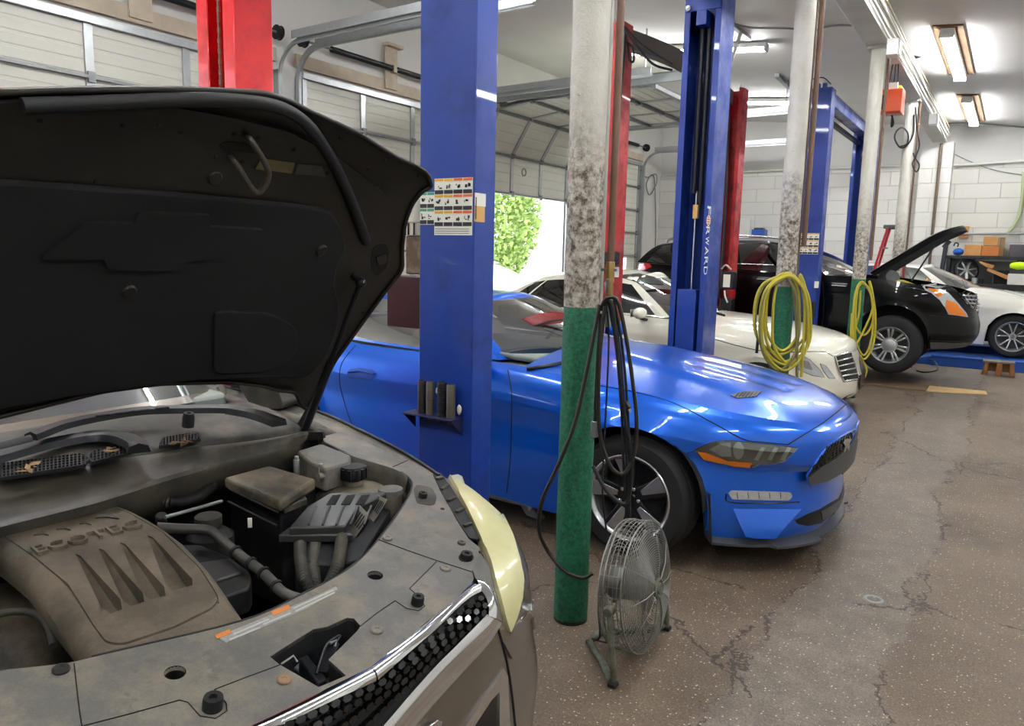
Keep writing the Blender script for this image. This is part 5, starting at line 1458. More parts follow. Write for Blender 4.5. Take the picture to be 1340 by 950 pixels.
# ================================================================== floor fan
FANM = M('fan_wire_steel', '#85847d', .4, .7, var=.15, vscale=40); FANT = M('grey_green_tube', '#6f7468', .45, .3, var=.15, vscale=30, dirt='#4a4438', dcov=.25, dscale=12)
fc_ = Vector((-1.17, 2.755, .305)); fa = Vector((.985, .03, .10)).normalized(); fr_ = .262
t_ = thing('floor_fan', 'round caged metal floor fan tilted on tube legs beside the green column', 'fan', (fc_.x, fc_.y, 0))
fu = Vector((0, 1, 0)); fu = (fu - fa * fu.dot(fa)).normalized(); fv = fa.cross(fu)
def fp(r, a, h): return fc_ + (fu * math.cos(a) + fv * math.sin(a)) * r + fa * h
def wire(mb, r, h, rad, n=56): mb.tube([fp(r, 2 * PI * k / n, h) for k in range(n)], rad, 5, closed=True)
mb = MB(); nr = 24
for i in range(nr): 
    r = .045 + (fr_ - .045) * (i + 1) / nr; wire(mb, r, .085 - .045 * (r / fr_) ** 3, .0017)
mb.build('front_grille', FANM, t_, smooth=60)
mb = MB()
for k in range(10):
    a = 2 * PI * k / 10; mb.tube([fp(.04, a, .088), fp(.12, a, .086), fp(.2, a, .067), fp(fr_, a, .038)], .0022, 5)
mb.build('grille_ribs', FANM, t_, smooth=60)
mb = MB()
for i in range(13): r = .07 + (fr_ - .07) * (i + 1) / 13; wire(mb, r, -.105 + .05 * (r / fr_) ** 3, .0017)
for k in range(16):
    a = 2 * PI * k / 16; mb.tube([fp(.06, a, -.108), fp(.16, a, -.1), fp(fr_, a, -.055)], .002, 5)
mb.build('rear_grille', FANM, t_, smooth=60)
mb = MB()
for h in (-.055, -.035, -.015, .005, .022, .038): wire(mb, fr_ + .002 * (abs(h) < .04), h, .0018 if abs(h) < .03 else .004)
for k in range(40): a = 2 * PI * k / 40; mb.tube([fp(fr_ + .002, a, -.055), fp(fr_ + .002, a, .038)], .0016, 5)
mb.build('cage_band', FANM, t_, smooth=60)
MB().lathe([(0, .012), (.02, .012), (.024, .008), (.024, .004), (.034, .010), (.042, .004), (.042, -.004), (0, -.004)], fp(0, 0, .088), fa, 26).build('badge', FANT, t_, smooth=40)
MB().lathe([(0, .05), (.05, .045), (.065, .02), (.068, -.09), (.05, -.10), (0, -.10)], fp(0, 0, -.02), fa, 24).build('motor', M('grey_motor_shell', '#75756f', .45, .4, var=.1), t_, smooth=40)
for k in range(3):
    a0 = 2 * PI * k / 3 + .4; rows = []
    for i in range(9):
        r = .05 + .185 * i / 8; wd = .32 + .75 * math.sin(PI * (.25 + .6 * i / 8)); rows.append([fp(r, a0 + wd * (j / 8 - .5) + .25 * i / 8, .042 - .055 * (j / 8)) for j in range(9)])
    MB().grid(rows).build('fan_blade', M('grey_blade', '#5f605d', .4, .6, var=.05), t_, smooth=60, solid=.002)
legs = [Vector((-1.135, 2.485, .014)), Vector((-1.137, 3.03, .014))]
pv = [fp(fr_ + .02, PI, .0), fp(fr_ + .02, 0, .0)]
for s_, (l, p) in enumerate(zip(legs, pv)):
    MB().tube(cr([p + Vector((0, 0, .01)), p.lerp(l, .5), l.lerp(p, .12), l + Vector((-.02, .012 * (1 - 2 * s_), 0)), Vector((-1.24, 2.595 if s_ == 0 else 2.915, .014)), Vector((-1.36, 2.71 if s_ == 0 else 2.80, .014))], 6), .0135, 10).build('leg', FANT, t_, smooth=60)
    MB().cyl(p - fu * .02, p + fu * .02, .02, n=12).build('pivot_knob', FANT, t_, bevel=.004)
    MB().box(l.x - .02, l.x + .015, l.y - .018, l.y + .018, 0, .018).build('rubber_foot', RUBBER, t_, bevel=.004)
MB().tube([(-1.36, 2.70, .014), (-1.36, 2.81, .014)], .0135, 10).build('cross_tube', FANT, t_, smooth=60)
MB().tube(cr([fp(.05, 3.4, -.10), fp(.12, 3.6, -.13), fp(.24, 3.9, -.10), Vector((-1.33, 2.68, .05)), Vector((-1.29, 2.75, .012))], 6), .004, 6).build('power_lead', RUBBER, t_, smooth=60)

# ================================================================== things on the floor further back
WOODB = M('brown_wood', '#8a5c33', .7, var=.2, vscale=9, bump=.2)
c = at(1305, 492, Z=0)
t_ = thing('wooden_step', 'small wooden block step with a grey top in front of the blue ramp', 'step block', (c.x, c.y, 0))
MB().box(c.x - .20, c.x + .20, c.y + .0, c.y + .25, .185, .215).build('top_board', M('grey_rubber_pad', '#6d675d', .8, var=.1), t_, bevel=.004)
for a, b in ((-.19, -.15), (.15, .19), (-.02, .03)):
    mb = MB().prism([(c.x + a * 1.05 - .01, c.y, 0), (c.x + b * 1.05 + .02, c.y, 0), (c.x + b * .9 + .02, c.y, .185), (c.x + a * .9, c.y, .185)], (0, .24, 0)); mb.build('leg', WOODB, t_, bevel=.004)
MB().box(c.x - .17, c.x + .17, c.y + .11, c.y + .14, .05, .185).build('web_board', WOODB, t_)
def floorcard(px, mat, lab, h=.012):
    P3 = [at(x, y, Z=0) + Vector((0, 0, .002)) for x, y in px]
    return tag(MB().prism(P3, (0, 0, h)).build('cardboard_strip', mat, bevel=.002), lab, 'cardboard')
floorcard([(1216, 506), (1250, 509), (1290, 513), (1292, 517), (1250, 515), (1212, 512.5)], CARDP, 'pale cardboard strip lying on the floor in front of the black crossover')
floorcard([(1135, 497), (1165, 500.5), (1215, 505.5), (1211, 512), (1165, 507), (1133, 503)], M('brown_floor_board', '#6f5a45', .8, var=.15), 'darker board on the floor beneath the front wheel of the black crossover')
t_ = thing('ramp_lift', 'low blue drive-on ramp beneath the white sedan', 'car ramp', (1.0, 14.6, 0))
RAMPB = M('blue_ramp_paint', '#1c4a98', .45, coat=.1, var=.12, vscale=5)
for y0, y1 in ((13.78, 14.78), (15.9, 16.6)):
    MB().box(-1.0 if y0 < 14 else -3.8, 4.0, y0, y1, .0, .143).box(-1.0 if y0 < 14 else -3.8, 4.0, y0 - .0, y0 + .03, .143, .17).build('runway', RAMPB, t_, bevel=.006)
MB().prism([(-1.0, 13.85, 0), (-1.55, 13.85, 0), (-1.0, 13.85, .14)], (0, .8, 0)).build('approach_plate', RAMPB, t_, bevel=.003)
tag(MB().tube(cr([at(1215, 470, Y=13.72), at(1224, 474, Y=13.6), at(1226, 484, Z=.012), at(1210, 487, Z=.012), at(1200, 485, Z=.012)], 6), .012, 8).build('air_line', RUBBER, smooth=60), 'black air line bent over the end of the blue ramp', 'hose')
# ladder
RED2 = M('red_fibreglass', '#b5212a', .45, var=.1)
lx, ly = -1.765, 13.45
t_ = thing('step_ladder', 'red fibreglass step ladder standing behind the black crossover', 'ladder', (lx, ly, 0))
for sy in (-.2, .2):
    MB().bar((lx - .42, ly + sy * 1.2, 0), (lx + .02, ly + sy * .7, 2.16), .03, .07, up=(0, 1, 0)).build('rail', RED2, t_, bevel=.004)
    MB().bar((lx + .55, ly + sy * 1.1, 0), (lx + .14, ly + sy * .7, 2.16), .03, .05, up=(0, 1, 0)).build('rear_rail', RED2, t_, bevel=.004)
for k in range(6):
    z = .3 + .31 * k; x = lx - .42 + .44 * z / 2.16
    MB().box(x - .03, x + .06, ly - .23 + .015 * k, ly + .23 - .015 * k, z - .012, z + .012).build('tread', GALVD, t_, bevel=.003)
MB().box(lx - .04, lx + .22, ly - .17, ly + .17, 2.15, 2.21).build('top_cap', M('grey_plastic_cap', '#55575a', .5), t_, bevel=.012)
# ================================================================== shelf and bench at the back wall
def bw(px, py, Y=17.75): return at(px, py, Y=Y)
SHELFM = M('dark_grey_shelf', '#2b2c2e', .5, .3, var=.1)
zs = bw(1240, 334).z; zb = bw(1290, 371).z; xl = bw(1237, 350).x
t_ = thing('work_bench', 'dark workbench with an upper shelf along the back wall behind the white sedan', 'workbench', (xl + 1.2, 17.95, 0))
xe = xl + 3.2
MB().box(xl, xe, 17.72, 18.26, zs - .06, zs).build('upper_shelf', SHELFM, t_, bevel=.004)
MB().box(xl, xe, 17.45, 18.26, zb - .12, zb).build('bench_top', M('black_bench_top', '#141416', .5, var=.1), t_, bevel=.006)
MB().box(xl, xe, 18.23, 18.27, zb, zs - .06).build('back_panel', M('grey_bench_panel', '#77797a', .5, var=.1, vscale=3), t_)
for x in (xl + .04, xe - .04):
    for y in (17.76, 18.22): MB().box(x - .035, x + .035, y - .03, y + .03, 0, zs - .06).build('upright', SHELFM, t_, bevel=.003)
for k in range(2): MB().box(xl + .5 + k * 1.3, xl + 1.2 + k * 1.3, 18.0, 18.1, zs - .1, zs - .065).build('strip_lamp', M('dim_lamp', '#d9dbd8', .4), t_, bevel=.004)
def crate(px0, px1, py0, py1, lab, mat, Y=17.80, d=.32, name='cardboard_box', cat='box', rest=None, flaps=False, tilt=0.):
    a = bw(px0, py0, Y); b = bw(px1, py1, Y); z0 = rest if rest is not None else b.z; h = a.z - b.z; w = b.x - a.x
    o_ = thing(name, lab, cat, ((a.x + b.x) / 2, Y + d / 2, z0))
    MB().box(a.x, b.x, Y, Y + d, z0 + .001, z0 + h).build('body', mat, o_, bevel=.004)
    if flaps:
        MB().box(a.x + w * .02, b.x - w * .02, Y + d * .49, Y + d * .51, z0 + h, z0 + h + .003).build('tape', M('packing_tape', '#9a7a4d', .3), o_)
        MB().box(a.x, b.x, Y - .006, Y - .001, z0 + h * .75, z0 + h).build('front_flap', mat, o_, bevel=.001)
    if tilt: o_.rotation_euler = (0, tilt, 0)
    return o_
crate(1263, 1283.5, 317.5, 332, 'brown cardboard box standing next to the blue bag on the shelf', CARD, rest=zs, flaps=True)
crate(1285.5, 1307, 319, 332, 'orange-brown cardboard box under the topmost box on the shelf', M('orange_cardboard', '#b06a35', .85, var=.12, vscale=8), rest=zs, flaps=True)
z2 = zs + (bw(1284, 319).z - bw(1284, 332).z)
crate(1288, 1306, 307, 319, 'topmost cardboard box stacked on the shelf', CARD, rest=z2 + .006, flaps=True)
crate(1309.5, 1313, 307, 332, 'narrow brown box on end behind the stacked boxes', M('brown_box_board', '#8a6b4a', .85, var=.1), rest=zs, Y=17.85)
crate(1322, 1350, 316, 332, 'dark grey box at the far end of the shelf', M('charcoal_box', '#4b474b', .6, var=.06), rest=zs)
a = bw(1247, 322); b = bw(1260, 332)
t_ = thing('blue_bag', 'blue bag with a dark handle at the near end of the shelf', 'bag', ((a.x + b.x) / 2, 17.95, zs))
MB().ball(((a.x + b.x) / 2, 17.95, zs + (a.z - b.z) * .5), (b.x - a.x) * .52, .14, (a.z - b.z) * .5, 18, 10).build('bag_body', M('blue_nylon', '#2467c4', .6, var=.1), t_, smooth=60)
MB().tube(cr([bw(1248, 322, 17.9), bw(1250, 318, 17.9), bw(1254, 319, 17.9), bw(1253, 323, 17.9)], 5), .012, 8).build('handle', RUBBER, t_, smooth=60)
# clutter on the bench
t_ = crate(1320, 1345, 351, 366, 'white printed carton holding neon yellow cloth on the bench', M('white_carton', '#d8d6cf', .6, var=.05), Y=17.5, rest=zb, name='carton')
a = bw(1321, 343, 17.52); b = bw(1345, 352, 17.52)
mb = MB(); random.seed(5); rows = []
for i in range(8):
    q = PI * i / 7; rows.append([Vector(((a.x + b.x) / 2, 17.66, a.z - (a.z - b.z) * .55)) + Vector(((b.x - a.x) * .5 * math.sin(q) ** .6 * math.cos(2 * PI * k / 16) * random.uniform(.85, 1.1), .14 * math.sin(q) ** .6 * math.sin(2 * PI * k / 16), (a.z - b.z) * .6 * math.cos(q) * random.uniform(.8, 1.15))) for k in range(16)])
tag(mb.grid(rows, cv=True).build('safety_vest', M('neon_yellow_cloth', '#c8f01e', .8, var=.1, vscale=30), smooth=70, sub=1), 'neon yellow cloth heaped on the white carton', 'cloth')
def board(pts, d, lab, mat, th=.05):
    P3 = [bw(x, y, 17.55) for x, y in pts]; return tag(MB().prism(P3, (0, d, 0)).build('cardboard_box', mat, bevel=.003), lab, 'box')
board([(1281, 342), (1301, 347), (1299, 351), (1292, 350), (1282, 344)], .3, 'flattened tan box lying on top of the bench clutter', CARD)
board([(1293, 351), (1319, 361), (1319, 366), (1316, 365), (1291, 354)], .3, 'tan box tipped against the white carton', CARD)
crate(1302, 1320, 347, 365, 'black toolbox between the tipped tan box and the white carton', BLACKM, Y=17.88, d=.17, rest=zb, name='tool_box')
crate(1304, 1332, 341, 347, 'row of tan and white spray-can cartons at the back of the bench', CARDP, Y=18.0, d=.18, rest=bw(1304, 347, 18.0).z) if False else None
pc = bw(1264, 352, 17.6)
t_ = thing('wheel_trim', 'silver and dark round machine part leaning at the near end of the bench', 'car part', (pc.x, 17.7, zb))
MB().lathe([(.20, -.04), (.24, -.03), (.24, .03), (.20, .04), (.17, .0)], (pc.x, 17.75, zb + .25), (.5, -.8, .25), 28, closed=True).build('outer_ring', BLACKM, t_, smooth=40)
mb = MB(); 
for k in range(7):
    a_ = 2 * PI * k / 7; ax_ = Vector((.5, -.8, .25)).normalized(); u_ = ax_.orthogonal().normalized(); v_ = ax_.cross(u_)
    mb.bar(Vector((pc.x, 17.75, zb + .25)), Vector((pc.x, 17.75, zb + .25)) + (u_ * math.cos(a_) + v_ * math.sin(a_)) * .2, .05, .03)
mb.build('spokes', GALV, t_, bevel=.004)
MB().box(pc.x - .15, pc.x + .15, 17.6, 17.9, zb + .001, zb + .02).build('foot', SHELFM, t_)
for k, (px, py, s_, mm, lab) in enumerate(((1276, 361, .05, 'galvanised_steel', 'grey metal tin lying low on the bench'), (1284, 362, .045, 'black_metal', 'small dark can on the bench beside the tin'), (1306, 344, .06, 'white_plastic', 'white tub at the back of the bench'), (1316, 343, .06, 'cardboard', 'tan tub at the back of the bench beside the white one'))):
    p = bw(px, py, 17.62 if k < 2 else 18.12); zz = zb if k < 2 else zb + .2
    o_ = MB().lathe([(0, 0), (s_, 0), (s_, s_ * 2), (s_ * .9, s_ * 2.1), (0, s_ * 2.1)], (p.x, p.y, zb + .001), (0, 0, 1), 18).build('tin_can', MATS[mm], smooth=40)
    tag(o_, lab, 'can')
# wall blocks, pipe, hose
for px, py, lab in ((1223.5, 298, 'tan wooden block on the back wall near the pilaster'), (1261, 304, 'tan wooden block on the back wall above the shelf')):
    p = at(px, py, Y=YB - .03); tag(MB().box(p.x - .09, p.x + .09, YB - .08, YB, p.z - .12, p.z + .12).build('wall_block', CARD, bevel=.004), lab, 'wood block')
p = at(1248, 306, Y=YB - .1)
tag(MB().cyl((p.x, YB - .10, p.z), (p.x + 3, YB - .10, p.z + .02), .022, n=10).build('air_pipe', GALVD, smooth=50), 'thin grey air pipe running along the wall above the shelf boxes', 'pipe')
tag(MB().tube(cr([at(1340, 225, Y=YB - .05), at(1338, 255, Y=YB - .05), at(1334, 280, Y=YB - .06), at(1326, 297, Y=YB - .08), at(1318, 306, Y=YB - .10)], 6), .03, 8).build('wall_hose', M('green_yellow_hose', '#a9b48a', .5), smooth=60), 'pale green hose curving down the back wall above the shelf', 'hose')
p = at(1243, 315, Y=17.6); q = at(1226, 355, Y=17.2)
t_ = thing('vice_stand', 'dark clamp stand at the end of the workbench', 'clamp', (q.x, q.y, 0))
MB().bar((q.x, q.y, 0), (p.x - .06, p.y, p.z - .1), .07, .07).build('stand', BLACKM, t_, bevel=.006); MB().bar((p.x - .1, p.y, p.z - .14), (p.x, p.y, p.z), .06, .08).build('jaw', BLACKM, t_, bevel=.006)
# ================================================================== hung from beam and ceiling
c = at(1168, 131, X=-1.48)
t_ = thing('hanging_reel', 'orange plastic reel hung by cords under the ceiling beam', 'cord reel', c)
ORG = M('orange_plastic', '#d9532a', .45, coat=.2, var=.08)
MB().prism(rpoly([c + Vector((0, y, z)) + Vector((-.12, 0, 0)) for y, z in ((-.15, -.17), (.17, -.17), (.15, .12), (-.11, .12))], .03, 3), (.24, 0, 0)).build('body', ORG, t_, bevel=.012)
MB().prism([c + Vector((x, -.165, z)) for x, z in ((-.125, -.13), (-.05, -.13), (-.06, .05), (-.125, .03))], (0, .03, 0)).build('dark_face', BLACKM, t_, bevel=.006)
MB().ball(c + Vector((.05, .13, .16)), .035).build('yellow_knob', M('yellow_plastic', '#e6c523', .4), t_, smooth=60)
MB().box(c.x - .05, c.x + .05, c.y - .06, c.y + .04, c.z + .12, c.z + .2).build('white_tag', WHITEP, t_, bevel=.004)
mb = MB()
for dx in (-.06, 0, .05): mb.tube(cr([c + Vector((dx, -.02, .12)), c + Vector((dx * .5, .0, .45)), Vector((BX + .08, c.y - .1, 4.12))], 5), .007, 6)
mb.build('hanger_cord', BLACKM, t_, smooth=60)
MB().tube(cr([c + Vector((0, .05, -.17)), c + Vector((.02, .08, -.26)), c + Vector((.0, .12, -.3)), c + Vector((.0, .1, -.2))], 5), .012, 8).build('trailing_lead', RUBBER, t_, smooth=60)
def ceil_at(px, py):
    d = ray(px, py); n = Vector((.09, 0, 1)); p0 = Vector((WX, 0, 5.0)); return EYE + d * ((p0 - EYE).dot(n) / d.dot(n))
t_ = thing('ceiling_bracket', 'white angle-iron bracket hanging from the ceiling behind the open-channel blue post', 'bracket', ceil_at(967, 36))
a, b = ceil_at(954, 25), ceil_at(981, 48)
MB().bar(a - Vector((0, 0, .03)), b - Vector((0, 0, .03)), .06, .05).build('ceiling_plate', GALVD, t_, bevel=.003)
e = on_plane(953, 93, a, (-.5, .85, 0)); f = on_plane(948, 92, a, (-.5, .85, 0))
MB().bar(a.lerp(b, .2), f, .04, .03).build('strut', WHITEP, t_); MB().bar(a.lerp(b, .6), e, .04, .03).build('strut', WHITEP, t_)
MB().cyl(f + Vector((-.25, 0, -.02)), f + Vector((.06, 0, -.02)), .03, n=12).build('clamp', GALV, t_)
t_ = thing('ceiling_bracket', 'small grey angle bracket on the ceiling beside the second column', 'bracket', ceil_at(1024, 104))
MB().bar(ceil_at(1017, 96) - Vector((0, 0, .03)), ceil_at(1033, 112) - Vector((0, 0, .03)), .07, .06).build('ceiling_plate', GALVD, t_, bevel=.003)
cable([ceil_at(x, y) - Vector((0, 0, .03)) for x, y in ((960, 28), (985, 33), (1036, 34), (1062, 40), (1075, 33), (1095, 30), (1121, 30))], .014, 'grey wire looping across the ceiling between bracket and beam', GALVD, 6, 'ceiling_wire', 'wire')
cable([ceil_at(x, y) - Vector((0, 0, .03)) for x, y in ((1232, 160), (1260, 159), (1300, 161), (1345, 165))], .014, 'grey wire running across the ceiling past the beam end', GALVD, 6, 'ceiling_wire', 'wire')
cable([at(x, y, Y=YB - .03) for x, y in ((1232, 192), (1262, 208), (1300, 222), (1345, 230))], .008, 'thin sagging wire on the back wall beside the pilaster', GALVD, 6, 'wall_wire', 'wire')
tag(MB().prism([ceil_at(x, y) - Vector((0, 0, .004)) for x, y in ((1184, 71), (1196, 72), (1205, 74), (1194, 77), (1186, 76))], (0, 0, -.006)).build('ceiling_gap', M('dark_void_plastic', '#0b0b0d')), 'small black torn gap in the white ceiling beside the beam', 'hole')
for sg, lab in ((861, 'thin wall wire looping at the back corner beside the farthest door'),):
    cable([at(x, y, X=WX + .03) for x, y in ((838, 222), (846, 232), (858, 228), (859, 240), (850, 255), (846, 240), (856, 232), (858, 300), (857, 332))], .012, lab, GALVD, 6, 'wall_wire', 'wire')
c = at(1143, 784, Z=0)
tag(MB().lathe([(.03, -.0), (.034, .003), (.042, .003), (.046, 0)], (c.x, c.y, .0005), (0, 0, 1), 22, closed=True).build('floor_socket', GALVD, smooth=40), 'small round metal socket set in the floor of the aisle', 'floor fitting')
# car outside the open door
sp = dict(W=.9, wb=2.7, wr=.33, rim=.21, ww=.22, ra=.37, adz=.0, xc=-.35, xcr=-2.9, nf=2.6, nr=2.6, NF=24, sill=[(.95, .2), (-3.9, .25)],
    belt=[(.9, .7), (.4, .85), (0, .92), (-.9, .98), (-3, 1.02), (-4, .98)], center=[(.9, .74), (.4, .92), (-.6, 1.05), (-4, 1.05)],
    rows=[(0, .82, -3.7, .955), (.25, .86, -3.8, .985), (.6, .86, -3.8, .99), (.75, .84, -3.8, 1.), (1., .8, -3.75, .9)])
out_c = Car('parked_car', 'pale car parked outside seen low under the part-open garage door', 'car', (-11.3, 18.2, -.06), sp)
PTS = carpaint('silver_blue_paint', '#b9c3cc', .5, .3)
out_c.body(PTS, ts=[i / 10 for i in range(11)]); out_c.cap(-4.2, 1.2, PTS, 'hood', nv=6)
out_c.greenhouse(dict(bf=(-.6, 1.05), bs=[(-1.0, .76, .98), (-2.0, .8, 1.0), (-3.3, .66, 1.03)], br=(-3.5, 1.03), rf=(-1.4, 1.4), rs=[(-1.55, .55, 1.38), (-2.2, .57, 1.42), (-2.8, .52, 1.33)], rr=(-2.95, 1.33), win=[(.03, .48), (.52, .88)]), PTS)
out_c.wheels('y')

# small boxes seen past the posts
a, b = at(982, 298, Y=17.9), at(998, 309, Y=17.9)
t_ = thing('wall_motor_box', 'small blue box with a dark cap on the back wall above the black crossover roof', 'electrical box', ((a.x + b.x) / 2, 18.1, b.z))
MB().box(a.x, b.x, 18.0, YB, b.z - .1, a.z - .03).build('box_body', RAMPB, t_, bevel=.01)
MB().box(a.x + .04, b.x - .04, 18.03, 18.25, a.z - .03, a.z).build('dark_cap', BLACKM, t_, bevel=.01)
a, b = at(968, 286, Y=YB - .04), at(981, 308, Y=YB - .04)
tag(MB().box(a.x, b.x, YB - .05, YB, b.z, a.z).build('fuse_panel', M('white_painted_panel', '#dcdad4', .5, var=.04), bevel=.008), 'flat white panel on the back wall next to the small blue box', 'electrical panel')
yb_ = 6.72
a, b = at(790, 329, Y=yb_), at(806, 347, Y=yb_); c_, d_ = at(790, 349, Y=yb_), at(805, 363, Y=yb_)
t_ = thing('lift_switch_box', 'black switch box with white stickers on the red post behind the nearest column', 'switch box', ((a.x + b.x) / 2, yb_, d_.z))
MB().box(a.x, b.x, yb_, yb_ + .085, b.z, a.z).build('switch_body', BLACKM, t_, bevel=.008)
MB().box(c_.x, d_.x, yb_ + .07, yb_ + .085, d_.z, c_.z).build('sticker_plate', PAPER, t_, bevel=.002)
# ================================================================== the grey car with the raised hood
YC = .96
def m_dusty(name, base, dust, cov, rough=.6, scale=5., stain=None):
    t = NT(name)
    n1 = t.noise(scale, 6, .65); n2 = t.noise(scale * 2.6, 5, .7); n3 = t.noise(220, 3, .7)
    c = t.mix(t.ramp(n1, [(.62 - cov * .4, 0.), (.80 - cov * .3, .9)]), hexc(base), hexc(dust))
    if stain: c = t.mix(t.ramp(n2, [(.58, 0.), (.64, .55)]), c, hexc(stain))
    c = t.mix(1., c, t.ramp(n3, [(.3, .88), (.7, 1.12)]), 'MULTIPLY')
    return t.bsdf(c, t.math('MULTIPLY_ADD', n1, .3, rough - .15, clamp=True), 0, t.bump(n3, .08, .002), spec=.4)
PANEL = m_dusty('dusty_grey_plastic', '#5f5d59', '#80786b', .45, .5, 7, '#55544f')
ENGC = m_dusty('dusty_brown_plastic', '#4d463c', '#75695a', .55, .7, 6)
BAYP = m_dusty('sooty_black_plastic', '#17181a', '#3b372f', .22, .6, 9)
BATT = m_dusty('dusty_black_lid', '#3a3731', '#766b59', .6, .6, 8)
COWLP = m_dusty('dusty_dark_plastic', '#2f2e2b', '#5a554a', .40, .55, 6)
FENDT = m_dusty('dusty_grey_trim', '#55534e', '#7d776b', .5, .5, 8)
HOODM = m_dusty('hood_inner_paint', '#1e1c1a', '#2f2b26', .35, .42, 5)
FELT = M('black_felt_liner', '#050609', .92, spec=.06, var=.25, vscale=5, bump=.15, bscale=120)
HAZE = M('yellowed_lens', '#d3cf9c', .22, coat=.5, var=.07, vscale=12)
EN = Vector((.19, 0, 1))
def E(px, py, dz=0.): return on_plane(px, py, (0, 0, .683 + dz), EN)
sp = dict(W=.92, wb=2.857, wr=.365, rim=.225, ww=.235, ra=.41, adz=.0, xc=-.07, xcr=-3.1, nf=[(0, 3.6), (.6, 3.8), (.85, 3.8), (.94, 3.4), (1, 2.5)], nr=3., NF=72,
    sill=[(.95, .24), (.4, .24), (-2.7, .26), (-3.9, .34)],
    belt=[(.98, .845), (.5, .935), (0, 1.028), (-.2, 1.065), (-.6, 1.09), (-1.0, 1.10), (-2.4, 1.14), (-3.9, 1.2)],
    center=[(.98, .86), (0, 1.05), (-.6, 1.12), (-3.9, 1.22)],
    rows=[(0, .86, -3.75, .95), (.12, .92, -3.82, .975), (.3, .955, -3.85, .99), (.45, .955, -3.85, 1.), (.62, .935, -3.85, 1.), (.78, .92, -3.84, .998), (.9, .91, -3.83, .998), (.96, .905, -3.82, .99), (1., .895, -3.8, .945)])
suv = Car('suv', 'dusty grey car with its hood propped open over the engine bay', 'car', (-1.83, YC, 0), sp)
S = suv.root
suv.body(PT_GREY)
suv.cap(-4., -.40, INTER, 'cabin_floor', dz=-.03, keep=False)
suv.greenhouse(dict(bf=(-.42, 1.13), bs=[(-.70, .875, 1.07), (-1.7, .84, 1.13), (-2.4, .84, 1.15), (-3.1, .82, 1.18), (-3.7, .74, 1.2)], br=(-3.8, 1.2),
    rf=(-1.22, 1.60), rs=[(-1.38, .60, 1.58), (-1.9, .64, 1.63), (-2.5, .64, 1.64), (-3.1, .62, 1.61), (-3.45, .58, 1.56)], rr=(-3.6, 1.56), win=[(.03, .36), (.39, .66), (.70, .93)], crown=.045), PT_GREY, sidem=DGLASS)
suv.under(); suv.wheels('y'); suv.cabin((-1.55,), (-.38, .38), .85, .42, (-1.1, .38, 1.06))
# the closed bonnet plane only guides the outlines laid on the nose
gm = MB()
_r = []
for p in suv.top:
    if p.x > -.5: _r.append([suv.L((p.x, p.y * (1 - k / 6), p.z)) for k in range(13)])
gm.grid(_r); suv.keep(gm); suv.bvh(); suv.door_mirror(-.66, 1.0, 1.2, PT_GREY)
MB().prism(rpoly([suv.L((-.55, -.76, 1.06)), suv.L((-.95, -.74, 1.08)), suv.L((-1.1, -.7, 1.06)), suv.L((-1.1, .7, 1.06)), suv.L((-.95, .74, 1.08)), suv.L((-.55, .76, 1.06))], .05), (0, 0, .05)).build('dashboard', M('pale_dashboard', '#8b938c', .6, var=.1), S, bevel=.012)

def slab(poly, fn, name, mat, parent=None, th=.004, step=10, holes=(), smooth=40, round_=0, walls=None, bevel=0):
    """a plate outlined on the picture of the panel and laid on the surface fn"""
    parent = S if parent is None else parent
    poly = [Vector(p[:2]) for p in poly]
    if round_: poly = rpoly(poly, round_, 4)
    vs, fs = cdt(poly, step, [[Vector(q) for q in h] for h in holes])
    top = [fn(v.x, v.y, 0.) for v in vs]; bot = [fn(v.x, v.y, -th) for v in vs]
    cnt = set()
    for f in fs:
        for a, b in zip(f, f[1:] + f[:1]): cnt.add((a, b))
    m = len(vs); rim = [(a, b) for a, b in cnt if (b, a) not in cnt]
    mb = MB().add(top + bot, [tuple(f) for f in fs] + [tuple(reversed([i + m for i in f])) for f in fs] + [(b, a, a + m, b + m) for a, b in rim])
    return mb.build(name, mat, parent, smooth=smooth, bevel=bevel)
def down(fn0):
    """same sight line outline, lower face straight below the upper one"""
    return lambda x, y, h: fn0(x, y) + Vector((0, 0, h))
E0 = down(lambda x, y: E(x, y))
def circ(px, py, rx, ry, n=20): return [(px + rx * math.cos(2 * PI * k / n), py + ry * math.sin(2 * PI * k / n)) for k in range(n)]
def wring(c, r, n=18): return [Vector((c.x + r * math.cos(2 * PI * k / n), c.y + r * math.sin(2 * PI * k / n))) for k in range(n)]

# ---------------- radiator cover (built in plan so that both sides exist)
inn = [(121, 860), (317, 813), (394, 779), (445, 752), (472, 732), (497, 705), (525, 667), (540, 639), (536, 624), (514, 612), (462, 596), (423, 577)]
out_ = [(423, 571), (447, 565), (534, 602), (566, 617), (575, 640), (600, 684), (614, 706), (629, 717), (628, 724), (621, 745), (621, 766), (585, 798), (547, 830), (515, 856), (484, 881)]
I2 = [Vector(E(*p)[:2]) for p in inn]; O2 = [Vector(E(*p)[:2]) for p in out_]
mir = lambda p: Vector((p.x, 2 * YC - p.y))
I2d = [p for p in I2 if p.y > YC]; O2d = [p for p in O2 if p.y >= YC - .005]
I2p = [Vector(E(*p)[:2]) for p in ((0, 877), (60, 871), (97, 866), (121, 860), (220, 837), (317, 813))]
I2m = [p for p in (mir(q) for q in reversed(I2d)) if p.y < .42]
poly = I2d + O2d + [mir(p) for p in reversed(O2d[:-1])] + I2m + I2p
latch = [Vector(E(*p)[:2]) for p in [(353, 859), (399, 830), (410, 823), (428, 820), (454, 808), (463, 809), (472, 819), (468, 825), (430, 863), (453, 884), (417, 899), (365, 869)]]
h2 = E(491, 753); h1 = Vector((h2.x, 2 * YC - h2.y, h2.z))
holes = [latch, wring(h1, .018), wring(h2, .018)]
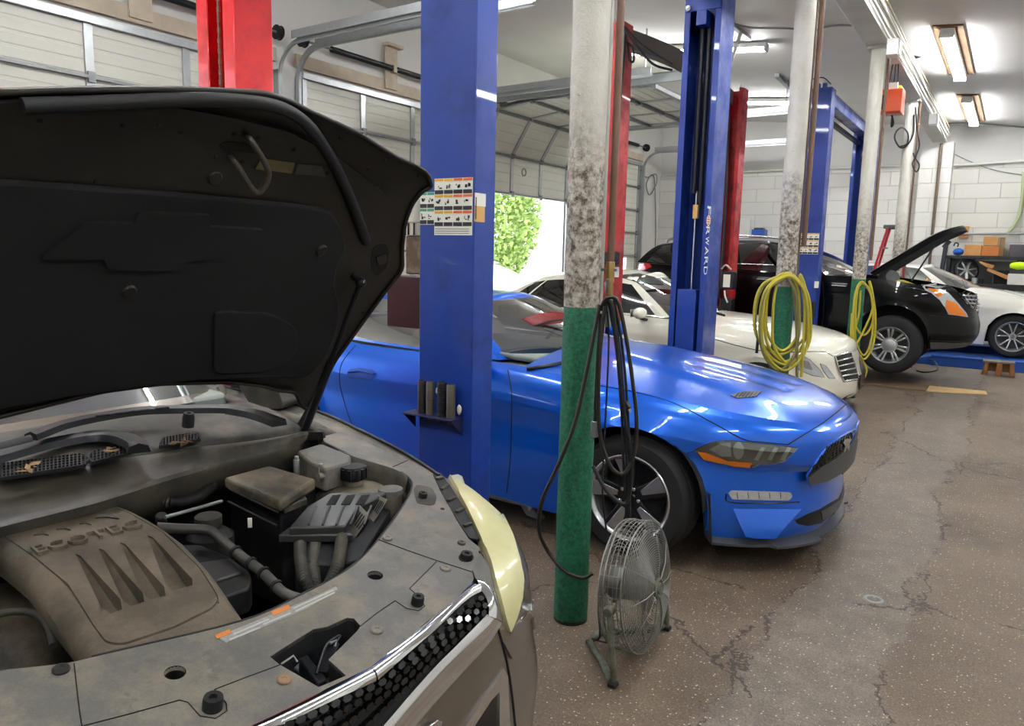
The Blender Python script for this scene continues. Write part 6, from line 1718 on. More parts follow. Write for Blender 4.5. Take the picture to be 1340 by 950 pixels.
poly = rpoly([Vector((p.x, p.y)) for p in poly], .012, 3)
vs, fs = cdt(poly, .022, holes)
def zp(x, y): return .683 - .19 * x
cnt = set()
for f in fs:
    for a, b in zip(f, f[1:] + f[:1]): cnt.add((a, b))
rim = [(a, b) for a, b in cnt if (b, a) not in cnt]; m = len(vs)
def lipd(p):   # the bay side edge turns down deeper
    return .045 if p.x < -1.2 and abs(p.y - YC) < .74 else .012
top = [Vector((p.x, p.y, zp(p.x, p.y))) for p in vs]; bot = [p - Vector((0, 0, .008)) for p in top]
mb = MB().add(top + bot, [tuple(f) for f in fs] + [tuple(reversed([i + m for i in f])) for f in fs] + [(b, a, a + m, b + m) for a, b in rim])
panel = mb.build('radiator_cover', PANEL, S, smooth=40, bevel=0)
# turned-down lip along the bay side
def lip(path, depth, name, mat, par, th=.006):
    P3 = [E(*p) for p in path]; rows = [[p + Vector((0, 0, -depth * k / 3)) + Vector((-.004 * k, 0, 0)) for k in range(4)] for p in cr(P3, 5)]
    return MB().grid(rows).build(name, mat, par, smooth=50, solid=th)
lip(inn, .05, 'inner_lip', BAYP, panel)
lip([(536, 624), (514, 612), (462, 596), (423, 577)], .09, 'inner_lip', FENDT, panel)
# moulded seams, holes, fasteners
def gline(pts, r, mat, name, par=panel, dz=.0008, curve=False):
    q = [Vector((p[0], p[1], 0)) for p in pts]
    q = cr(q, 6) if curve else q
    return MB().tube([E(p.x, p.y, dz) for p in q], r, 6).build(name, mat, par, smooth=60)
seams = [[(97, 868), (100, 895), (104, 930), (108, 955)], [(108, 950), (170, 934), (235, 916), (246, 919), (262, 937), (282, 940), (297, 930), (296, 920), (281, 902)],
    [(281, 902), (320, 887), (366, 870)], [(472, 819), (492, 803), (517, 786), (532, 796), (548, 799), (556, 793), (550, 782), (536, 770), (571, 735)], [(495, 706), (533, 720), (573, 734), (617, 748)], [(514, 611), (534, 602)]]
for s_ in seams: gline(s_, .0010, SEAM, 'moulded_seam')
def disc(px, py, r, h, mat, name, par=panel, dz=0., top=.85, cap=None, ax=EN):
    c = E(px, py, dz); a = Vector(ax).normalized()
    o_ = MB().lathe([(0, -.004), (r, -.004), (r, h * .6), (r * top, h), (r * top * .45, h), (r * top * .35, h * .7), (0, h * .7)], c, a, 20).build(name, mat, par, smooth=35)
    return o_
RUST = M('rusty_screw', '#8d6f57', .6, .3, var=.3, vscale=60)
disc(80, 877, .014, .006, BAYP, 'push_pin'); disc(372, 890, .013, .004, RUST, 'screw'); disc(493, 825, .014, .004, FENDT, 'push_pin'); disc(583, 744, .014, .004, FENDT, 'push_pin')
disc(507, 705, .013, .005, FENDT, 'push_pin'); disc(604, 711, .011, .005, COWLP, 'push_pin'); disc(579, 666, .006, .002, BAYP, 'push_pin')
for px, py, r, h in ((278, 926, .017, .022), (546, 790, .014, .020), (553, 651, .013, .016), (610, 730, .016, .014)): disc(px, py, r, h, BAYP, 'rubber_buffer', top=.92)
for c in (h1, h2):
    MB().lathe([(.018, .001), (.018, -.05), (0, -.05)], (c.x, c.y, c.z), EN, 20).build('hole_sleeve', DARK, panel, smooth=40)
# recess round the buffers
slab([(541, 640), (545, 634), (565, 638), (572, 650), (569, 660), (562, 661), (545, 658)], lambda x, y, h: E(x, y, .0012) + Vector((0, 0, h)), 'buffer_recess', COWLP, panel, th=.001, step=8, round_=4)
slab(circ(610, 729, 10, 6), lambda x, y, h: E(x, y, .0012) + Vector((0, 0, h)), 'buffer_recess', SEAM, panel, th=.001, step=5)
# warning label along the edge
LABG = M('pale_printed_label', '#8f908c', .5, var=.25, vscale=120)
slab([(284, 833), (400, 786), (440, 767), (442, 772), (400, 797), (296, 841)], lambda x, y, h: E(x, y, .001) + Vector((0, 0, h)), 'warning_label', LABG, panel, th=.0005, step=8)
for q in ([(281, 831), (300, 823), (303, 828), (284, 836)], [(355, 800), (378, 791), (380, 796), (358, 806)]):
    slab(q, lambda x, y, h: E(x, y, .002) + Vector((0, 0, h)), 'orange_warning_box', M('faded_orange_print', '#c87a3c', .5), panel, th=.0005, step=8)
for k, (a, b) in enumerate((((305, 829), (352, 809)), ((300, 836), (340, 820)), ((384, 795), (436, 771)), ((386, 799), (438, 774)), ((344, 816), (380, 801)))):
    slab([a, b, (b[0] + .8, b[1] + 2), (a[0] + .8, a[1] + 2)], lambda x, y, h: E(x, y, .002) + Vector((0, 0, h)), 'printed_line', M('faint_print', '#b4b4ae', .5), panel, th=.0004, step=8)
# latch well
lp = [Vector((p.x, p.y, zp(p.x, p.y) - .002)) for p in latch]
mb = MB(); n = len(lp); lo = [p * 1 + Vector((0, 0, -.11)) for p in lp]
mb.add(lp + lo, [(i, (i + 1) % n, n + (i + 1) % n, n + i) for i in range(n)] + [tuple(range(n, 2 * n))])
well = mb.build('latch_well', BAYP, panel, smooth=30)
def EZ(px, py, d): return E(px, py, -d)
mb = MB()
mb.prism([EZ(390, 862, .035), EZ(402, 856, .03), EZ(428, 888, .03), EZ(416, 894, .035)], (0, 0, -.05)).prism([EZ(393, 880, .06), EZ(372, 868, .05), EZ(391, 856, .05), EZ(400, 866, .05)], (0, 0, -.01))
mb.build('latch_housing', BLACKM, well, bevel=.003)
mb = MB().tube(cr([EZ(414, 882, .03), EZ(420, 862, .02), EZ(426, 846, .015), EZ(434, 838, .012), EZ(445, 832, .015), EZ(438, 845, .02), EZ(444, 850, .03)], 5), .003, 8).bar(EZ(420, 880, .03), EZ(437, 842, .02), .022, .004)
mb.build('latch_lever', BLACKM, well, smooth=40)
MB().tube([EZ(432, 842, .012), EZ(440, 838, .012), EZ(438, 846, .018)], .003, 6).tube([EZ(368, 869, .02), EZ(384, 858, .012), EZ(389, 866, .02)], .002, 6).build('latch_spring', GALV, well, smooth=40)

# ---------------- fender rail between cover and body
ft = [p for p in suv.top if p.x > -1.2 and p.x < .62]
rows = []
for p in ft:
    w_ = .10 if p.x < .25 else .10 * max(.08, 1 - (p.x - .25) / .4)
    rows.append([suv.L((p.x, p.y - w_ * k / 4, p.z - .012 * (k in (1, 2)) - .02 * (k == 4))) for k in range(5)])
for sg in (1, -1):
    MB().grid([[Vector((q.x, YC + sg * (q.y - YC), q.z)) for q in r] for r in rows]).build('fender_rail', FENDT, S, smooth=40, solid=.004)
    q = [suv.L((p.x, p.y + .004, p.z + .003)) for p in suv.top if p.x > -.9 and p.x < .40]
    MB().tube([Vector((v.x, YC + sg * (v.y - YC), v.z)) for v in q], .006, 8).build('fender_seal', TRIMB, S, smooth=60)
# slot with clips beside the headlamp
slab([(566, 620), (574, 617), (590, 636), (611, 671), (628, 706), (614, 704), (598, 680), (580, 648)], lambda x, y, h: E(x, y, .002) + Vector((0, 0, h)), 'headlamp_slot', BAYP, S, th=.004, step=8, round_=3)
for a, b in (((571, 626), (580, 624)), ((578, 640), (587, 634)), ((586, 655), (596, 650)), ((597, 670), (606, 665)), ((607, 688), (616, 684))):
    MB().bar(E(*a, .005), E(*b, .005), .012, .006).build('lamp_clip', COWLP, S, bevel=.002)

# ---------------- fascia: headlamp, grille, chrome
suv.patch([(583, 619), (600, 626), (620, 637), (639, 652), (654, 673), (668, 703), (677, 735), (681, 760), (679, 782), (672, 806), (663, 828), (656, 805), (648, 771), (640, 738), (628, 706), (612, 671), (596, 641)], HAZE, 'headlamp', off=.012, thick=.02, step=7, round_=3)
suv.patch([(681, 752), (688, 772), (693, 790), (692, 799), (684, 790), (678, 786)], LENS, 'side_marker', off=.012, thick=.01, step=5)
suv.patch([(640, 782), (647, 776), (659, 826), (663, 832), (690, 801), (694, 806), (668, 862), (655, 838)], PT_GREY, 'lamp_surround', off=.006, thick=.01, step=6)
suv.line([(637, 775), (650, 818), (662, 862), (669, 905), (674, 952)], .004)
suv.line([(628, 722), (636, 740), (644, 770)], .004)
suv.patch([(618, 748), (628, 726), (639, 744), (645, 776), (632, 770), (623, 764)], FENDT, 'fascia_corner', off=.006, thick=.01, step=6)
up_t = [(621, 765), (585, 797), (547, 829), (515, 855), (484, 880), (452, 893), (418, 905), (370, 924), (320, 945), (250, 974)]
up_b = [(627, 778), (614, 783), (590, 803), (568, 824), (527, 857), (489, 890), (456, 904), (424, 917), (368, 941), (330, 958), (262, 986)]
lo_t = [(632, 805), (600, 836), (568, 866), (530, 908), (496, 948), (470, 975)]; lo_b = [(651, 815), (640, 835), (610, 868), (575, 905), (540, 945), (515, 975)]
suv.patch(up_b + list(reversed(lo_t)) [::1] if False else up_b[:1] + up_b[1:] + [(300, 1010), (430, 1010)] + list(reversed(lo_t)), DARK, 'grille_mesh', off=.003, thick=.002, step=10)
# hexagon relief of the mesh
mb = MB()
def hexes(u0, rows_):
    pass
import itertools
def lerp2(pl, t):
    L = [0]
    for a, b in zip(pl, pl[1:]): L.append(L[-1] + math.hypot(b[0] - a[0], b[1] - a[1]))
    d = t * L[-1]
    for i in range(len(pl) - 1):
        if d <= L[i + 1]:
            f = (d - L[i]) / (L[i + 1] - L[i]); return Vector((pl[i][0] + (pl[i + 1][0] - pl[i][0]) * f, pl[i][1] + (pl[i + 1][1] - pl[i][1]) * f))
    return Vector(pl[-1])
ub = [(624, 785), (590, 806), (568, 826), (527, 860), (489, 893), (456, 907), (424, 920), (368, 945), (262, 990)]
lb = [(634, 802), (600, 834), (568, 864), (530, 906), (496, 946), (450, 995), (430, 1012)]
for j in range(4):
    for i in range(24):
        t = (i + (.5 if j % 2 else 0)) / 24; f = (j + .5) / 4 * .96
        if t > .98: continue
        c2 = lerp2(ub, t).lerp(lerp2(lb, t), f); p, nn = suv.hit(c2.x, c2.y)
        if p is None: continue
        d2 = lerp2(ub, min(1, t + .02)).lerp(lerp2(lb, min(1, t + .02)), f); q, _ = suv.hit(d2.x, d2.y)
        if q is None or (q - p).length < 1e-4: continue
        ax = (q - p).normalized(); ay = nn.cross(ax).normalized(); ax = ay.cross(nn)
        w, h = .0145, .0085
        hx = [p + nn * .002 + ax * a * w + ay * b * h for a, b in ((-1, 0), (-.55, 1), (.55, 1), (1, 0), (.55, -1), (-.55, -1))]
        hx2 = [p + nn * .013 + ax * a * w * .75 + ay * b * h * .7 for a, b in ((-1, 0), (-.55, 1), (.55, 1), (1, 0), (.55, -1), (-.55, -1))]
        mb.add(hx + hx2, [(0, 1, 2, 3, 4, 5), (11, 10, 9, 8, 7, 6)] + [(k, (k + 1) % 6, 6 + (k + 1) % 6, 6 + k) for k in range(6)])
mb.build('grille_hexagon_pattern', GLOSSB, S)
def ribbon(car, A_, B_, n, off, name, mat, bulge=.006, m=6):
    rows = []
    for i in range(n + 1):
        t = i / n; a = lerp2(A_, t); b = lerp2(B_, t); r = []
        for k in range(m + 1):
            q = a.lerp(b, k / m); p, nn = car.hit(q.x, q.y)
            r.append((p, nn))
        rows.append(r)
    P_ = [[(p + nn * off) if p else None for p, nn in r] for r in rows]
    P_ = [r for r in P_ if all(q is not None for q in r)]
    for _ in range(3):
        P_ = [P_[0]] + [[(P_[i - 1][k] + P_[i][k] * 2 + P_[i + 1][k]) / 4 for k in range(m + 1)] for i in range(1, len(P_) - 1)] + [P_[-1]]
    F = []
    for i, r in enumerate(P_):
        w = r[-1] - r[0]; d = P_[min(i + 1, len(P_) - 1)][0] - P_[max(0, i - 1)][0]; nn = w.cross(d).normalized()
        if nn.dot(EYE - r[0]) < 0: nn = -nn
        line = [r[0].lerp(r[-1], k / m) + nn * bulge * (1 - (2 * k / m - 1) ** 2) for k in range(m + 1)]
        F.append([line[0] - nn * .02] + line + [line[-1] - nn * .02])
    for fl in (0, 1):
        mb = MB().grid([[Vector((q.x, 2 * car.o.y - q.y, q.z)) if fl else q for q in r] for r in F])
        mb.build(name, mat, car.root, smooth=45)
        if name != 'grille_chrome' : break
i0 = up_t.index((484, 880)); j0 = up_b.index((489, 890))
ribbon(suv, up_t[:i0 + 1], up_b[:j0 + 1], 30, .012, 'grille_chrome', CHROME)
ribbon(suv, [(619, 764), (629, 761), (640, 776), (647, 797), (652, 815)], [(622, 772), (626, 778), (632, 786), (634, 797), (633, 807)], 16, .014, 'grille_chrome', CHROME)
ribbon(suv, lo_t, lo_b, 26, .012, 'grille_chrome', CHROME)
suv.patch([(657, 876), (661, 885), (664, 955), (650, 955), (650, 905), (640, 915), (612, 957), (600, 957)], CHROME, 'lower_grille_chrome', off=.008, thick=.01, step=7)
suv.patch([(650, 905), (651, 955), (614, 957), (640, 915)], GLOSSB, 'lower_grille_mesh', off=.004, thick=.01, step=7)
c2, nn = suv.hit(569, 946)
if c2: MB().prism([c2 + nn * .004 + Vector((0, a, b)) for a, b in ((-.04, -.03), (.0, -.03), (.012, .0), (-.005, .012), (-.04, .012))], nn * .008).build('front_badge', CHROME, S, bevel=.002)
# bumper flare beside the wheel
suv.line([(694, 806), (704, 850), (707, 900), (704, 950)], .01, PT_GREY, 'bumper_edge')

# ---------------- engine bay
mb = MB()
mb.box(-1.98, -1.96, .1, 1.76, .45, 1.0).box(-1.98, -1.4, .17, .19, .45, .9).box(-1.98, -1.40, 1.735, 1.75, .45, .90).box(-1.98, -1.22, .25, 1.66, .44, .46).box(-1.17, -1.15, .35, 1.6, .45, .87)
mb.build('engine_bay_tub', DARK, S)
# engine cover
ED = lambda x, y: E(x, y, -.02)
groove = [(4, 703), (45, 731), (90, 768), (122, 820), (138, 842), (150, 845), (163, 845), (228, 823), (276, 799), (284, 790), (284, 783), (260, 745), (212, 699), (165, 672), (150, 668), (140, 669), (60, 690)]
outer = [(-12, 716), (0, 722), (36, 752), (70, 800), (100, 836), (114, 880), (140, 892), (235, 870), (308, 846), (330, 818), (310, 790), (285, 755), (240, 706), (195, 676), (155, 660), (140, 661), (60, 679), (0, 692), (-20, 700)]
ribs = [[(99, 728), (106, 731), (158, 788), (160, 801), (145, 807), (133, 799)], [(129, 721), (136, 723), (187, 779), (189, 791), (172, 797), (161, 790)], [(157, 713), (164, 715), (215, 771), (217, 783), (197, 788), (187, 781)], [(193, 704), (200, 706), (252, 761), (252, 769), (226, 777), (217, 769)]]
gv = rpoly([Vector(p) for p in groove], 5, 3)
vs, fs = cdt(gv, 9, [[Vector(q) for q in r] for r in ribs])
mb = MB(); mb.add([ED(v.x, v.y) + Vector((0, 0, .006)) for v in vs], [tuple(f) for f in fs])
for r in ribs:
    # slot floor: level with the top at the narrow end, deep at the wide end
    L = max(q[1] for q in r) - min(q[1] for q in r); y0 = min(q[1] for q in r)
    tp = [ED(*q) + Vector((0, 0, .006)) for q in r]; lw = [p + Vector((0, 0, -.045 * max(0, (q[1] - y0) / L) ** .8 - .002)) for p, q in zip(tp, r)]
    n = len(r); mb.add(tp + lw, [(i, (i + 1) % n, n + (i + 1) % n, n + i) for i in range(n)] + [tuple(range(n, 2 * n))])
# rounded shoulder down to the outer edge
N = 72
def resample(pl, n):
    pl = [Vector(p) for p in pl]; L = [0]
    for a, b in zip(pl, pl[1:] + pl[:1]): L.append(L[-1] + (b - a).length)
    out = []
    for k in range(n):
        d = L[-1] * k / n; i = 0
        while L[i + 1] < d: i += 1
        out.append(pl[i].lerp(pl[(i + 1) % len(pl)], (d - L[i]) / max(1e-9, L[i + 1] - L[i])))
    return out
A_ = gv; cA = sum(A_, Vector((0, 0))) / len(A_)
B_ = resample(outer, 90)
A_ = [min((a for a in resample(gv, 180)), key=lambda a: (a - b).length) for b in B_]
rows = []
for k, (f, h) in enumerate(((0, .006), (0, .001), (.06, .001), (.08, .006), (.4, .004), (.75, -.006), (1, -.022), (1.0, -.045), (.93, -.06))):
    rows.append([ED(*(a.lerp(b, f))) + Vector((0, 0, h)) for a, b in zip(A_, B_)])
mb.grid(rows, cv=True)
ecov = mb.build('engine_cover', ENGC, S, smooth=35, merge=2e-4)
def quadmap(tl, tr_, br, bl, fn, h0, h1):
    tl, tr_, br, bl = [Vector(p) for p in (tl, tr_, br, bl)]
    def f(u, v, h):
        p = bl.lerp(br, u).lerp(tl.lerp(tr_, u), v); return fn(p.x, p.y) + Vector((0, 0, h1 if h else h0))
    return f
textmb('ECOTEC', quadmap((40, 722.4), (177.5, 685.6), (187.5, 694), (50, 731), ED, .004, .0135), depth=1).build('embossed_lettering', ENGC, ecov, merge=0)
for q in ([(44, 705), (55, 700), (64, 705), (56, 703)], [(74, 697), (84, 693), (93, 698), (85, 696)], [(104, 690), (111, 686), (120, 691), (112, 689)], [(125, 682), (145, 676), (156, 683), (140, 681)]):
    slab(q, lambda x, y, h: ED(x, y) + Vector((0, 0, .0095 + h)), 'shaded_recess_mark', COWLP, ecov, th=.003, step=6)  # recess shade of the marks put into a darker plastic

def boxtop(poly, dz, depth, name, mat, par=None, bevel=.006, taper=1.):
    P3 = [E(x, y, dz) for x, y in poly]; c = sum(P3, Vector()) / len(P3)
    mb = MB(); n = len(P3); lo = [c + (p - c) * taper + Vector((0, 0, -depth)) for p in P3]
    lo = [Vector((p.x, p.y, min(q.z, 9))) for p, q in zip(lo, lo)]
    mb.add(P3 + lo, [tuple(range(n)), tuple(range(2 * n - 1, n - 1, -1))] + [(i, n + i, n + (i + 1) % n, (i + 1) % n) for i in range(n)])
    return mb.build(name, mat, S if par is None else par, bevel=bevel)
# battery box with its lid
lid = boxtop([(292, 624), (352, 608), (414, 626), (366, 656)], -.01, .035, 'battery_lid', BATT, bevel=.010)
bb = boxtop([(300, 634), (355, 617), (414, 634), (368, 664)], -.052, .30, 'battery_box', BAYP, bevel=.006)
for a, b in (((298, 656), (362, 688)), ((300, 640), (364, 671))):
    MB().tube([E(*a, -.04), E(*b, -.04)], .003, 6).build('moulded_rib', BAYP, bb)
boxtop([(364, 656), (392, 642), (402, 652), (372, 664)], -.045, .02, 'battery_ledge', BATT, bb, bevel=.003)
MB().obox(E(327, 684, -.02), (0, 0, 1), (.7, .7, 0), (.7, -.7, 0), .012, .005, .003).build('white_tag', PAPER, bb)
# under-hood fuse centre with vented cover
fc = boxtop([(402, 662), (430, 645), (509, 643), (471, 662), (452, 688), (378, 690)], -.01, .03, 'fuse_box_cover', BATT, bevel=.005)
fc.data.materials.clear(); fc.data.materials.append(M('semi_gloss_black_plastic', '#2b2b2b', .4, var=.15, vscale=14))
boxtop([(364, 700), (378, 690), (452, 688), (462, 700), (456, 700), (380, 700)], -.03, .02, 'cover_flange', fc.data.materials[0], fc, bevel=.003)
for i in range(3):
    q = 425 + i * 19
    slab([(q + 2, 660), (q + 10, 648), (q + 21, 647), (q + 14, 660)], lambda x, y, h: E(x, y, -.008) + Vector((0, 0, h)), 'vent_opening', SEAM, fc, th=.001, step=6)
for i in range(5):
    q = 408 + i * 18
    MB().bar(E(q + 6, 662, -.008), E(q - 4, 687, -.008), .006, .006).build('cover_rib', fc.data.materials[0], fc, bevel=.002)
VENT = M('grey_vent_plastic', '#77746c', .4, var=.15, vscale=20)
def ventface(poly, name, nsl, a, b):
    tl, tr_, br, bl = [Vector(p) for p in poly]
    def f(u, v, h):
        p = tl.lerp(tr_, u).lerp(bl.lerp(br, u), v)
        return E(p.x, p.y, -.008 - .045 * v + h)
    vs_ = [f(0, 0, 0), f(1, 0, 0), f(1, 1, 0), f(0, 1, 0)]
    o_ = MB().prism(vs_, (-.01, -.004, -.012)).build(name, VENT, fc, bevel=.003)
    for k in range(nsl):
        u = a + (b - a) * k / (nsl - 1)
        MB().add([f(u - .03, .2, .001), f(u + .03, .2, .001), f(u + .03, .75, .001), f(u - .03, .75, .001)], [(0, 1, 2, 3)]).build('vent_slot', SEAM, o_, solid=.001)
ventface([(471, 660), (485, 674), (467, 701), (452, 688)], 'vent_face', 5, .15, .85)
ventface([(493, 646), (508, 653), (491, 681), (480, 668)], 'vent_face', 6, .12, .88)
body = boxtop([(385, 700), (452, 690), (468, 702), (485, 676), (490, 682), (508, 654), (514, 662), (472, 732), (440, 740), (390, 735)], -.06, .22, 'fuse_box', BAYP, bevel=.004)
# corrugated harness tubes
def corr(pts, r, name, dz0, dz1, pitch=.009, par=None):
    q = cr([Vector((p[0], p[1], 0)) for p in pts], 24); P3 = []
    for i, p in enumerate(q): P3.append(E(p.x, p.y, dz0 + (dz1 - dz0) * i / (len(q) - 1)))
    # resample evenly, alternate radius
    L = [0]
    for a, b in zip(P3, P3[1:]): L.append(L[-1] + (b - a).length)
    n = max(6, int(L[-1] / (pitch / 2))); out = []; rs = []
    for k in range(n + 1):
        d = L[-1] * k / n; i = 0
        while i < len(L) - 2 and L[i + 1] < d: i += 1
        out.append(P3[i].lerp(P3[i + 1], min(1, (d - L[i]) / max(1e-9, L[i + 1] - L[i])))); rs.append(r if k % 2 else r * .74)
    return MB().tube(out, rs, 12).build(name, COWLP, S if par is None else par, smooth=25)
corr([(393, 698), (393, 730), (399, 758), (409, 776)], .016, 'harness_tube', -.05, -.09)
corr([(414, 698), (410, 730), (411, 755), (416, 774)], .016, 'harness_tube', -.055, -.09)
corr([(448, 702), (443, 735), (436, 755), (427, 772)], .017, 'harness_tube', -.04, -.08)
corr([(168, 668), (180, 658), (205, 656), (222, 658)], .017, 'intake_tube', -.06, -.06)
MB().tube([E(p.x, p.y, -.06) for p in cr([Vector((222, 657, 0)), Vector((245, 655, 0)), Vector((262, 648, 0)), Vector((278, 636, 0))], 8)], .015, 12).build('intake_tube', BAYP, S, smooth=60)
# aluminium line, hoses, dipstick
q = cr([Vector((p[0], p[1], 0)) for p in ((205, 690), (240, 692), (268, 693), (281, 698), (296, 712), (322, 733), (345, 750), (366, 772), (380, 780), (400, 786))], 8)
pp = [E(p.x, p.y, -.04 - .04 * i / len(q)) for i, p in enumerate(q)]
MB().tube(pp, .0125, 12).build('coolant_pipe', M('grey_rubber_pipe', '#4a4844', .45, .2, var=.2, vscale=25), S, smooth=60)
for i in range(len(q) // 2, len(q) // 2 + 24, 6):
    d = (pp[i + 1] - pp[i]).normalized(); MB().cyl(pp[i] - d * .004, pp[i] + d * .004, .0165, n=14).build('pipe_ferrule', BAYP, S, smooth=40)
MB().tube([E(216, 677, -.03), E(290, 656, -.05)], .005, 8).build('dipstick_tube', GALVD, S, smooth=60)
MB().cyl(E(211, 690, -.07), E(211, 674, -.03), .014, n=14).build('sensor_plug', BAYP, S, bevel=.003)
# intake plenum right of the engine cover
boxtop(rpoly([Vector(p) for p in ((225, 712), (262, 712), (300, 728), (327, 748), (330, 760), (326, 770), (290, 782), (272, 770), (240, 730))], 6, 3), -.09, .06, 'valve_cover', BAYP, bevel=.012)
boxtop([(246, 738), (300, 730), (318, 748), (270, 764)], -.083, .01, 'valve_cover_pad', M('semi_gloss_black_plastic', '#2b2b2b'), bevel=.004)
o_ = MB().lathe([(0, 0), (.03, 0), (.034, .01), (.034, .03), (.03, .034), (.02, .036), (0, .034)], E(273, 690, -.08), (0, 0, 1), 20).build('oil_cap', COWLP, S, smooth=35)
MB().lathe([(.06, -.12), (.06, 0), (.04, .015), (0, .015)], E(275, 700, -.1), (0, 0, 1), 20).build('filler_neck', BAYP, S, smooth=40)
# reservoirs and caps
RESV = M('tan_reservoir_plastic', '#6f685a', .5, var=.15, vscale=12)
cc = E(462, 622, -.02)
rs_ = MB().lathe([(0, -.16), (.10, -.16), (.115, -.10), (.112, -.05), (.09, -.03), (.05, -.022), (.03, -.02), (.03, 0)], (cc.x - .0, cc.y - .0, cc.z - .01), (0, 0, 1), 28).build('coolant_reservoir', RESV, S, smooth=50)
MB().lathe([(0, .03)] + [(.036, .03), (.04, .024), (.04, -.008), (.034, -.012), (0, -.012)], cc, (0, 0, 1), 24).build('reservoir_cap', BLACKM, rs_, smooth=35)
mb = MB()
for k in range(12): a = 2 * PI * k / 12; mb.obox((cc.x + .04 * math.cos(a), cc.y + .04 * math.sin(a), cc.z + .01), (math.cos(a), math.sin(a), 0), (-math.sin(a), math.cos(a), 0), (0, 0, 1), .004, .005, .016)
mb.build('cap_grip_pattern', BLACKM, rs_)
cc = E(511, 641, -.015)
rs2 = MB().cyl((cc.x, cc.y, cc.z - .18), (cc.x, cc.y, cc.z - .012), .034, n=22).build('washer_filler', RESV, S, smooth=40)
MB().lathe([(0, .006), (.02, .008), (.036, .004), (.037, -.012), (0, -.012)], cc, (0, 0, 1), 22).build('washer_cap', PANEL, rs2, smooth=35)
for px, py, h in ((388, 606, .035), (420, 616, .03)):
    c = E(px, py, 0.0); MB().cyl(c - Vector((0, 0, h)), c + Vector((0, 0, .012)), .010, n=6).cyl(c + Vector((0, 0, .012)), c + Vector((0, 0, .022)), .007, n=10).build('terminal_stud', GALV, S, bevel=.002)
MB().tube([E(416, 624, -.01), E(448, 618, -.015)], .011, 10).build('reservoir_hose', PANEL, S, smooth=60)
boxtop(rpoly([Vector(p) for p in ((388, 590), (420, 580), (460, 596), (458, 605), (425, 614), (405, 605))], 4, 3), .015, .07, 'strut_tower_cover', PANEL, bevel=.008)
# left side of the bay: pulley cover and hose
mb = MB(); mb.ball(E(-6, 862, -.36), .20, .16, .17, 22, 12); mb.build('belt_cover', BATT, S, smooth=60)
MB().tube([E(p.x, p.y, -.10) for p in cr([Vector((-10, 806, 0)), Vector((18, 800, 0)), Vector((45, 803, 0)), Vector((62, 818, 0)), Vector((70, 845, 0))], 6)], .008, 8).build('vacuum_hose', COWLP, S, smooth=60)

# ---------------- cowl, wipers
def zpl(z): return lambda x, y: at(x, y, Z=z)
lineB = [(-30, 698), (0, 690), (60, 675), (120, 660), (170, 645), (210, 632), (250, 620), (300, 606), (345, 598), (375, 590), (395, 583)]
lineA = [(-30, 640), (0, 634), (60, 620), (120, 610), (170, 602), (215, 595), (260, 588), (305, 583), (345, 578), (380, 572), (405, 566)]
Bp = cr([at(x, y, Z=1.035) for x, y in lineB], 4); Ap = cr([at(x, y, Z=1.075) for x, y in lineA], 4)
def ext(P):   # continue to the passenger side
    d = (P[0] - P[8]).normalized(); return [P[0] + d * .62, P[0] + d * .3] + P
Ap, Bp = ext(Ap), ext(Bp)
rows = [[b + Vector((-.03, 0, -.10)) for b in Bp], [b + Vector((-.004, 0, -.012)) for b in Bp], Bp, [b.lerp(a, .12) + Vector((0, 0, .004)) for a, b in zip(Ap, Bp)], [b.lerp(a, .25) + Vector((0, 0, -.006)) for a, b in zip(Ap, Bp)], [b.lerp(a, .6) + Vector((0, 0, -.006)) for a, b in zip(Ap, Bp)], [b.lerp(a, .9) for a, b in zip(Ap, Bp)], [a + Vector((-.01, 0, .004)) for a in Ap], [a + Vector((-.03, 0, 0)) for a in Ap]]
MB().grid(rows).build('cowl_rail', m_dusty('dusty_rail_plastic', '#3b3833', '#5d564a', .5, .5, 5), S, smooth=50, solid=.005)
# cowl top panel up to the glass
gl = [Vector((p.x, p.y, 1.135)) + Vector((-.33 - .12 * max(0, (p.y - YC)) ** 2 * 0, 0, 0)) for p in Ap]
rows = [[a + Vector((-.02, 0, -.004)) for a in Ap]] + [[a.lerp(g, f) + Vector((0, 0, .018 * math.sin(PI * f))) for a, g in zip(Ap, gl)] for f in (.15, .35, .6, .85, 1)]
MB().grid(rows).build('cowl_panel', COWLP, S, smooth=50, solid=.004)
EC = lambda x, y: at(x, y, Z=1.095)
for poly, nx, ny in (([(-8, 632), (-4, 612), (108, 598), (118, 604), (112, 613)], 24, 5), ([(116, 603), (118, 595), (160, 588), (172, 596), (120, 610)], 11, 4), ([(208, 588), (214, 577), (260, 569), (263, 578)], 13, 4)):
    fr = slab(poly, lambda x, y, h: EC(x, y) + Vector((0, 0, h + .006)), 'cowl_vent', SEAM, S, th=.004, step=10)
    xs = [p[0] for p in poly]; x0, x1 = min(xs), max(xs)
    mb = MB()
    def edge(x):
        ys = []
        for a, b in zip(poly, poly[1:] + poly[:1]):
            if (a[0] - x) * (b[0] - x) <= 0 and a[0] != b[0]: ys.append(a[1] + (b[1] - a[1]) * (x - a[0]) / (b[0] - a[0]))
        return (min(ys), max(ys)) if ys else (0, 0)
    for i in range(nx + 1):
        x = x0 + 1 + (x1 - x0 - 2) * i / nx; a, b = edge(x)
        mb.bar(EC(x, a) + Vector((0, 0, .009)), EC(x, b) + Vector((0, 0, .009)), .003, .004)
    for j in range(ny + 1):
        pp = []
        for i in range(13):
            x = x0 + 1 + (x1 - x0 - 2) * i / 12; a, b = edge(x); pp.append(EC(x, a + (b - a) * j / ny) + Vector((0, 0, .009)))
        for p, q in zip(pp, pp[1:]):
            if (q - p).length > 1e-5: mb.bar(p, q, .003, .004)
    mb.build('vent_mesh', BAYP, fr)
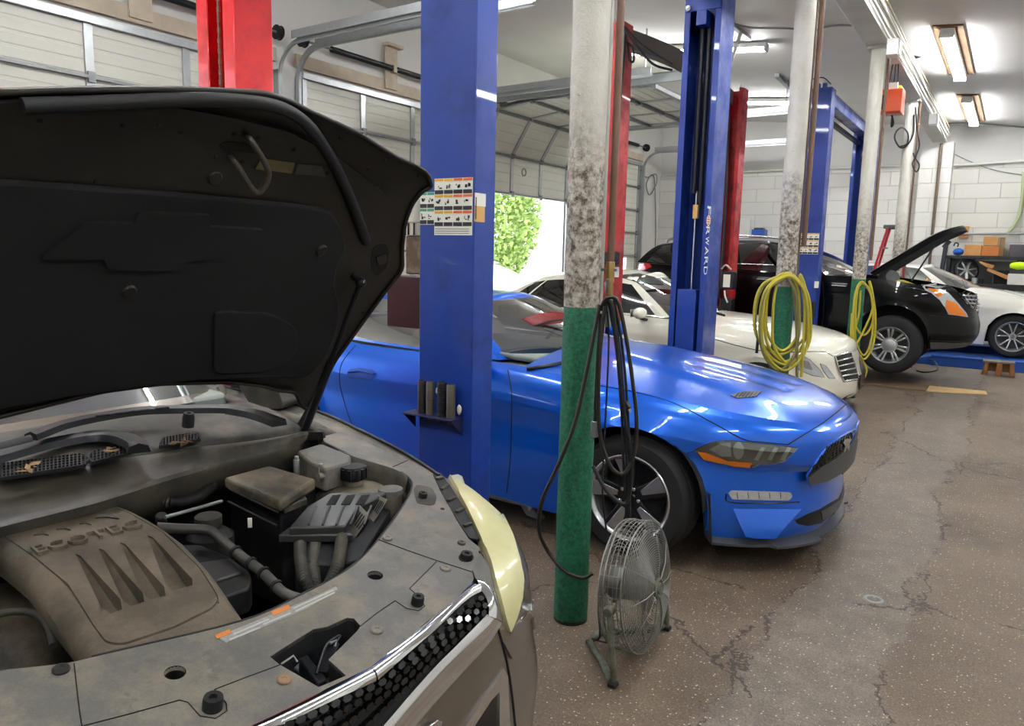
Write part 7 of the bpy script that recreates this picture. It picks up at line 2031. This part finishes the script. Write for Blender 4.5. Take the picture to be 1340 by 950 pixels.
disc(246, 556, .016, .035, RUBBER, 'washer_nozzle', S, dz=.13)
def strip(pts, w, h, name, mat, z, par=None, bevel=.004):
    q = cr([Vector((p[0], p[1], 0)) for p in pts], 6); P3 = [at(p.x, p.y, Z=z + (pts[0][2] if len(pts[0]) > 2 else 0)) for p in q]
    rows = []
    for i, p in enumerate(P3):
        d = (P3[min(i + 1, len(P3) - 1)] - P3[max(0, i - 1)]).normalized(); s = Vector((-d.y, d.x, 0)).normalized()
        ww = w(i / (len(P3) - 1)) if callable(w) else w
        rows.append([p + s * a * ww + Vector((0, 0, b * h)) for a, b in ((-1, -.6), (-.8, .5), (0, 1), (.8, .5), (1, -.6))])
    mb = MB().grid(rows, cv=True).add(rows[0], [(0, 1, 2, 3, 4)]).add(rows[-1], [(4, 3, 2, 1, 0)])
    return mb.build(name, mat, S if par is None else par, smooth=45)
w1 = strip([(40, 572), (80, 557), (130, 546), (185, 538), (240, 536), (300, 536), (330, 542), (362, 552)], .018, .014, 'wiper_blade', BLACKM, 1.17)
strip([(302, 536), (330, 541), (350, 547), (366, 553)], .022, .016, 'wiper_arm', BLACKM, 1.175, w1)
for k in range(4): x = 125 + k * 26; strip([(x, 545 - k * 3.2), (x + 18, 543 - k * 3.2)], .004, .004, 'blade_slot', SEAM, 1.184, w1)
strip([(-20, 588), (0, 584), (40, 574)], .008, .01, 'wiper_rubber', RUBBER, 1.17, w1)
w2 = strip([(-30, 605), (0, 598), (50, 584), (95, 575), (130, 570), (158, 572), (178, 580), (182, 588)], lambda t: .022 + .006 * (t > .5), .016, 'wiper_arm', BLACKM, 1.13)
LEAFB = M('dry_leaf', '#8a6f50', .8, var=.3, vscale=60)
random.seed(11)
for k, (px, py) in enumerate(((40, 624), (150, 600), (238, 588))):
    c = EC(px, py) + Vector((0, 0, .014)); mb = MB()
    for _ in range(6):
        e = Vector((random.gauss(0, 1), random.gauss(0, 1), random.gauss(0, .3))).normalized() * .018; f = Vector((random.gauss(0, 1), random.gauss(0, 1), random.gauss(0, .4))).normalized() * .007
        q = c + Vector((random.uniform(-.02, .02), random.uniform(-.02, .02), random.uniform(0, .012)))
        mb.add([q - e, q - e * .2 + f, q + e, q + e * .2 - f], [(0, 1, 2), (0, 2, 3)])
    tag(mb.build('dry_leaf', LEAFB, fixn=False, solid=.0008), ['brown dry leaf scrap on the outer cowl vent of the grey car', 'brown dry leaf scraps on the middle cowl vent of the grey car', 'brown dry leaf clump on the cowl edge below the washer nozzle'][k], 'leaf')

# dark trim at the foot of the windscreen pillar
MB().prism(rpoly([at(x, y, Y=1.74) for x, y in ((312, 506), (322, 498), (348, 497), (364, 511), (370, 528), (366, 536), (330, 534))], .01, 3), (-.03, .12, 0)).build('pillar_trim', COWLP, S, bevel=.01)
# ---------------- raised hood
HA = R(58); HP0 = Vector((-1.88, 0, 1.1)); HU = Vector((math.cos(HA), 0, math.sin(HA))); HN = Vector((-math.sin(HA), 0, math.cos(HA)))
def hoff(s, t): return .055 * (1 - min(1.3, abs((s - YC) / .78)) ** 2) - (.07 * ((t - .72) / .3) ** 2 if t > .72 else 0)
def H3(s, t, lift=0.): return HP0 + Vector((0, s, 0)) + HU * t + HN * (hoff(s, t) - lift)
def HST(px, py):
    off = 0.
    for _ in range(6):
        q = on_plane(px, py, HP0 + HN * off, HN); s, t = q.y, (q - HP0).dot(HU); off = hoff(s, t)
    return Vector((s, t))
def mirs(pl): return [Vector((2 * YC - p.x, p.y)) for p in pl]
hood = MB()
edge_px = [(347, 121), (378, 131), (400, 143), (436, 159), (468, 174), (519, 206), (549, 219), (560, 229), (564, 244), (553, 248), (539, 264), (529, 291), (525, 325), (526, 352), (502, 382), (468, 429), (438, 470), (415, 515), (403, 536), (393, 530), (386, 512), (361, 510), (343, 504), (299, 499), (209, 501)]
est = [HST(*p) for p in edge_px]
tipc = max(p.y for p in est)
half = [p for p in est if p.x > YC + .02]
tipl = [HST(255, 117), HST(189, 116), HST(90, 117), HST(0, 120)]
outl = half + [Vector((YC, half[-1].y))]
smin = tipl[-1].x
full = tipl[::-1] + outl + [Vector((p.x, p.y - .03 * (p.y > .5))) for p in reversed(mirs(half)) if p.x < smin - .03]
full = rpoly(full, .02, 2)
outl = full
def hsheet(poly, lift, th, name, mat, par, step=.04, smooth=40, holes=(), taper=.0, bevel=0):
    vs, fs = cdt(poly, step, holes)
    top = [H3(v.x, v.y, lift) for v in vs]; bot = [H3(v.x, v.y, lift - th) for v in vs]
    cnt = set()
    for f in fs:
        for a, b in zip(f, f[1:] + f[:1]): cnt.add((a, b))
    m = len(vs); rim = [(a, b) for a, b in cnt if (b, a) not in cnt]
    return MB().add(top + bot, [tuple(f) for f in fs] + [tuple(reversed([i + m for i in f])) for f in fs] + [(b, a, a + m, b + m) for a, b in rim]).build(name, mat, par, smooth=smooth, bevel=bevel)
hd = hsheet(full, -.008, .005, 'hood_skin', PT_GREY, S)
hd.name = 'hood'
inner = hsheet(full, .0, .007, 'hood_inner_frame', HOODM, hd)
def hpoly(px, mirror_=True, rd=.03):
    p = [HST(*q) for q in px]
    if mirror_:
        p = [q for q in p if q.x >= YC - .001]
        p = [Vector((YC, p[0].y))] + p + [Vector((YC, p[-1].y))]
        p = p + [q for q in reversed(mirs(p)) if abs(q.x - YC) > .004]
    return rpoly(p, rd, 3)
# raised box section behind the front edge and down the sides
ring_o = hpoly([(300, 150), (372, 168), (428, 196), (462, 222), (500, 250), (512, 262), (508, 300), (506, 345), (486, 380), (452, 428), (424, 468), (404, 500), (380, 500), (330, 490), (250, 492)])
liner = hpoly([(300, 252), (384, 261), (425, 267), (441, 295), (446, 320), (434, 340), (430, 368), (437, 385), (436, 420), (420, 462), (396, 488), (340, 488), (250, 490)])
hsheet(ring_o, .016, .016, 'stiffening_panel', HOODM, hd, bevel=.007)
step_ = hpoly([(300, 226), (380, 232), (440, 246), (478, 256), (484, 290), (480, 330), (470, 372), (440, 424), (412, 470), (396, 494), (330, 489), (250, 491)])
hsheet(step_, .010, .006, 'inner_step', HOODM, hd, bevel=.003)
hsheet(step_, .022, .008, 'inner_step', HOODM, hd, bevel=.004) if False else None
ln = hsheet(liner, .030, .016, 'hood_liner', FELT, hd, bevel=.008)
bow = [HST(*q) for q in ((40, 325), (100, 278), (165, 280), (168, 265), (265, 270), (262, 285), (335, 290), (290, 328), (235, 328), (228, 342), (130, 340), (125, 325))]
hsheet(rpoly(bow, .012, 3), .040, .012, 'embossed_emblem', FELT, ln, bevel=.006)
hsheet(hpoly([(270, 396), (345, 400), (380, 420), (380, 455), (340, 478), (270, 480)], False, .03), .036, .008, 'embossed_panel', FELT, ln, bevel=.006)
# front weather strip and edge flange
def hline(px, r, name, mat, lift, par=hd, n=10, curve=6, both=False):
    q = cr([Vector((p[0], p[1], 0)) for p in px], curve); st = [HST(p.x, p.y) for p in q]
    o_ = MB().tube([H3(p.x, p.y, lift) for p in st], r, n).build(name, mat, par, smooth=60)
    if both: MB().tube([H3(2 * YC - p.x, p.y, lift) for p in st], r, n).build(name, mat, par, smooth=60)
    return o_
hline([(20, 129), (100, 127), (180, 124), (260, 122), (330, 127), (366, 137), (392, 155), (412, 180), (430, 210), (447, 245), (462, 282), (472, 310)], .014, 'hood_seal', RUBBER, .026)
eo = outl[1:-1]
MB().tube([H3(p.x, p.y, .004) for p in full], .006, 8, closed=True).build('hem_flange', HOODM, hd, smooth=60)
# striker, its slot, labels, plugs
slot = hpoly([(280, 186), (288, 180), (318, 182), (332, 190), (330, 196), (300, 193), (284, 191)], False, .01)
hsheet(slot, .0175, .001, 'striker_slot', SEAM, hd, step=.02)
w_ = [HST(*p) for p in ((316, 174), (330, 207), (313, 231), (295, 201))]
MB().tube(cr([H3(w_[0].x, w_[0].y, .015), H3(w_[0].x, w_[0].y, .04), H3(w_[1].x, w_[1].y, .065), H3(w_[2].x, w_[2].y, .07), H3(w_[3].x, w_[3].y, .04), H3(w_[3].x, w_[3].y, .015)], 6), .0068, 10).build('hood_striker', M('grimy_striker_steel', '#57524b', .5, .6, var=.2, vscale=60), hd, smooth=60)
hsheet(hpoly([(336, 202), (380, 208), (376, 222), (328, 216)], False, .003), .0185, .001, 'caution_label', M('yellowed_label', '#5e5737', .6, var=.15, vscale=60), hd, step=.03)
hsheet(hpoly([(384, 209), (416, 213), (420, 226), (380, 223)], False, .003), .0185, .001, 'grey_label', M('grey_label_film', '#3c3a37', .5, var=.15, vscale=60), hd, step=.03)
def hdisc(px, py, r, lift, mat, name, h=.004, par=hd):
    p = HST(px, py); c = H3(p.x, p.y, lift); return MB().lathe([(0, h), (r * .8, h), (r, 0), (r, -.004)], c, -HN, 18).build(name, mat, par, smooth=40)
for px, py, l in ((276, 228, .017), (160, 372, .031), (412, 320, .031)): hdisc(px, py, .018, l, HOODM, 'liner_clip')
for px, py in ((47, 152), (155, 158), (203, 158), (231, 168), (120, 232), (301, 170), (332, 175), (277, 201), (312, 206), (379, 191), (441, 176), (499, 206), (477, 217), (544, 227), (471, 405), (423, 222)): hdisc(px, py, .005, .0168, SEAM, 'frame_hole', .0012)
hsheet(hpoly([(484, 318), (500, 314), (504, 325), (502, 345), (490, 358), (482, 352), (481, 335)], False, .012), .0172, .001, 'stamped_recess', SEAM, hd, step=.02)
hsheet(hpoly([(486, 331), (500, 328), (501, 338), (490, 343)], False, .01), .021, .004, 'stamped_boss', HOODM, hd, step=.02)
# gas strut
sa = HST(458, 357); s1 = H3(sa.x, sa.y, .05); s0 = at(384, 602, Y=s1.y + .02)
t_ = s1.lerp(s0, .42)
MB().cyl(s1, t_, .0075, n=12).cyl(t_, s0, .0125, n=14).build('gas_strut', BLACKM, S, smooth=40)
MB().ball(s1, .016).build('strut_joint', BLACKM, S, smooth=60); MB().ball(s0, .018).build('strut_joint', BLACKM, S, smooth=60)
MB().cyl(H3(sa.x, sa.y, .015), s1, .010, n=10).build('strut_bracket', BLACKM, hd, smooth=40)
# hinge arm
for sg in (1, -1):
    p = H3(YC + sg * .70, .06, .0); q = Vector((-1.98, YC + sg * .72, 1.02))
    MB().bar(p, q, .03, .012, up=(0, 1, 0)).bar(q, q + Vector((.14, 0, .02)), .03, .012, up=(0, 1, 0)).build('hood_hinge', HOODM, S, bevel=.003)
# ================================================================== camera, sky, colour
cam = bpy.data.objects.new('camera', bpy.data.cameras.new('camera')); COL.objects.link(cam)
cr_ = Vector((_xd.x, _yd.x, _zd.x)); cd_ = Vector((_xd.y, _yd.y, _zd.y)); cf_ = Vector((_xd.z, _yd.z, _zd.z))
mw = Matrix(((cr_.x, -cd_.x, -cf_.x, EYE.x), (cr_.y, -cd_.y, -cf_.y, EYE.y), (cr_.z, -cd_.z, -cf_.z, EYE.z), (0, 0, 0, 1)))
cam.matrix_world = mw
cam.data.sensor_width = 36; cam.data.lens = FPX / 1340 * 36; cam.data.clip_start = .02; cam.data.clip_end = 200
SC.camera = cam
w = bpy.data.worlds.new('sky'); SC.world = w; w.use_nodes = True; wt = w.node_tree; wt.nodes.clear()
sky = wt.nodes.new('ShaderNodeTexSky'); sky.sky_type = 'HOSEK_WILKIE'; sky.turbidity = 6; sky.sun_direction = Vector((-.5, .3, .8)).normalized()
bg = wt.nodes.new('ShaderNodeBackground'); bg.inputs['Strength'].default_value = 2.6
mxn = wt.nodes.new('ShaderNodeMix'); mxn.data_type = 'RGBA'; mxn.inputs[0].default_value = .75; mxn.inputs[7].default_value = (.85, .9, 1, 1)
wt.links.new(sky.outputs[0], mxn.inputs[6]); wt.links.new(mxn.outputs[2], bg.inputs['Color'])
wo = wt.nodes.new('ShaderNodeOutputWorld'); wt.links.new(bg.outputs[0], wo.inputs['Surface'])
sun = bpy.data.objects.new('sun', bpy.data.lights.new('sun', 'SUN')); COL.objects.link(sun)
sun.data.energy = 2.; sun.data.angle = R(1); sun.rotation_euler = (R(25), R(-30), R(20))
SC.view_settings.view_transform = 'Standard'; SC.view_settings.look = 'None'; SC.view_settings.gamma = 1
SC.view_settings.use_curve_mapping = False
SC.view_settings.exposure = 1.2
try:
    SC.cycles.max_bounces = 8; SC.cycles.diffuse_bounces = 5; SC.cycles.glossy_bounces = 4; SC.cycles.transparent_max_bounces = 12
    SC.cycles.sample_clamp_indirect = 6.; SC.cycles.caustics_reflective = False; SC.cycles.caustics_refractive = False
    SC.cycles.use_denoising = True; SC.cycles.use_light_tree = True
except Exception: pass
